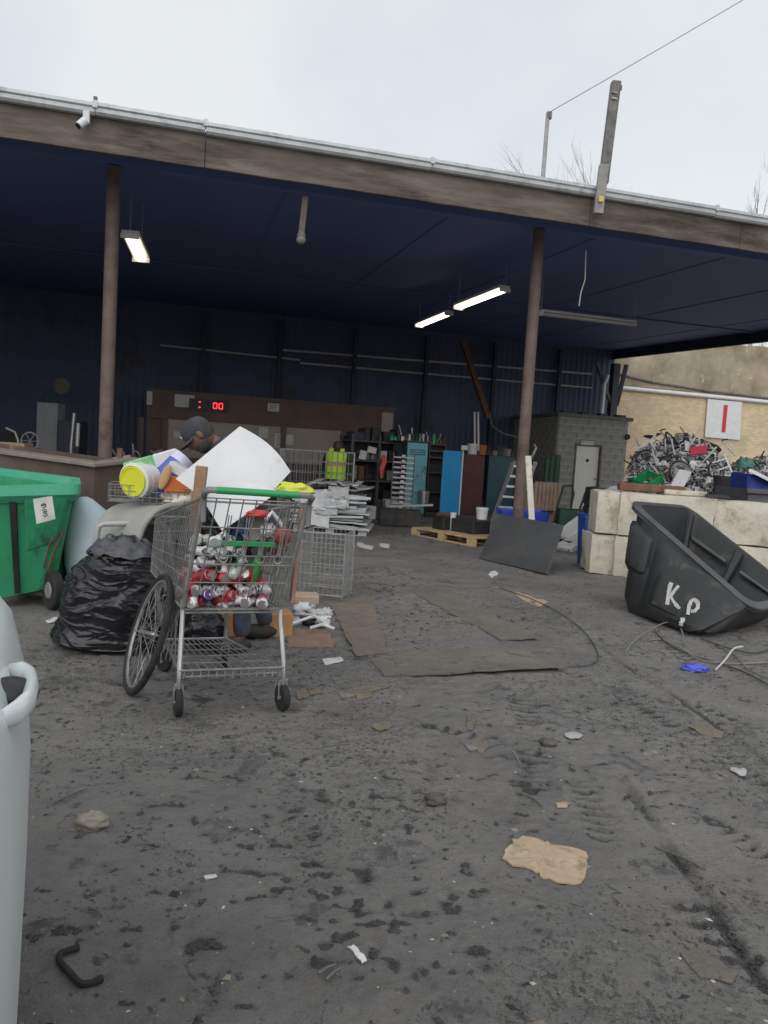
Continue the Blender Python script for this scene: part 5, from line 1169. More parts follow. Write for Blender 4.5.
def bit(mb, p, r):
    d = VV((r.uniform(-1, 1), r.uniform(-1, 1), r.uniform(-.5, .9))).normalized(); k = r.random()
    if k < .42: mb.tube([p - d * r.uniform(.04, .2), p + VV((r.uniform(-.05, .05), 0, r.uniform(-.04, .08))), p + d * r.uniform(.04, .22)], r.uniform(.006, .016), 4)
    elif k < .62:
        q = d.to_track_quat('Z', 'Y').to_matrix(); mb.box(p, (r.uniform(.04, .18), r.uniform(.03, .12), .012), q)
    elif k < .78: q = d.to_track_quat('Z', 'Y').to_matrix(); mb.box(p, (r.uniform(.04, .16), r.uniform(.03, .12), r.uniform(.02, .08)), q)
    elif k < .9:
        x = d.orthogonal().normalized(); y = d.cross(x); rr_ = r.uniform(.04, .14); mb.tube([p + (x * math.cos(a_ * PI / 5) + y * math.sin(a_ * PI / 5)) * rr_ for a_ in range(int(r.uniform(5, 10)))], r.uniform(.006, .018), 4)
    else: mb.ball(p, (r.uniform(.03, .1), r.uniform(.03, .08), r.uniform(.02, .06)), 6, 4, d.to_track_quat('Z', 'Y').to_matrix(), .5, 3, r.random() * 50)
bits = [MB() for _ in range(4)]
for k in range(15000):
    x, y = hr.uniform(4.2, 10.5), 11.9 + 3.9 * hr.random() ** 1.2; z = heap_h(x, y)
    if z < .1 or x < .318 * y: continue
    bit(bits[hr.choices((0, 1, 2, 3), (22, 34, 36, 8))[0]], VV((x, y, max(.03, z - .06 + hr.uniform(-.08, .16)))), hr)
for mb, nm, mt in zip(bits, ('dark_scrap', 'grey_scrap', 'bright_scrap', 'brown_scrap'), (m_scrapd, m_scrapg, m_scrapl, m_scrapb)): mb.build(nm, mt, heap, kind='stuff')
def HP(x, y):   # point on the heap's face under a pixel of the photo
    for d in np.arange(11.5, 18, .05):
        p = D(x, y, d)
        if p.z < heap_h(p.x, p.y): return D(x, y, d - .18)
    return D(x, y, 15)
m_scrapblack = M('scrap_tyre', (.015, .015, .016), (.04, .04, .04), scale=6, rough=.7)
def scrap_wheel(label, x, y, r, nrm):
    c = HP(x, y); n_ = VV(nrm).normalized(); u = n_.orthogonal().normalized(); v = n_.cross(u); t = thing('bicycle_wheel', label, 'wheel', c)
    rg = lambda q, k=28: [c + (u * math.cos(2 * PI * i / k) + v * math.sin(2 * PI * i / k)) * q for i in range(k)]
    MB().tube(rg(r), .018, 6, closed=True).build('tyre', m_scrapblack, t, smooth=True); MB().tube(rg(r - .028), .010, 5, closed=True).build('rim', m_scrapg, t); mb = MB()
    for k in range(14): mb.tube([c, rg(r - .04, 14)[k]], .004, 3)
    mb.tube([c - n_ * .05, c + n_ * .05], .025, 6); mb.build('spokes', m_scrapg, t)
scrap_wheel('bicycle wheel half buried in the middle of the scrap heap', 681, 473, .22, (.2, -1, .35)); scrap_wheel('bicycle wheel on the left flank of the scrap heap', 646, 460, .19, (-.6, -1, .2)); scrap_wheel('bicycle wheel tilted at the crest of the scrap heap', 672, 442, .22, (.75, -.6, .6)); scrap_wheel('bicycle wheel low at the right of the scrap heap', 716, 472, .18, (.5, -1, .5))
def scrap_frame(label, p, mat, flip=1):
    c = HP(*p); t = thing('bicycle_frame', label, 'bicycle', c); q = lambda x, z, o=0: c + VV(((x * .62 - z * .4) * flip, o * .6 + x * .15, (z + x * .42) * .55 - .14)); mb = MB()
    for a, b in ((q(-.05, -.25), q(.18, .28)), (q(.18, .28), q(.62, .34)), (q(-.05, -.25), q(.66, .2)), (q(-.05, -.25), q(-.42, -.18)), (q(-.42, -.18), q(.16, .2))): mb.tube([a, b], .018, 6)
    mb.build('frame_tubes', mat, t, smooth=True); MB().tube([q(.62, .42), q(.66, .2), q(.76, -.15)], .018, 6).build('fork', m_scrapl, t); MB().tube([q(.62, .42), q(.62, .46, -.22), q(.7, .44, -.28)], .013, 6).build('handlebar', m_scrapblack, t); MB().ball(q(.21, .36), (.12, .06, .035), 10, 6).build('saddle', m_scrapblack, t)
scrap_frame('silver bicycle frame standing on the crest of the scrap heap', (668, 448), m_scrapl, -1); scrap_frame('white bicycle frame lying right of the red sheet on the heap', (712, 452), m_scrapl, 1); scrap_frame('grey bicycle frame at the left of the scrap heap', (650, 442), m_scrapg, 1)
def scrap_plate(name, label, cat, x, y, w_, h_, th, rot, mat, lift=.05):
    c = HP(x, y); c = c + VV((0, -lift, lift)); return tag(MB().box(c, (w_, h_, th), Matrix.Rotation(rot[2], 3, 'Z') @ Matrix.Rotation(rot[0], 3, 'X') @ Matrix.Rotation(rot[1], 3, 'Y')).build(name, mat, loc=c, bevel=.01), label, cat)
scrap_plate('red_sheet', 'small red metal sheet near the crest of the scrap heap', 'sheet', 697, 453, .30, .16, .03, (1.2, -.55, .2), m_red)
scrap_plate('white_panel', 'white metal panel sliding down the lower left of the scrap heap', 'panel', 677, 487, .22, .5, .04, (.75, .25, -.75), m_white, .12)
scrap_plate('white_plate', 'bright white plate left of the red sheet on the heap', 'plate', 686, 449, .16, .2, .03, (1.3, .5, .2), m_white)
for k, (x, y) in enumerate(((664, 452), (673, 456), (690, 444), (702, 462), (710, 484), (727, 488), (655, 466), (640, 452))):
    c = HP(x, y); d = VV((hr.uniform(-.5, .5), -.2, hr.uniform(.2, .9))).normalized() * hr.uniform(.2, .38)
    tag(MB().tube([c - d, c + VV((.03, 0, .02)), c + d], .016, 6).build('pale_tube', m_scrapl, smooth=True, loc=c), 'pale metal tube in the scrap heap %s' % ('left of the upright bicycle frame', 'below the upright bicycle frame', 'left of the bright white plate', 'below the red sheet', 'right of the middle wheel', 'beside the black tub', 'above the green crate', 'at the far left of the heap')[k], 'tube', 'pale tubes in the scrap heap')
# green crate, black tub, white rack, teal thing
c = HP(645, 483) + VV((0, -.15, 0)); Rm = Matrix.Rotation(.5, 3, 'Z') @ Matrix.Rotation(-.5, 3, 'Y') @ Matrix.Rotation(.3, 3, 'X'); t = thing('green_crate', 'green slatted plastic crate tipped at the lower left of the heap', 'crate', c)
for k in range(4): MB().box(c + Rm @ VV((0, -.15, -.12 + .075 * k)), (.36, .02, .055), Rm).build('slat', m_green, t); MB().box(c + Rm @ VV((.18, 0.0, -.12 + .075 * k)), (.02, .28, .055), Rm).build('slat', m_green, t); MB().box(c + Rm @ VV((-.18, 0.0, -.12 + .075 * k)), (.02, .28, .055), Rm).build('slat', m_green, t); MB().box(c + Rm @ VV((0, .15, -.12 + .075 * k)), (.36, .02, .055), Rm).build('slat', m_green, t)
for sx, sy in ((-1, -1), (1, -1), (1, 1), (-1, 1)): MB().box(c + Rm @ VV((.185 * sx, .155 * sy, 0)), (.04, .04, .34), Rm).build('corner_post', m_green, t)
MB().box(c + Rm @ VV((0, 0, -.165)), (.35, .3, .02), Rm).build('crate_base', m_green, t)
bucket('black_bucket', 'black tub low on the right side of the scrap heap', HP(720, 496) + VV((0, -.1, -.02)), (.05, .0, 1), .15, .19, .36, m_scrapblack)
c = HP(724, 477); t = thing('white_rack', 'white ladder like rack leaning on the right flank of the heap', 'rack', c); d = VV((.25, -.1, -.55)); s_ = VV((.16, .02, .06))
for sg_ in (-1, 1): MB().bar(c - d * .6 + s_ * sg_, c + d * .6 + s_ * sg_, .03, .03).build('rail', m_scrapl, t)
for k in range(5): MB().bar(c + d * (-.5 + .25 * k) - s_, c + d * (-.5 + .25 * k) + s_, .02, .02).build('rung', m_scrapl, t)
blob('teal_tarp', 'pale teal crumpled tarp at the right of the scrap heap', 'tarp', HP(743, 468) + VV((0, -.05, 0)), (.22, .2, .2), M('teal', (.12, .3, .26), (.2, .4, .35), scale=5, rough=.7), .5, 3, 3)
pts = [HP(x, y) + VV((0, -.1, 0)) for x, y in ((698, 441), (706, 444), (714, 447), (718, 451))]; tag(MB().tube(pts, .045, 8).build('black_tyre', m_scrapblack, smooth=True, loc=pts[0]), 'black length of tyre draped right of the heap crest', 'tyre')
# skip with blue liner at the right edge
a = D(742, 485, 11.4); t = thing('grey_skip', 'dark grey skip bin at the right edge holding a blue lining', 'skip', (a.x + .6, 11.7, 0)); x0, x1 = a.x, a.x + 1.9
for (c, s) in (((x0 + .95, 11.2, .6), (1.9, .05, 1.2)), ((x0 + .95, 12.3, .6), (1.9, .05, 1.2)), ((x0 + .025, 11.75, .6), (.05, 1.04, 1.2)), ((x1 - .025, 11.75, .6), (.05, 1.04, 1.2))): MB().box(c, s).build('skip_wall', m_scrapd if 0 else M('skip_grey', (.07, .075, .08), (.11, .11, .115), scale=4, rough=.7) if 'skip_grey' not in MATS else MATS['skip_grey'], t)
for z in (1.17, 1.0): MB().box((x0 + .95, 11.15, z), (1.98, .05, .07)).build('skip_rail', MATS['skip_grey'], t, bevel=.01)
p0 = D(745, 474, 11.6); mb = MB(); mb.hexa([VV((p0.x, 11.45, 1.0)), VV((p0.x + 1.2, 11.4, 1.0)), VV((p0.x + 1.2, 12.1, 1.0)), VV((p0.x, 12.1, 1.0))], [VV((p0.x, 11.5, 1.42)), VV((p0.x + 1.2, 11.4, 1.25)), VV((p0.x + 1.2, 12.1, 1.3)), VV((p0.x, 12.1, 1.45))])
tag(mb.build('blue_bin', M('bin_blue', (.015, .03, .2), (.02, .05, .3), scale=4, rough=.5), loc=(p0.x, 11.8, 1.0), bevel=.03), 'dark blue bin sitting in the grey skip at the right edge', 'bin')
a, b = D(750, 470, 11.5), D(778, 484, 11.3); tag(MB().bar(a, b, .3, .04).build('pale_board', m_scrapl, loc=a), 'pale board lying across the dark blue bin', 'board')

# ------------------------------------------------------------------ block house
H0 = VV((5.09, 23, 0)); HW, HDp, HH = 2.35, 3.2, 2.82
t = house = thing('block_house', 'small grey concrete block building with a pale door in the shed corner', 'building', H0)
m_cblk = M('grey_block', (.24, .232, .215), (.36, .35, .325), scale=2.4, rough=.95, bump=.3, bscale=18); m_mort = M('mortar', (.42, .41, .38), (.5, .49, .46), scale=5, rough=.95)
hp_ = lambda u, v, z: H0 + UA * u + VA * v + VV((0, 0, z))
def hbox(u0, u1, v0, v1, z0, z1): return MB().hexa([hp_(u0, v0, z0), hp_(u1, v0, z0), hp_(u1, v1, z0), hp_(u0, v1, z0)], [hp_(u0, v0, z1), hp_(u1, v0, z1), hp_(u1, v1, z1), hp_(u0, v1, z1)])
pd0, pd1 = V(572, 500, H0[:2], (H0 + UA)[:2]), V(597, 500, H0[:2], (H0 + UA)[:2]); du0, du1 = (pd0 - H0).dot(UA), (pd1 - H0).dot(UA)
for a_ in ((.0, du0, .016, .2, 0, HH), (du1, HW, .016, .2, 0, HH), (du0, du1, .016, .2, 2.04, HH), (.0, .2, .2, HDp, 0, HH), (HW - .2, HW - .03, .2, HDp, 0, HH), (.2, HW - .2, HDp - .2, HDp - .03, 0, HH)): hbox(*a_).build('wall', m_mort, house)
bl = {}
def block(u, v, z, ln, h, alongv=False):
    key = (round(ln, 2), round(h, 2), alongv)
    if key not in bl:
        o = (hbox(-ln / 2, ln / 2, -.0, .028, -h / 2, h / 2) if not alongv else hbox(.0, .05, -ln / 2, ln / 2, -h / 2, h / 2)); o = o.build('block', m_cblk, house, bevel=.006); bl[key] = o; o.location = UA * u + VA * v + VV((0, 0, z)); o.location += H0 - H0
        return o
    return inst(bl[key], 'block', house, UA * u + VA * v + VV((0, 0, z)))
ch = .2; nc = 14
for r_ in range(nc):
    z0 = r_ * ch; off = -.2 if r_ % 2 else 0; u = off
    while u < HW - .01:
        segs_ = [(max(0, u), min(HW, u + .4))]
        if z0 < 2.0:
            s2 = []
            for a, b in segs_:
                if b <= du0 + .01 or a >= du1 - .01: s2.append((a, b))
                else:
                    if a < du0 - .03: s2.append((a, du0))
                    if b > du1 + .03: s2.append((du1, b))
            segs_ = s2
        for a, b in segs_:
            if b - a > .04: block((a + b) / 2 + rnd.uniform(-.002, .002), rnd.uniform(-.006, .006), z0 + ch / 2, b - a - .02, ch - .02)
        u += .4
    v = .06 - (.2 if r_ % 2 else 0)
    while v < HDp - .01:
        a, b = max(.06, v), min(HDp, v + .4)
        if b - a > .04: block(-.02, (a + b) / 2, z0 + ch / 2, b - a - .02, ch - .012, True)
        v += .4
hbox(-.1, HW + .1, -.1, HDp, HH + .003, HH + .11).build('roof', m_greywood, house)
for k in range(4): hbox(.05 + .62 * k, .30 + .62 * k, -.12, .15, HH + .112, HH + .17).build('coping_tile', m_black, house)
hbox(du0 + .02, du1 - .02, .07, .11, .05, 1.98).build('door', M('door_cream', (.72, .7, .62), (.8, .78, .7), scale=2, rough=.6, dirt=(.55, .5, .42), dscale=3, dthr=.6), house, bevel=.008)
dr_ = [o for o in house.children if o.name.startswith('door')][0]
MB().ball(hp_(du0 + .45, .06, 1.55), (.05, .03, .05), 10, 6).build('door_viewer', m_black, dr_); MB().ball(hp_(du1 - .1, .05, 1.0), .035, 8, 6).build('door_knob', m_steel, dr_)
for a_ in ((du0 - .035, du0 + .018, -.015, .1, 0, 2.04), (du1 - .018, du1 + .035, -.015, .1, 0, 2.04), (du0 - .035, du1 + .035, -.016, .1, 1.985, 2.05)): hbox(*a_).build('door_frame', m_post, house)
c = V(587, 443, H0[:2], (H0 + UA)[:2]) ; tag(hbox((c - H0).dot(UA) - .22, (c - H0).dot(UA) + .22, -.03, -.012, c.z - .06, c.z + .06).build('door_plate', m_paper, loc=c), 'small pale plate above the cream door of the block house', 'plate')
c = V(627, 437, H0[:2], (H0 + UA)[:2]); mb = MB(); mb.M = frame(c - VA * .03, UA, VV((0, 0, 1)), -VA); mb.lathe([(.0, 0), (.06, .0), (.075, .03), (.09, .0), (.09, -.02)], 18); mb.build('round_vent', m_black, house)

# ------------------------------------------------------------------ office booth and its notices
O0, O1 = VV((-6.35, 20, 0)), VV((.14, 22, 0)); OU = (O1 - O0).normalized(); OV = VV((-OU.y, OU.x, 0)); OL = (O1 - O0).length
m_brown = M('dark_brown_board', (.10, .064, .052), (.14, .092, .075), scale=2, rough=.7); m_taupe = M('taupe_panel', (.3, .255, .21), (.38, .32, .265), scale=1.3, rough=.6)
booth = thing('office_booth', 'long dark brown office booth with taupe windows at the back of the shed', 'booth', O0); op = lambda u, v, z: O0 + OU * u + OV * v + VV((0, 0, z))
def obox(u0, u1, v0, v1, z0, z1): return MB().hexa([op(u0, v0, z0), op(u1, v0, z0), op(u1, v1, z0), op(u0, v1, z0)], [op(u0, v0, z1), op(u1, v0, z1), op(u1, v1, z1), op(u0, v1, z1)])
ou = lambda x, y: (V(x, y, O0[:2], O1[:2]) - O0).dot(OU)
obox(0, OL, .12, 2.4, 0, 2.62).build('wall', m_brown, booth); obox(-.03, OL + .03, -.0, 2.5, 2.623, 2.70).build('roof', m_brown, booth); obox(0, OL, .0, .118, 1.95, 2.62).build('fascia_panel', m_brown, booth); obox(0, OL, .0, .118, 0, .95).build('lower_panel', m_brown, booth)
us = [ou(x, 425) for x in (141, 165, 205, 250, 284, 299, 345, 372, 393)]
for k in (0, 1, 4, 6, 8):
    u = us[k]; obox(u - .07, u + .07, -.012, .11, .953, 1.947).build('window_post', m_brown, booth)
for a, b in ((us[1], us[4]), (us[4], us[6]), (us[6], us[8])): obox(a + .075, b - .075, .05, .115, .955, 1.945).build('window_panel', m_taupe, booth)
obox(us[8] - .35, us[8] - .02, -.02, -.003, 1.1, 2.55).build('corner_panel', m_taupe, booth)
def notice(label, x0, y0, x1, y1, mat=None, off=-.03, marks=0):
    a, b = V(x0, y0, op(0, off, 0)[:2], op(1, off, 0)[:2]), V(x1, y1, op(0, off, 0)[:2], op(1, off, 0)[:2]); u0, u1 = (a - O0).dot(OU), (b - O0).dot(OU)
    t = thing('notice', label, 'notice', a); obox(u0, u1, off, off + .015, b.z, a.z).build('notice_sheet', mat or m_paper, t)
    if marks:
        mb = MB()
        for k in range(marks): z = a.z - (a.z - b.z) * (k + 1) / (marks + 1.3); mbx = obox(u0 + .05, u1 - .05 - .04 * (k % 3), off - .004, off - .001, z - .012, z + .012); k0 = len(mb.v); mb.v += mbx.v; mb.f += [tuple(i + k0 for i in f) for f in mbx.f]
        mb.build('print_lines', m_greyplast, t)
    return t
notice('white notice with a small dark mark left of the red display on the booth', 175, 394, 194, 408)
a = V(187, 402, op(0, -.05, 0)[:2], op(1, -.05, 0)[:2]); 
notice('narrow red and white notice at the left end of the booth', 147, 391, 152, 405)
notice('small white printed notice high on the right half of the booth', 268, 403, 279, 412, None, -.03, 3)
notice('white sheet stuck on the booth window right of the bent person', 259, 427, 268, 438, None, .03); notice('pale printed sheet on the right booth window', 275, 433, 284, 448, None, .03, 4); notice('white sheet beside the pale printed sheet on the right booth window', 283, 434, 293, 445, None, .03)
notice('pale sheet above the hi vis vest on the booth', 349, 434, 362, 443, m_taupe, -.03); notice('small pale card on the booth window left of the cap', 174, 431, 180, 438, None, .03)
# red display reading 00
c = V(218, 406, op(0, -.08, 0)[:2], op(1, -.08, 0)[:2]); cu = (c - O0).dot(OU); led = thing('red_display', 'black display panel with red lit digits 00 on the booth', 'display', c)
obox(cu - .75, cu + .25, -.07, -.003, c.z - .15, c.z + .15).build('display_case', m_black, led); m_led = M('red_led', (.6, .02, .03), emit=((1, .03, .06), 3.0))
for k, du in enumerate((-.075, .075)):
    mb = MB()
    for (u0, u1, z0, z1) in ((-.04, .04, .06, .082), (-.04, .04, -.082, -.06), (-.056, -.034, -.07, -.008), (.034, .056, -.07, -.008), (-.056, -.034, .008, .07), (.034, .056, .008, .07)):
        x = obox(cu + du + u0, cu + du + u1, -.085, -.072, c.z + z0, c.z + z1); k0 = len(mb.v); mb.v += x.v; mb.f += [tuple(i + k0 for i in f) for f in x.f]
    mb.build('digit', m_led, led)
for z in (-.07, .07): obox(cu - .50, cu - .46, -.085, -.072, c.z + z - .016, c.z + z + .016).build('indicator', m_led, led)

# ------------------------------------------------------------------ shelving, cabinets, pallets inside the shed
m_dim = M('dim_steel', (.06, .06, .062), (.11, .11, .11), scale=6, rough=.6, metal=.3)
S0, S1 = D(349, 500, 17.2), D(402, 500, 17.9); S0.z = S1.z = 0; SU = (S1 - S0).normalized(); SVv = VV((-SU.y, SU.x, 0)); SLn = (S1 - S0).length
shelf = thing('shelving', 'dark metal shelving packed with junk left of the teal cabinet', 'shelving', S0); sp = lambda u, v, z: S0 + SU * u + SVv * v + VV((0, 0, z))
def boxf(f, u0, u1, v0, v1, z0, z1): return MB().hexa([f(u0, v0, z0), f(u1, v0, z0), f(u1, v1, z0), f(u0, v1, z0)], [f(u0, v0, z1), f(u1, v0, z1), f(u1, v1, z1), f(u0, v1, z1)])
for u in (0, SLn / 2, SLn): 
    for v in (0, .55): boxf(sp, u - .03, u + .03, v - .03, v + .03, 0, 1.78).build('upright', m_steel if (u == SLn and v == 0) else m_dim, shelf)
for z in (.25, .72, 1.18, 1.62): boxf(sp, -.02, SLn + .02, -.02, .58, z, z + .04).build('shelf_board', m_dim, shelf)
boxf(sp, -.02, SLn + .02, .585, .60, 0, 1.75).build('back_sheet', m_black, shelf)
jr = random.Random(21); jm = [m_black, m_dim, m_greyplast, m_rust, m_navy, m_steel, m_black, m_paper, m_scrapd]
jl = ['dark box', 'grey box', 'brown tin', 'navy tin', 'dull metal case', 'pale carton', 'black case']; jmat = [m_black, m_greyplast, m_rust, m_navy, m_steel, m_paper, m_scrapd]
for zi, z in enumerate((.29, .76, 1.22, 1.66)):
    u = .06; qn = 0
    while u < SLn - .18:
        w_ = jr.uniform(.12, .3); h_ = jr.uniform(.1, .33); k = jr.choices(range(7), (4, 3, 2, 2, 2, .6, 4))[0]
        o = boxf(sp, u, u + w_, .05 + jr.uniform(0, .1), .45, z + .003, z + h_).build('stored_box', jmat[k], loc=sp(u, .2, z), bevel=.01)
        qn += 1; tag(o, '%s, %s from the left on the %s shelf of the dark shelving' % (jl[k], ('first', 'second', 'third', 'fourth', 'fifth', 'sixth', 'seventh', 'eighth', 'ninth', 'tenth')[qn - 1], ('lowest', 'second', 'third', 'top')[zi]), 'box', 'goods on the dark shelving'); u += w_ + jr.uniform(.01, .08)
for x, y, w_, h_, lab in ((363, 455, .16, .2, 'white paper pinned to the dark shelving'), (372, 450, .2, .14, 'crumpled white paper at the top of the dark shelving')):
    c = V(x, y, sp(0, -.06, 0)[:2], sp(1, -.06, 0)[:2]); tag(MB().box(c, (w_, .02, h_), Matrix.Rotation(.2, 3, 'Y')).build('paper_note', m_paper, loc=c), lab, 'paper')
c = V(382, 466, sp(0, -.1, 0)[:2], sp(1, -.1, 0)[:2]); tag(MB().tube([c + VV((.02, 0, .26)), c + VV((.05, 0, .1)), c + VV((.0, 0, -.05)), c + VV((.01, 0, -.28))], [.03, .07, .06, .035], 8).build('red_cloth', M('coral_red', (.65, .1, .07), (.72, .17, .12), scale=6, rough=.8), smooth=True, loc=c), 'red cloth hanging from the front of the dark shelving', 'cloth')
# teal and blue cabinet doors
def cabinet(label, x0, x1, yt, dep, h, mat, seed):
    a, b = D(x0, 500, dep), D(x1, 500, dep + .1); a.z = b.z = 0; u = (b - a).normalized(); v = VV((-u.y, u.x, 0)); ln = (b - a).length; f = lambda s, t_, z: a + u * s + v * t_ + VV((0, 0, z)); t = thing('cabinet', label, 'cabinet', a, 'metal cabinets at the back of the shed')
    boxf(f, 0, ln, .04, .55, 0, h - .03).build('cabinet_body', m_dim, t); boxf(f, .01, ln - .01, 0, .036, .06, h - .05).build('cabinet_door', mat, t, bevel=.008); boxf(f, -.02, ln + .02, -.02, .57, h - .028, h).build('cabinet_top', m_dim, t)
    boxf(f, ln - .1, ln - .07, -.03, -.002, h * .5, h * .58).build('door_handle', m_steel, t)
    for k in range(3): boxf(f, .06, ln - .06, -.006, -.002, h - .22 - .05 * k, h - .2 - .05 * k).build('vent_slot', m_black, t)
    return f
m_teal = M('teal_enamel', (.12, .36, .42), (.17, .44, .5), scale=2, rough=.5, dirt=(.05, .12, .14), dscale=2.4); m_bluee = M('blue_enamel', (.02, .25, .55), (.03, .31, .65), scale=2, rough=.5)
cabinet('faded teal metal cabinet beside the dark shelving', 404, 425, 452, 17.3, 1.72, m_teal, 1)
# open dark cupboard with blue door
a, b = D(426, 500, 17.6), D(443, 500, 17.6); a.z = b.z = 0; cup = thing('open_cupboard', 'dark open cupboard with its bright blue door swung out', 'cupboard', a); f = lambda s, t_, z: a + VV((s, t_, z)); ln = b.x - a.x
for q in ((0, .03, 0, .5, 0, 1.68), (ln - .03, ln, 0, .5, 0, 1.68), (.032, ln - .032, .47, .5, 0, 1.68), (.032, ln - .032, 0, .468, 1.65, 1.68), (.032, ln - .032, 0, .468, .0, .1)): boxf(f, *q).build('cupboard_side', m_black, cup)
for z in (.55, 1.0, 1.35, 1.5): boxf(f, .032, ln - .032, .03, .468, z, z + .025).build('cupboard_shelf', m_dim, cup)
p0, p1 = D(440, 500, 16.6), D(459, 500, 16.9); d0 = VV((p0.x, p0.y, .12)); d1 = VV((p1.x, p1.y, .12)); vv = VV((0.05, .05, 0)); MB().hexa([d0, d1, d1 + vv, d0 + vv], [d0 + VV((0, 0, 1.42)), d1 + VV((0, 0, 1.42)), d1 + vv + VV((0, 0, 1.42)), d0 + vv + VV((0, 0, 1.42))]).build('blue_door', m_bluee, cup, bevel=.008)
MB().bar(d1 + VV((.02, 0, 0)), d1 + VV((.02, 0, 1.45)), .03, .03).build('door_edge', m_fixture, cup)
MB().box(d0.lerp(d1, .5) + VV((.25, 0, 1.50)), (.14, .03, .1)).build('door_hook', m_paper, cup)
# clutter on top of the cabinets
cr = random.Random(5); names = (('tin', 'dull tin', m_steel), ('jar', 'dark jar', m_black), ('bottle', 'pale bottle', m_paper), ('tin', 'brown tin', m_rust), ('bottle', 'green bottle', m_green))
for k in range(16):
    u = k / 15; base = D(391, 449, 17.5).lerp(D(443, 456, 17.9), u); base = VV((base.x, base.y, 1.722 if 404 < 391 + 52 * u < 426 else 1.69 if u > .6 else 1.70)); nm, lb, mt = names[cr.randrange(5)]; h_ = cr.uniform(.09, .24); r_ = cr.uniform(.03, .06)
    mb = MB(); mb.M = Matrix.Translation(base); mb.lathe([(r_, 0), (r_, h_ * .6), (r_ * .5, h_ * .8), (r_ * .5, h_)] if 'bottle' in nm else [(r_, 0), (r_ * 1.05, h_ * .5), (r_, h_ * .7)], 10)
    tag(mb.build(nm, mt, smooth=True, loc=base), '%s, %s from the left in the clutter on top of the cabinets' % (lb, ('first second third fourth fifth sixth seventh eighth ninth tenth eleventh twelfth thirteenth fourteenth fifteenth sixteenth').split()[k]), nm, 'clutter on top of the cabinets')
for k in range(5):
    p = D(400 + 9 * k, 452, 17.7); p.z = 1.73; e = p + VV((cr.uniform(-.2, .2), 0, cr.uniform(.15, .38))); tag(MB().tube([p, p.lerp(e, .5) + VV((.03, 0, 0)), e], .012, 5).build('rod', m_steel, loc=p), 'thin rod, %s from the left sticking up from the cabinet clutter' % ('first', 'second', 'third', 'fourth', 'fifth')[k], 'rod', 'rods on the cabinets')
# stack of wire trays
a = D(390, 516, 15.6); t = thing('tray_rack', 'tall rack of small metal trays in front of the teal cabinet', 'rack', (a.x, a.y, 0)); w_ = D(411, 516, 15.6).x - a.x
for k in range(11):
    z = .28 + .105 * k; mb = MB()
    for (x0, y0, x1, y1) in ((0, 0, w_, 0), (w_, 0, w_, .3), (w_, .3, 0, .3), (0, .3, 0, 0)): mb.bar((a.x + x0, a.y + y0, z), (a.x + x1, a.y + y1, z), .014, .03)
    for q in range(4): mb.bar((a.x + w_ * (q + .5) / 4, a.y, z), (a.x + w_ * (q + .5) / 4, a.y + .3, z), .008, .008)
    mb.build('tray', m_scrapg, t)
    MB().box((a.x + w_ * .48, a.y - .03, z + .03), (.075, .03, .05)).build('tray_tag', m_paper, t)
for x, y in ((0, 0), (w_, 0), (0, .3), (w_, .3)): MB().bar((a.x + x, a.y + y, 0), (a.x + x, a.y + y, 1.42), .02, .02).build('upright', m_dim, t)
c = D(394, 528, 14.9); carton('dark grey box on the floor below the tray rack', (c.x + .1, c.y, 0), (.8, .45, .32), .05, m_scrapd, 'floor_box')
c = D(412, 520, 15.2); tag(MB().bar((c.x - .5, c.y, .34), (c.x + .4, c.y, .42), .06, .04).build('angle_iron', m_scrapg, loc=(c.x, c.y, .35)), 'bent grey angle iron lying across the floor box', 'bar')
# wooden pallet with batteries and tins
m_pal = M('pallet_wood', (.48, .34, .18), (.62, .47, .28), scale=7, rough=.85, dirt=(.2, .15, .1), dscale=4)
def pallet(label, c0, u, ln, wd, mat, z=0.0, group=None):
    c0 = VV((c0[0], c0[1], 0)); u = VV(u).normalized(); v = VV((-u.y, u.x, 0)); f = lambda s, t_, zz: c0 + u * s + v * t_ + VV((0, 0, zz + z)); t = thing('pallet', label, 'pallet', c0, group)
    n = 7
    for k in range(n): boxf(f, ln * k / n + .015, ln * (k + 1) / n - .015, 0, wd, .122, .144).build('deck_board', mat, t)
    for k in range(3):
        y0 = (wd - .09) * k / 2
        for j in range(3): boxf(f, (ln - .14) * j / 2, (ln - .14) * j / 2 + .14, y0, y0 + .09, .022, .118).build('pallet_block', mat, t)
        boxf(f, 0, ln, y0, y0 + .09, .0, .020).build('bottom_board', mat, t)
    return f
p0, p1 = G(411, 535), G(468, 546); pf = pallet('wooden pallet carrying dark batteries in front of the blue door', p0, p1 - p0, (p1 - p0).length + .1, .9, m_pal)
for k, (s, t_, w_, d_, h_, mt, lb, nm) in enumerate(((.25, .25, .3, .25, .22, m_black, 'black battery box on the left of the wooden pallet', 'battery'), (.62, .35, .55, .4, .22, m_scrapblack, 'wide black battery on the right of the wooden pallet', 'battery'), (.05, .5, .25, .2, .26, m_rust, 'rusty box at the rear left of the wooden pallet', 'box'))):
    o = boxf(pf, s, s + w_, t_, t_ + d_, .147, .147 + h_); tag(o.build(nm, mt, loc=pf(s, t_, .147), bevel=.012), lb, nm)
def pail(label, p, r, h_, mat): bucket('pail', label, p, (0, 0, 1), r * .9, r, h_, mat, None, 'pail', .006)
pail('white pail on the right rear of the wooden pallet', pf(.92, .78, .37), .10, .2, m_white); pail('small white pot between the batteries on the pallet', pf(.56, .45, .147), .05, .3, m_white); pail('grey pot standing inside the open cupboard', f(0.18, .2, .576) if 0 else VV((a.x + .75, 17.2, .3)), .12, .3, m_steel)
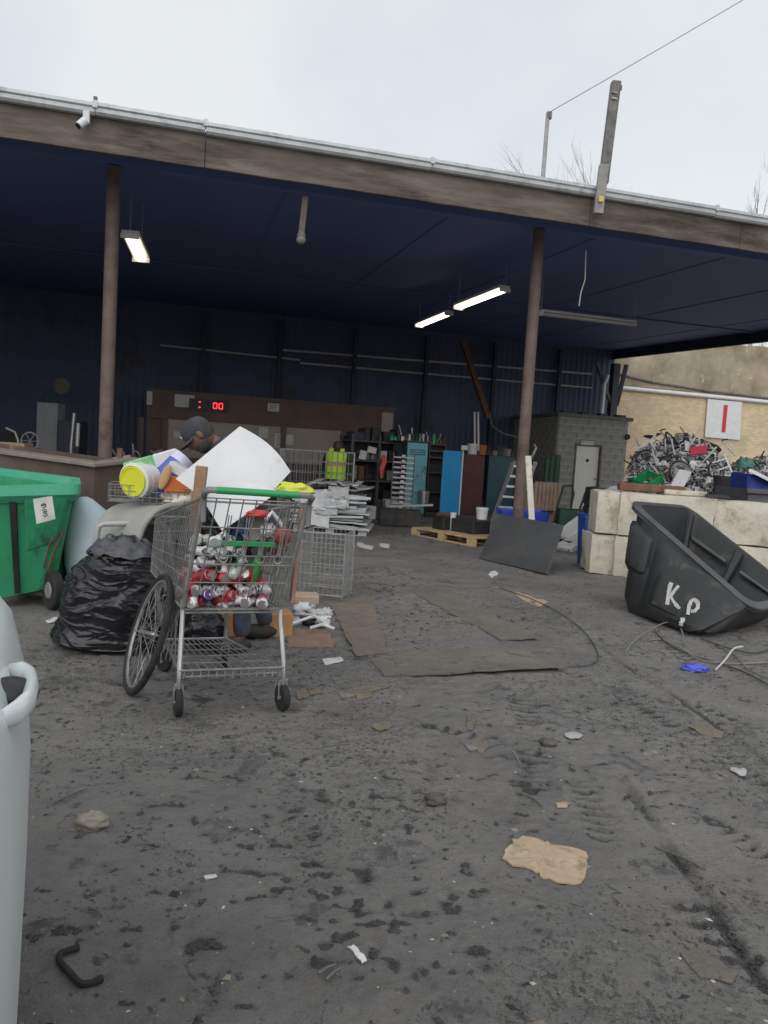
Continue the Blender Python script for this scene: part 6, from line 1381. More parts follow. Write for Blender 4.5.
# dark red panel, teal panel
a, b = D(461, 500, 18.8), D(482, 500, 18.9); tag(MB().hexa([VV((a.x, a.y, 0)), VV((b.x, b.y, 0)), VV((b.x, b.y + .5, 0)), VV((a.x, a.y + .5, 0))], [VV((a.x, a.y, 1.5)), VV((b.x, b.y, 1.47)), VV((b.x, b.y + .5, 1.47)), VV((a.x, a.y + .5, 1.5))]).build('red_cabinet', M('maroon', (.085, .03, .027), (.12, .04, .036), scale=2, rough=.6), loc=(a.x, a.y, 0), bevel=.01), 'dark maroon cabinet right of the blue cupboard door', 'cabinet')
pail('white pail on top of the maroon cabinet', VV((a.x + .22, a.y + .2, 1.5)), .13, .26, m_white); pail('orange pail on top of the maroon cabinet', VV((a.x + .46, a.y + .18, 1.5)), .10, .24, M('orange_pail', (.4, .1, .04), rough=.6))
for k, x in enumerate((475, 478.5)): p = D(x, 450, 18.9); p.z = 1.6; q = D(x - .4, 412, 19.0); tag(MB().tube([p, q], .025, 6).build('pale_rod', m_fixture, loc=p), 'pale upright rod behind the pails, %s one of the pair' % ('left', 'right')[k], 'rod')
a, b = D(486, 500, 19.2), D(512, 500, 19.4); tag(MB().hexa([VV((a.x, a.y, 0)), VV((b.x, b.y, 0)), VV((b.x, b.y + .4, 0)), VV((a.x, a.y + .4, 0))], [VV((a.x, a.y, 1.5)), VV((b.x, b.y, 1.5)), VV((b.x, b.y + .4, 1.5)), VV((a.x, a.y + .4, 1.5))]).build('teal_cabinet', M('dark_teal', (.03, .08, .10), (.045, .11, .13), scale=2, rough=.6), loc=(a.x, a.y, 0), bevel=.01), 'dark teal cabinet partly hidden by the ladder and post', 'cabinet')
# more clutter on the floor in front of the shelving and on the cabinets
cr2 = random.Random(31); FL = 'first second third fourth fifth sixth seventh eighth ninth tenth eleventh twelfth'.split()
for k in range(12):
    p = D(352 + 4.6 * k, 520, 16.2 + cr2.uniform(-.4, .4)); s_ = (cr2.uniform(.12, .3), cr2.uniform(.15, .3), cr2.uniform(.1, .42)); nm, lb, mt = (('crate', 'dark crate', m_scrapd), ('tin', 'grey tin', m_scrapg), ('box', 'brown box', m_scrapb), ('case', 'black case', m_black), ('box', 'pale box', m_paper))[cr2.choices(range(5), (4, 2, 2, 3, .7))[0]]
    tag(MB().box((p.x, p.y, s_[2] / 2), s_, Matrix.Rotation(cr2.uniform(-.5, .5), 3, 'Z')).build(nm, mt, loc=(p.x, p.y, 0), bevel=.012), '%s on the floor before the dark shelving, %s from the left' % (lb, FL[k]), nm, 'junk on the floor before the shelving')
for k in range(7):
    p = D(486 + 4 * k, 470, 19.45); z = 1.503; h_ = cr2.uniform(.1, .35); tag(MB().box((p.x, p.y, z + h_ / 2), (cr2.uniform(.08, .2), .2, h_), Matrix.Rotation(cr2.uniform(-.5, .5), 3, 'Z')).build('box', (m_scrapd, m_dim, m_scrapb)[k % 3], loc=(p.x, p.y, z), bevel=.01), 'dark box on top of the dark teal cabinet, %s from the left' % FL[k], 'box', 'boxes on the dark teal cabinet')
# ladder leaning
l0, l1, r0, r1 = D(489, 520, 14.2), D(514, 461, 14.9), D(499, 521, 14.2), D(517, 470, 14.9); lad = thing('ladder', 'aluminium ladder leaning to the left of the right steel post', 'ladder', (l0.x, l0.y, 0))
l0.z = r0.z = .02
MB().bar(l0, l1, .07, .04).build('rail', m_silver, lad); r0 = l0 + VV((.40, -.08, 0)); r1 = l1 + VV((.40, -.08, 0)); MB().bar(r0, r1, .07, .04).build('rail', m_silver, lad)
for k in range(7): s = (k + .5) / 7; MB().bar(l0.lerp(l1, s), r0.lerp(r1, s), .04, .04).build('rung', m_silver, lad)
# white plank on the post
a, b = D(532, 525, 10.75), D(528, 456, 10.95); a.z = max(a.z, .02); tag(MB().bar(a, b, .085, .04, (0, 1, 0)).build('white_plank', M('cream_plank', (.5, .47, .4), (.62, .6, .54), scale=5, rough=.8, dirt=(.33, .27, .2), dscale=5), loc=a, bevel=.005), 'cream coloured plank leaning on the right side of the steel post', 'plank')
a = D(533, 458, 11.0); MBk = MB().tube([D(529, 462, 11.05), a + VV((0, 0, .05)), D(536, 448, 11.05), D(534, 444, 11.05)], .018, 6); tag(MBk.build('bent_pipe', m_greywood, smooth=True, loc=a), 'short bent grey pipe behind the top of the cream plank', 'pipe')
# black plate leaning on the post
q0, q1, q3 = G(479, 558), G(547, 574), D(497, 513, 11.15)
q2 = PL(563, 525, q0, (q1 - q0).cross(q3 - q0))
pl = thing('steel_plate', 'large dark steel plate propped against the foot of the right post', 'plate', q0); nn = (q1 - q0).cross(q3 - q0).normalized(); mb = MB(); mb.hexa([q0, q1, q2, q3], [q - nn * .03 for q in (q0, q1, q2, q3)]); mb.build('plate_sheet', M('plate_grey', (.05, .051, .053), (.08, .081, .083), scale=1.6, rough=.6, dirt=(.12, .115, .11), dscale=2.4, dthr=.58), pl, bevel=.004)
# blue tubs, slatted crate, white cabinets, recycle bin, machine, hand truck
m_rblue = M('royal_blue', (.012, .03, .3), (.018, .045, .4), scale=3, rough=.45)
c = D(523, 518, 12.2); t = thing('blue_tub', 'royal blue plastic tub on the floor behind the leaning steel plate', 'tub', (c.x, c.y, 0)); rr = [VV((c.x - .42, c.y - .25, 0)), VV((c.x + .38, c.y - .25, 0)), VV((c.x + .38, c.y + .3, 0)), VV((c.x - .42, c.y + .3, 0))]; cz = sum(rr, VV()) / 4
loft([[q + VV((0, 0, .55)) for q in sh(rounded(rr, .1), cz, .04)], [q + VV((0, 0, .62)) for q in rounded(rr, .1)], [q + VV((0, 0, .55)) for q in rounded(rr, .1)], [q + VV((0, 0, .02)) for q in sh(rounded(rr, .1), cz, .18)]]).build('tub_body', m_rblue, t, smooth=30)
a, b = D(533, 508, 16.6), D(560, 509, 17.0); t = thing('slatted_crate', 'tan wooden slatted crate beside the wall of the block house', 'crate', (a.x, a.y, 0)); u = (b - a); u.z = 0; ln = u.length; u.normalize(); v = VV((-u.y, u.x, 0)); ff = lambda s, t_, z: VV((a.x, a.y, 0)) + u * s + v * t_ + VV((0, 0, z)); m_slat = M('slat_wood', (.33, .24, .175), (.45, .33, .24), scale=6, rough=.85)
for k in range(7): boxf(ff, ln * k / 7 + .012, ln * (k + 1) / 7 - .012, 0, .02, .35, .98).build('slat', m_slat, t)
for z in (.42, .86): boxf(ff, 0, ln, .022, .05, z, z + .08).build('crate_rail', m_slat, t)
boxf(ff, 0, ln, .055, .5, .35, .92).build('crate_box', m_slat, t)
for s in (0.05, ln - .1): boxf(ff, s, s + .06, .06, .45, 0, .348).build('crate_leg', m_slat, t)
a = D(545, 532, 12.8); carton('cream box on the floor right of the royal blue tub', (a.x, a.y, .12), (.42, .3, .26), .1, M('cream_box', (.45, .43, .36), (.52, .5, .43), scale=4, rough=.7), 'cream_box'); 
a = D(545, 540, 12.9); carton('dark crate under the cream box', (a.x, a.y, 0), (.5, .4, .118), .1, m_scrapd, 'dark_crate')
for k, (x0, y0, x1, y1, dep, lb) in enumerate(((560, 540, 588, 519, 12.9, 'upper white cabinet lying tipped beside the blue recycling bin'), (563, 551, 588, 535, 12.4, 'lower white cabinet lying tipped beside the blue recycling bin'))):
    a, b = D(x0, y0, dep), D(x1, y1, dep + .5); d = (b - a).normalized(); wc = thing('white_cabinet', lb, 'cabinet', a)
    MB().bar(a, b, .34, .15).build('cabinet_shell', m_white, wc, bevel=.01); MB().bar(a - d * .012, a - d * .002, .30, .11).build('end_panel', m_fixture, wc)
    MB().bar(a.lerp(b, .5) + VV((0, -.175, 0)) - d * .3, a.lerp(b, .5) + VV((0, -.175, 0)) + d * .3, .02, .02).build('trim', m_greywood, wc)
a = D(575, 545, 12.6); carton('dark rubbish under the tipped white cabinets', (a.x + .1, a.y + .25, 0), (.7, .5, .13), .4, m_scrapd, 'rubbish_block')
c = G(593, 570); t = thing('recycling_bin', 'narrow blue recycling bin left of the concrete blocks', 'bin', (c.x, c.y + .25, 0)); c = VV((c.x, c.y + .25, 0)); m_rec = M('bin_bright_blue', (.012, .06, .28), (.02, .09, .38), scale=3, rough=.5)
rr = [c + VV((-.14, -.2, .72)), c + VV((.14, -.2, .72)), c + VV((.14, .25, .72)), c + VV((-.14, .25, .72))]; cz = sum(rr, VV()) / 4; bt = [VV((q.x, q.y, 0)).lerp(VV((cz.x, cz.y, 0)), .22) + VV((0, 0, .02)) for q in rr]
loft([rounded(rr, .03), rounded(bt, .03)]).build('bin_body', m_rec, t, smooth=30); ro = [q + (q - cz) * .07 for q in rounded(rr, .03)]
loft([[q + VV((0, 0, .0)) for q in sh(ro, cz, .12)], [q + VV((0, 0, .012)) for q in ro], [q - VV((0, 0, .04)) for q in ro]], False).build('bin_rim', m_rec, t, smooth=30); MB().hexa([q.lerp(cz, .05) - VV((0, 0, .08)) for q in rr], [q.lerp(cz, .05) - VV((0, 0, .03)) for q in rr]).build('bin_fill', m_scrapg, t)
c = D(601, 512, 12.0); t = thing('black_machine', 'black motor unit with a grey drum standing left of the blocks', 'machine', (c.x, c.y, 0)); MB().box((c.x - .12, c.y, .75), (.22, .4, .62)).build('machine_case', m_black, t, bevel=.02)
MB().box((c.x, c.y, .22), (.5, .5, .44)).build('machine_base', m_scrapd, t, bevel=.02); MB().tube([(c.x + .12, c.y - .22, .95), (c.x + .12, c.y + .22, .95)], .16, 16).build('drum', m_scrapg, t, smooth=True); MB().tube([(c.x + .1, c.y - .22, .62), (c.x + .1, c.y + .22, .62)], .13, 14).build('pulley', m_dim, t, smooth=True)
for k in range(5): MB().box((c.x - .235, c.y, .52 + .1 * k), (.03, .36, .05)).build('cooling_fin', m_black, t)
c = D(570, 520, 14.5); t = thing('hand_truck', 'dark hand truck with two looped handles in front of the cream door', 'hand truck', (c.x, c.y, 0))
for k, (x, lean) in enumerate(((-.22, .05), (.16, .12))): MB().tube([(c.x + x - .12, c.y, .05), (c.x + x - .06 + lean, c.y, .75), (c.x + x + lean, c.y, .98), (c.x + x + .16 + lean, c.y, 1.0), (c.x + x + .2 + lean, c.y, .85), (c.x + x + .16, c.y, .1)], .022, 7).build('loop_handle', m_scrapblack, t, smooth=True)
MB().box((c.x + .05, c.y, .3), (.6, .3, .5)).build('truck_load', M('dark_green', (.012, .04, .025), (.02, .06, .035), scale=4, rough=.6), t, bevel=.02)
for x in (-.2, .3): mb = MB(); mb.M = Matrix.Translation((c.x + x, c.y - .2, .12)) @ Matrix.Rotation(PI / 2, 4, 'Y'); mb.lathe([(0, -.03), (.12, -.03), (.12, .03), (0, .03)], 16); mb.build('wheel', m_rubber, t)
for k, x in enumerate((545, 550, 555)): p = D(x, 490, 18.0); tag(MB().tube([(p.x, p.y, 0), (p.x + .02, p.y, 1.5 + .05 * k)], .07, 8).build('gas_cylinder', M('cyl_green', (.015, .06, .035), (.02, .08, .05), scale=4, rough=.5) if 'cyl_green' not in MATS else MATS['cyl_green'], smooth=True, loc=(p.x, p.y, 0)), 'dark green cylinder behind the slatted crate, %s of three' % ('left', 'middle', 'right')[k], 'cylinder')

# ------------------------------------------------------------------ cages, wrapped stack, hi-vis person
def cage(label, c0, u, ln, wd, z0, z1, nu_, nz_, r, front=True):
    c0 = VV((c0[0], c0[1], 0)); u = VV(u).normalized(); v = VV((-u.y, u.x, 0)); P_ = lambda s, t_, z: c0 + u * s + v * t_ + VV((0, 0, z)); t = thing('wire_cage', label, 'cage', c0)
    for (a, b, c, d) in ((0, 0, ln, 0), (ln, 0, ln, wd), (ln, wd, 0, wd), (0, wd, 0, 0)): mesh_panel([P_(a, b, z0), P_(c, d, z0), P_(c, d, z1), P_(a, b, z1)], nu_, nz_, r).build('grid_panel', m_cage, t)
    mb = MB()
    for a, b in ((0, 0), (ln, 0), (ln, wd), (0, wd)): mb.tube([P_(a, b, max(0, z0 - .1)), P_(a, b, z1)], r * 2.2, 5)
    for z in (z0, z1): mb.tube([P_(0, 0, z), P_(ln, 0, z), P_(ln, wd, z), P_(0, wd, z)], r * 2, 5, closed=True)
    mb.build('cage_frame', m_cage, t); return t
m_cage = M('cage_wire', (.26, .26, .255), (.4, .4, .39), scale=9, rough=.5, metal=.3)
p0, p1 = D(278, 500, 13.9), D(352, 500, 13.9); cage('tall grey wire cage in front of the person in the hi vis vest', p0, VV((1, .05, 0)), p1.x - p0.x, .9, .15, 1.36, 13, 6, .006)
p0, p1 = G(299, 596), G(342, 600); cage('small grey wire cage standing on the mud right of the trolley', p0, p1 - p0, (p1 - p0).length, .42, .03, .62, 9, 6, .003)
# wrapped stack of pale sheets
p0, p1 = G(293, 532), G(366, 537); u = (p1 - p0).normalized(); v = VV((-u.y, u.x, 0)); ln = (p1 - p0).length; stf = pallet('pale grey pallet under the wrapped stack of metal sheets', p0, u, ln, 1.0, M('pale_pallet', (.42, .42, .42), (.55, .55, .55), scale=5, rough=.7))
st = thing('sheet_stack', 'sagging stack of pale grey sheets and bars strapped on a pallet', 'stack', VV((p0.x, p0.y, .15))); sr = random.Random(8)
ws = [M('stack_pale', (.42, .43, .44), (.6, .61, .62), scale=5, rough=.5), M('stack_grey', (.2, .2, .2), (.34, .34, .34), scale=5, rough=.6), M('stack_mid', (.3, .31, .31), (.44, .44, .45), scale=7, rough=.5)]
for k in range(13):
    z = .16 + .048 * k; a0, a1 = sr.uniform(-.08, .12), ln + sr.uniform(-.2, .06); n_ = 10; dz = sr.uniform(-.06, .06); rows = []
    for j in range(5): rows.append([VV((p0.x, p0.y, 0)) + u * (a0 + (a1 - a0) * i / n_) + v * (sr.uniform(-.06, 0) if j == 0 and i == 0 else 0) + v * (.95 * j / 4 + .06 * mnoise.noise((k * 3.1, i * .5, j)) - .05) + VV((0, 0, z + .02 + dz * (i / n_ - .5) * 2 + .028 * mnoise.noise((i * .45 + k * 5, j * .6, k)))) for i in range(n_ + 1)])
    MB().slab(rows, .024).build('sheet', ws[sr.choice((0, 0, 1, 2))], st, smooth=30)
for k in range(7):
    z = .2 + .085 * k; a = VV((p0.x, p0.y, z)) + u * sr.uniform(-.1, .2) - v * .1; b = VV((p0.x, p0.y, z + sr.uniform(-.08, .1))) + u * (ln - sr.uniform(-.05, .2)) - v * sr.uniform(.06, .14); MB().bar(a, b, .03, sr.uniform(.03, .06)).build('bar', ws[sr.choice((0, 2))], st)
for k in range(7):
    s0 = sr.uniform(-.02, ln - .45); w_ = sr.uniform(.25, .5); h0 = sr.uniform(.5, .82); dl_ = sr.uniform(.18, .38); rows = []
    for j in range(7): rows.append([VV((p0.x, p0.y, 0)) + u * (s0 + w_ * i / 6 + .03 * mnoise.noise((i, j, k * 5))) - v * (.10 + .05 * j / 6 + .045 * mnoise.noise((i * .7, j * .7, k * 3))) + VV((0, 0, h0 - dl_ * j / 6 + .05 * mnoise.noise((i * .6 + k, j, 2)))) for i in range(7)])
    MB().slab(rows, .006).build('drape', ws[sr.choice((0, 0, 1, 2))], st, smooth=40)
n_ = 16; rows = [[VV((p0.x, p0.y, 0)) + u * (.15 + (ln - .25) * i / n_) + v * (-.06 + 1.0 * j / 6) + VV((0, 0, .80 + .07 * math.sin(PI * i / n_) + .05 * mnoise.noise((i * .5, j * .8, 4)))) for i in range(n_ + 1)] for j in range(7)]
MB().slab(rows, .02).build('cover_cloth', ws[1], st, smooth='all')
for k in range(3): a = VV((p0.x, p0.y, .84)) + u * (.3 + .35 * k) - v * .07; MB().bar(a, a + v * .9 + VV((0, 0, .04)), .1, .014).build('strap', ws[0], st)
m_vest = M('hi_vis', (.55, .85, .03), (.62, .9, .06), scale=6, rough=.7)
def lerpP(c, **kw): return {k: (c[0] + v[0], c[1] + v[1], v[2]) for k, v in kw.items()}
pc = D(336, 470, 15.3); jp = lerpP((pc.x, pc.y), pelvis=(0, 0, .93), belly=(0, 0, 1.08), chest=(0, -.01, 1.3), neck=(0, 0, 1.44), skull=(0, -.01, 1.50), shL=(-.19, 0, 1.37), elL=(-.25, -.02, 1.1), wrL=(-.24, -.1, .88), shR=(.19, 0, 1.37), elR=(.25, -.02, 1.1), wrR=(.24, -.1, .88), hipL=(-.1, 0, .9), knL=(-.11, -.02, .5), anL=(-.11, .02, .09), toL=(-.12, -.12, .04), hipR=(.1, 0, .9), knR=(.11, -.02, .5), anR=(.11, .02, .09), toR=(.12, -.12, .04))
for k in jp: jp[k] = (jp[k][0], jp[k][1], jp[k][2] * .955)
m_darkcloth = M('dark_clothes', (.012, .013, .016), (.028, .03, .034), scale=9, rough=.9)
pv = person('person in a yellow hi vis vest standing behind the tall wire cage', (pc.x, pc.y, 0), jp, m_skinB, m_darkcloth, m_darkcloth, None, (.2, -1, -.1), (0, 0, 1))
mb = MB(); ringv = lambda rx, ry, z: [VV((pc.x + rx * math.cos(2 * PI * k / 20), pc.y + ry * math.sin(2 * PI * k / 20), z)) for k in range(20)]
loft([ringv(.19, .15, 1.355), ringv(.225, .185, 1.30), ringv(.215, .19, 1.15), ringv(.21, .185, .98), ringv(.225, .19, .82)], False).build('vest', m_vest, pv, smooth='all'); ves = [o for o in pv.children if o.name.startswith('vest')][0]
loft([ringv(.221, .196, 1.17), ringv(.219, .195, 1.08)], False).build('orange_band', M('band_orange', (.6, .3, .1), (.62, .4, .2), scale=9, rough=.6), ves, smooth='all')
for s_ in (-1, 1): MB().bar((pc.x + s_ * .12, pc.y - .14, 1.33), (pc.x + s_ * .1, pc.y, 1.43), .09, .02).build('shoulder_strap', m_vest, ves)

# ------------------------------------------------------------------ dim clutter at the left of the shed
def wallbox(name, label, cat, x0, y0, x1, y1, dep, thick, mat):
    a, b = D(x0, y0, dep), D(x1, y1, dep); o = MB().box(((a.x + b.x) / 2, dep + thick / 2, (max(0, b.z) + a.z) / 2), (b.x - a.x, thick, a.z - max(0, b.z))).build(name, mat, loc=(a.x, dep, max(0, b.z)), bevel=.01); return tag(o, label, cat)
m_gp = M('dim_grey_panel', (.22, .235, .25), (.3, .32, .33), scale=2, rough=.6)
wallbox('grey_locker', 'dim grey locker standing in the dark left of the shed', 'locker', 37, 402, 56, 470, 17.5, .4, m_gp); wallbox('dark_machine', 'dark machine right of the grey locker at the left', 'machine', 58, 420, 78, 470, 17.0, .5, m_navy)
c = D(62, 386, 21.0); mb = MB(); mb.M = Matrix.Translation(c) @ Matrix.Rotation(PI / 2, 4, 'X'); mb.lathe([(0, 0), (.2, .0), (.22, .03), (.0, .05)], 24); tag(mb.build('round_plate', M('round_tan', (.14, .12, .09), (.2, .17, .12), scale=4, rough=.7), loc=c), 'dim round plate hanging high above the grey locker', 'plate')
a, b = D(71, 446, 15.5), D(74, 413, 15.5); t = thing('pump', 'pale upright tool with a tall handle left of the front left post', 'tool', (a.x, a.y, 0)); MB().tube([(a.x, a.y, 0), a, b], .035, 8).build('shaft', m_silver, t, smooth=True); MB().tube([a + VV((.12, 0, 0)), a.lerp(b, .7) + VV((.1, 0, 0))], .045, 8).build('cylinder', m_silver, t, smooth=True); MB().box((a.x + .05, a.y, .4), (.3, .25, .8)).build('base', m_dim, t, bevel=.02)
c = D(30, 441, 15.0); t = thing('spoked_wheel', 'dim spoked wheel behind the brown trough at the left', 'wheel', c); rg = [c + VV((.17 * math.cos(k * PI / 12), 0, .17 * math.sin(k * PI / 12))) for k in range(24)]; MB().tube(rg, .015, 6, closed=True).build('rim', m_scrapg, t)
for k in range(3): MB().tube([rg[k * 4], rg[k * 4 + 12]], .01, 5).build('spoke', m_scrapg, t)
MB().box((c.x, c.y + .1, .55), (.3, .1, 1.05)).build('stand', m_dim, t)
a = D(6, 428, 15); tag(MB().tube([a, D(15, 432, 15), D(18, 440, 15), D(19, 460, 15)], .02, 6).build('bent_bar', m_fixture, loc=a), 'pale bent bar in the dark at the far left', 'bar')
carton('tan carton behind the brown trough at the far left', (D(5, 450, 12.5).x, 12.5, .9), (.75, .4, .30), .1, m_card); carton('dark stand under the tan carton at the far left', (D(5, 450, 12.5).x, 12.5, 0), (.8, .5, .897), .1, m_scrapd, 'stand')
kr = random.Random(6)
ORDW = 'first second third fourth fifth sixth seventh eighth ninth tenth eleventh twelfth thirteenth fourteenth fifteenth sixteenth'.split()
for k in range(16):
    x = 114 + 46 * (k + kr.uniform(.1, .9)) / 16; p = D(x, 450, 14.5 + kr.uniform(-.6, .8)); s = (kr.uniform(.15, .4), .3, kr.uniform(.08, .22)); z = kr.uniform(.75, 1.0)
    tag(MB().box((p.x, p.y, z), s, Matrix.Rotation(kr.uniform(-.6, .6), 3, 'Y')).build('scrap_piece', (m_scrapd, m_dim, m_scrapb, m_scrapg)[k % 4], loc=(p.x, p.y, z), bevel=.01), 'dim scrap piece, %s from the left on the dark table behind the white bucket' % ORDW[k], 'scrap', 'scrap pieces on the dark table')
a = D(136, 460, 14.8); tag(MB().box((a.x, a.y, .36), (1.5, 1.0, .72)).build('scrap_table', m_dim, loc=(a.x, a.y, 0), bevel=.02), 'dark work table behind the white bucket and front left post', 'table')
for k in range(6):
    p = D(118 + 8 * k, 446, 14.6); p.z = 1.0; e = p + VV((kr.uniform(-.3, .3), 0, kr.uniform(.05, .3))); tag(MB().tube([p, p.lerp(e, .5) + VV((0, 0, .05)), e], .016, 5).build('rod', m_scrapg, loc=p), 'thin rod, %s from the left in the dim scrap on the dark table' % ORDW[k], 'rod', 'rods on the dark table')

# ------------------------------------------------------------------ litter and boards on the ground
def flat(name, label, cat, pts, mat, th=.006, lift=.004, curl=.0, group=None, sub=1):
    P_ = [GP(*q) for q in pts]; c = sum(P_, VV()) / len(P_); z = max(q.z for q in P_) if th > .008 else None
    Q = [VV((q.x, q.y, (q.z if z is None else (z + q.z) / 2) + lift + curl * mnoise.noise((q.x * 9, q.y * 9, 2)))) for q in P_]; mb = MB(); n = len(Q)
    c = sum(Q, VV()) / n + VV((0, 0, .003)); vs = Q + [c] + [q - VV((0, 0, th)) for q in Q] + [c - VV((0, 0, th))]
    fs = [(i, (i + 1) % n, n) for i in range(n)] + [((i + 1) % n + n + 1, i + n + 1, 2 * n + 1) for i in range(n)] + [((i + 1) % n, i, i + n + 1, (i + 1) % n + n + 1) for i in range(n)]
    if (Q[1] - Q[0]).cross(Q[2] - Q[0]).z < 0: fs = [tuple(reversed(f)) for f in fs]
    mb.add(vs, fs); return tag(mb.build(name, mat, loc=c), label, cat, group)
flat('cardboard_piece', 'torn tan cardboard piece lying alone in the foreground mud', 'cardboard', [(502, 862), (505, 857), (504, 855), (509, 851), (513, 848), (512, 845), (511, 842), (518, 842), (522, 840), (533, 841), (540, 842), (545, 845), (547, 844), (551, 847), (561, 848), (572, 850), (580, 852), (586, 855), (588, 859), (586, 863), (588, 866), (586, 872), (585, 878), (581, 884), (574, 886), (566, 885), (557, 884), (549, 881), (543, 881), (540, 879), (539, 876), (535, 876), (530, 873), (524, 872), (518, 871), (512, 870), (507, 866)], M('fresh_cardboard', (.38, .285, .19), (.49, .375, .26), scale=14, rough=.9, dirt=(.25, .195, .14), dscale=11, dthr=.52), .006, .008, .006)
m_mudcard = ground_material('muddy_cardboard', (1.22, 1.07, .9), 1.05)
def board(name, label, corners, mat, lift, cat='board', th=.012, front_up=0.0):
    C4 = [GP(*q) for q in corners]; n = 12; rows = []
    for j in range(n + 1):
        r_ = []
        for i in range(n + 1):
            q = lerp4(C4, i / n, j / n); e = .022 * mnoise.noise((i * .8, j * .8, len(name))) * (1 if i in (0, n) or j in (0, n) else .3); q = q + VV((e, e * .5, 0)); r_.append(VV((q.x, q.y, gz(q.x, q.y) * .75 + lift * .55 + front_up * max(0, .35 - j / n) / .35 * (.25 + .75 * i / n))))
        rows.append(r_)
    return tag(MB().slab(rows, th).build(name, mat, smooth=30, loc=C4[0]), label, cat)
board('board', 'large muddy board with its dark front edge lifted off the yard floor', [(384, 679), (566, 671), (520, 648), (362, 652)], m_ply, .015, th=.012, front_up=.035)
board('board', 'long muddy board lying beyond the large one, pointing away', [(500, 641), (538, 640), (446, 589), (408, 591)], m_ply, .016, th=.012, front_up=.02)
board('cardboard_sheet', 'flattened brown cardboard sheet right of the trolley wheels', [(287, 648), (334, 650), (330, 632), (288, 630)], M('red_brown_card', (.2, .13, .10), (.28, .19, .145), scale=6, rough=.9, dirt=(.13, .115, .105), dscale=5, dthr=.55), .02, 'cardboard', .008)
board('cardboard_sheet', 'muddy tan cardboard sheet between the trolley and the large board', [(356, 660), (388, 658), (372, 600), (330, 606)], m_mudcard, .028, 'cardboard', .006)
p = G(304, 601); carton('small flattened pinkish carton on the mud in front of the small wire cage', (p.x, p.y, gz(p.x, p.y)), (.26, .22, .07), .15, M('pink_card', (.4, .27, .2), (.5, .36, .28), scale=6, rough=.9))
m_silty = M('silty_plastic', (.3, .3, .3), (.42, .42, .42), scale=20, rough=.5)
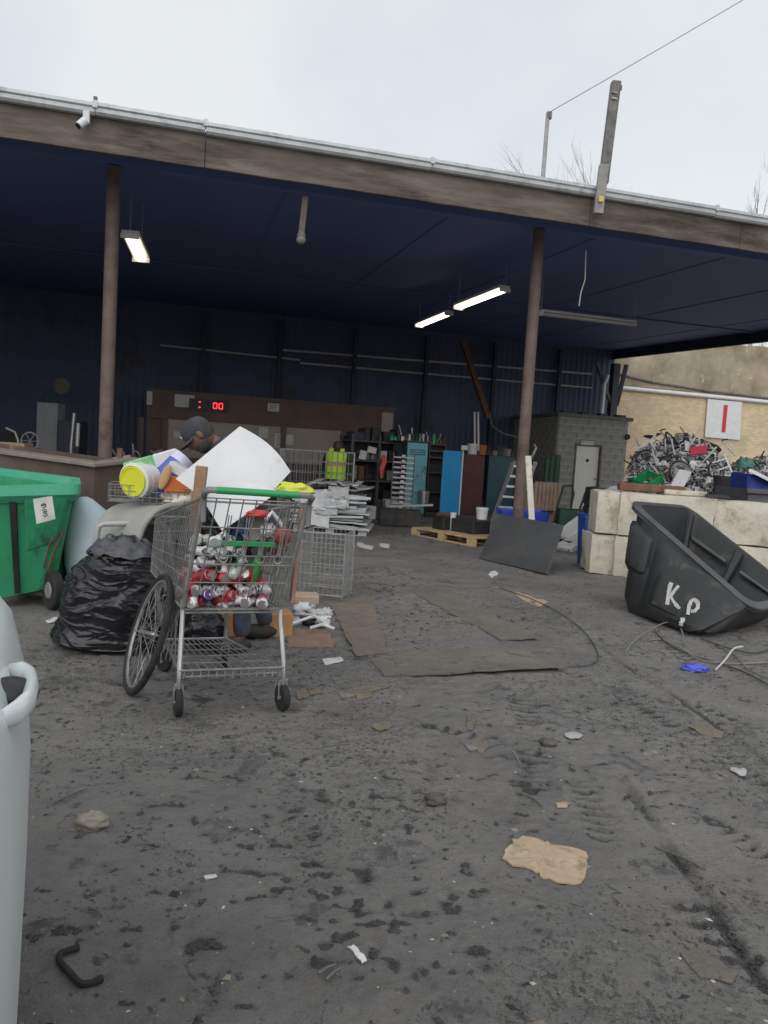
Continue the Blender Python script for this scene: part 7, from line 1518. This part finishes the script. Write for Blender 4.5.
lit = [('wood_chip', 'pale square board scrap right of the trolley, largest of its cluster', 'board', [(337, 695), (350, 692), (356, 699), (343, 703)], m_greywood),
 ('cardboard_piece', 'small tan cardboard strip right of the pale board scrap', 'cardboard', [(366, 690), (386, 686), (390, 690), (370, 695)], m_mudcard), ('cardboard_piece', 'brown cardboard scrap below the muddy cluster, right of the trolley', 'cardboard', [(371, 731), (388, 726), (394, 730), (380, 737)], m_mudcard),
 ('cardboard_piece', 'brown flat scrap between the board scrap and the tan strip', 'cardboard', [(352, 694), (372, 690), (372, 700), (358, 703)], m_mudcard), ('cardboard_piece', 'tan cardboard scrap just right of the near trolley wheel', 'cardboard', [(296, 692), (306, 690), (308, 700), (297, 702)], m_mudcard), ('cardboard_piece', 'tan cardboard scrap right of the one by the near trolley wheel', 'cardboard', [(307, 693), (318, 691), (322, 696), (312, 698)], m_mudcard),
 ('paper_scrap', 'pale grey paper scrap in front of the flattened brown cardboard', 'paper', [(322, 662), (340, 660), (344, 664), (326, 667)], m_paper), ('paper_disc', 'white oval disc pressed in the mud right of the tyre tracks', 'disc', [(582.0, 741.0), (581.1, 739.6), (578.6, 738.5), (575.0, 737.9), (571.0, 737.9), (567.4, 738.5), (564.9, 739.6), (564.0, 741.0), (564.9, 742.4), (567.4, 743.5), (571.0, 744.1), (575.0, 744.1), (578.6, 743.5), (581.1, 742.4)], m_silty), ('paper_disc', 'white oval disc in the mud near the right edge', 'disc', [(746.5, 775.0), (745.7, 773.7), (743.3, 772.7), (739.9, 772.1), (736.1, 772.1), (732.7, 772.7), (730.3, 773.7), (729.5, 775.0), (730.3, 776.3), (732.7, 777.3), (736.1, 777.9), (739.9, 777.9), (743.3, 777.3), (745.7, 776.3)], m_silty),
 ('paper_scrap', 'pale oval scrap below the tread tracks, above the cardboard piece', 'paper', [(555, 805), (562, 804), (569, 808), (566, 811), (557, 809)], m_card), ('cardboard_piece', 'muddy brown cardboard half buried in the right of the yard', 'cardboard', [(688, 728), (704, 724), (724, 732), (722, 740), (700, 735)], m_mudcard),
 ('tan_board', 'tan board scrap among the far boards on the yard floor', 'board', [(514, 594), (526, 596), (548, 604), (540, 608), (522, 601)], m_card), ('foil_dish', 'pale flattened dish left of the black hopper', 'dish', [(571, 627), (578, 624), (588, 625), (591, 629), (582, 631), (574, 630)], m_silver),
 ('plastic_strip', 'white strip on the mud left of the black rubbish bag', 'strip', [(46, 620), (62, 617), (63, 622), (47, 625)], m_white), ('plastic_strip', 'long pale strip on the dark floor before the wrapped stack', 'strip', [(358, 543), (374, 547), (372, 551), (357, 547)], m_paper), ('plastic_strip', 'short white strip on the dark floor before the tray rack', 'strip', [(380, 544), (390, 545), (389, 549), (380, 547)], m_white),
 ('paper_scrap', 'white paper scrap before the leaning steel plate', 'paper', [(488, 573), (494, 570), (498, 573), (492, 577)], m_white), ('paper_scrap', 'white torn strip in the foreground, below the middle', 'paper', [(349, 950), (354, 948), (367, 963), (362, 965), (355, 958)], m_white), ('paper_scrap', 'small white scrap in the middle of the foreground mud', 'paper', [(204, 877), (216, 875), (217, 879), (206, 880)], m_paper),
 ('mud_slab', 'brown slab of dried mud at the lower right', 'slab', [(680, 952), (700, 948), (738, 972), (732, 984), (700, 978)], m_ply), ('stone', 'flat pale stone left of the tread tracks', 'stone', [(463, 748), (474, 745), (480, 752), (470, 755)], m_greywood), ('stone', 'tan stone beside the flat pale stone', 'stone', [(474, 744), (484, 743), (489, 750), (482, 756), (476, 753)], m_mudcard), ('wood_chip', 'tan wood chip above the pale stones', 'chip', [(467, 720), (472, 718), (476, 728), (472, 735), (467, 732)], m_mudcard)]
for nm, lb, ct, pts, mt in lit:
    if len(pts) < 8:      # torn outline
        q2 = []
        for (x0, y0), (x1, y1) in zip(pts, pts[1:] + pts[:1]):
            for k in range(4): q2.append((x0 + (x1 - x0) * k / 4 + rnd.uniform(-.7, .7), y0 + (y1 - y0) * k / 4 + rnd.uniform(-.5, .5)))
        pts = q2
    flat(nm, lb, ct, pts, mt, .0035, .014 if 'disc' in nm else .007, .002 if 'disc' in nm else .008)
p = GP(695, 668, .02); blob('blue_wrapper', 'crumpled bright blue wrapper on the ground below the hopper', 'wrapper', p, (.085, .05, .025), M('wrapper_blue', (.05, .07, .55), (.12, .15, .75), scale=12, rough=.35), .7, 3, 4)
for k, (x, y, s, lb, mt) in enumerate(((92, 832, .045, 'pale broken lump of stone in the left foreground', M('lump_tan', (.22, .19, .15), (.4, .36, .3), scale=14, rough=.9, bump=.4)), (435, 806, .034, 'dark lump of mud in the middle foreground', m_clod), (548, 748, .035, 'grey stone at the top of the tread tracks', m_clod), (295, 625, .06, 'grey crumpled scrap on the ground right of the trolley', m_scrapg))):
    p = GP(x, y, s * .4); blob('stone' if k != 3 else 'scrap_lump', lb, 'stone' if k != 3 else 'scrap', p, (s * 1.25, s, s * .7), mt, .5, 2.2, k + 3, 18, 12)
wr = random.Random(2)
for k, (x, y) in enumerate(((302, 614), (312, 611), (318, 620), (308, 626), (322, 627), (299, 620), (326, 618))):
    p = GP(x, y, .04); blob('crumpled_scrap', 'crumpled %s scrap, %s in the small heap right of the trolley' % (('white', 'grey', 'pale', 'dark')[k % 4], ('upper left', 'topmost', 'centre', 'lower middle', 'lower right', 'far left', 'far right')[k]), 'scrap', p, (wr.uniform(.04, .075), .05, wr.uniform(.025, .05)), (m_white, m_scrapg, m_paper, m_scrapd)[k % 4], .7, 3, k + 30, 16, 10, 'crumpled scraps right of the trolley')
for k, (x0, y0, x1, y1) in enumerate(((287, 632, 330, 624), (310, 634, 334, 636), (300, 622, 328, 634))):
    a, b = GP(x0, y0, .05), GP(x1, y1, .05); tag(MB().tube([a, a.lerp(b, .5) + VV((0, 0, .03)), b], .012, 6).build('pale_pipe', m_scrapl, loc=a), '%s pale pipe lying in the scrap right of the trolley' % ('long left', 'short right', 'middle')[k], 'pipe', 'pale pipes right of the trolley')
# hose, sticks, wires
_a = [GP(*q, .010) for q in ((79, 950), (70, 953), (60, 957), (60, 965), (68, 975), (80, 985), (92, 984), (104, 979))]; pts = []
for i_ in range(len(_a) - 1):
    a, b, c, d = _a[max(0, i_ - 1)], _a[i_], _a[i_ + 1], _a[min(len(_a) - 1, i_ + 2)]
    for k_ in range(5): s_ = k_ / 5; pts.append(.5 * ((2 * b) + (c - a) * s_ + (2 * a - 5 * b + 4 * c - d) * s_ ** 2 + (3 * b - a - 3 * c + d) * s_ ** 3))
tag(MB().tube(pts, .0085, 8).build('rubber_hose', m_rubber, smooth=True, loc=pts[0]), 'bent black rubber strip in the left foreground mud', 'hose')
for k, (x0, y0, x1, y1, lb) in enumerate(((52, 812, 86, 795, 'thin grey stick left of the pale lump'), (318, 980, 336, 971, 'thin pale stick in the middle foreground, upper of two'), (326, 984, 340, 976, 'thin pale stick in the middle foreground, lower of two'), (655, 850, 705, 872, 'thin dark twig right of the tan cardboard'), (88, 912, 102, 920, 'short dark twig in the left foreground'), (522, 800, 542, 812, 'thin grey twig above the tan cardboard'), (512, 755, 520, 768, 'pale splinter left of the tread tracks'))):
    a, b = GP(x0, y0, .012), GP(x1, y1, .012); tag(MB().tube([a, a.lerp(b, .5) + VV((.004, .004, .004)), b], [.005, .0045, .003], 5).build('twig', m_greywood if k in (0, 1, 2, 6) else m_clod, loc=a), lb, 'twig')
def wire(label, pts, r, mat, h=None):
    P_ = [GP(x, y, (h[i] if h else .01) + r) for i, (x, y) in enumerate(pts)]; Q = []
    for i in range(len(P_) - 1):
        a, b, c, d = P_[max(0, i - 1)], P_[i], P_[i + 1], P_[min(len(P_) - 1, i + 2)]
        for k in range(6): s = k / 6; Q.append(.5 * ((2 * b) + (c - a) * s + (2 * a - 5 * b + 4 * c - d) * s ** 2 + (3 * b - a - 3 * c + d) * s ** 3))
    Q.append(P_[-1]); tag(MB().tube(Q, r, 6).build('loose_wire', mat, smooth=True, loc=P_[0]), label, 'wire')
m_w1, m_w2 = M('wire_grey', (.16, .155, .15), (.24, .23, .22), scale=9, rough=.6), M('wire_dark', (.03, .03, .03), (.06, .06, .06), scale=9, rough=.6)
wire('grey wire arching up in front of the black hopper', [(625, 655), (632, 645), (650, 634), (668, 630), (680, 634), (685, 647)], 0.006, m_w1, [.01, .01, .03, .05, .04, .01])
wire('long grey wire looping along the ground below the hopper', [(650, 642), (662, 640), (680, 650), (700, 660), (730, 664), (772, 664)], .0065, m_w1)
wire('grey wire lying across the looped wire at the right edge', [(716, 645), (735, 656), (750, 672), (775, 682)], .0055, m_w1)
wire('dark wire curling out from under the hopper', [(655, 634), (668, 645), (690, 655), (715, 662), (745, 674), (775, 690)], .0055, m_w2)
wire('short pale wire end lifted off the ground near the right edge', [(716, 670), (725, 662), (733, 656), (742, 653)], 0.007, m_fixture, [.01, .03, .06, .05])
wire('dark wire along the ground at the far right', [(700, 640), (730, 650), (755, 654), (775, 650)], .0055, m_w2)
wire('thin dark cable trailing across the boards', [(500, 590), (540, 605), (580, 630), (598, 660), (560, 668)], .004, m_w2)
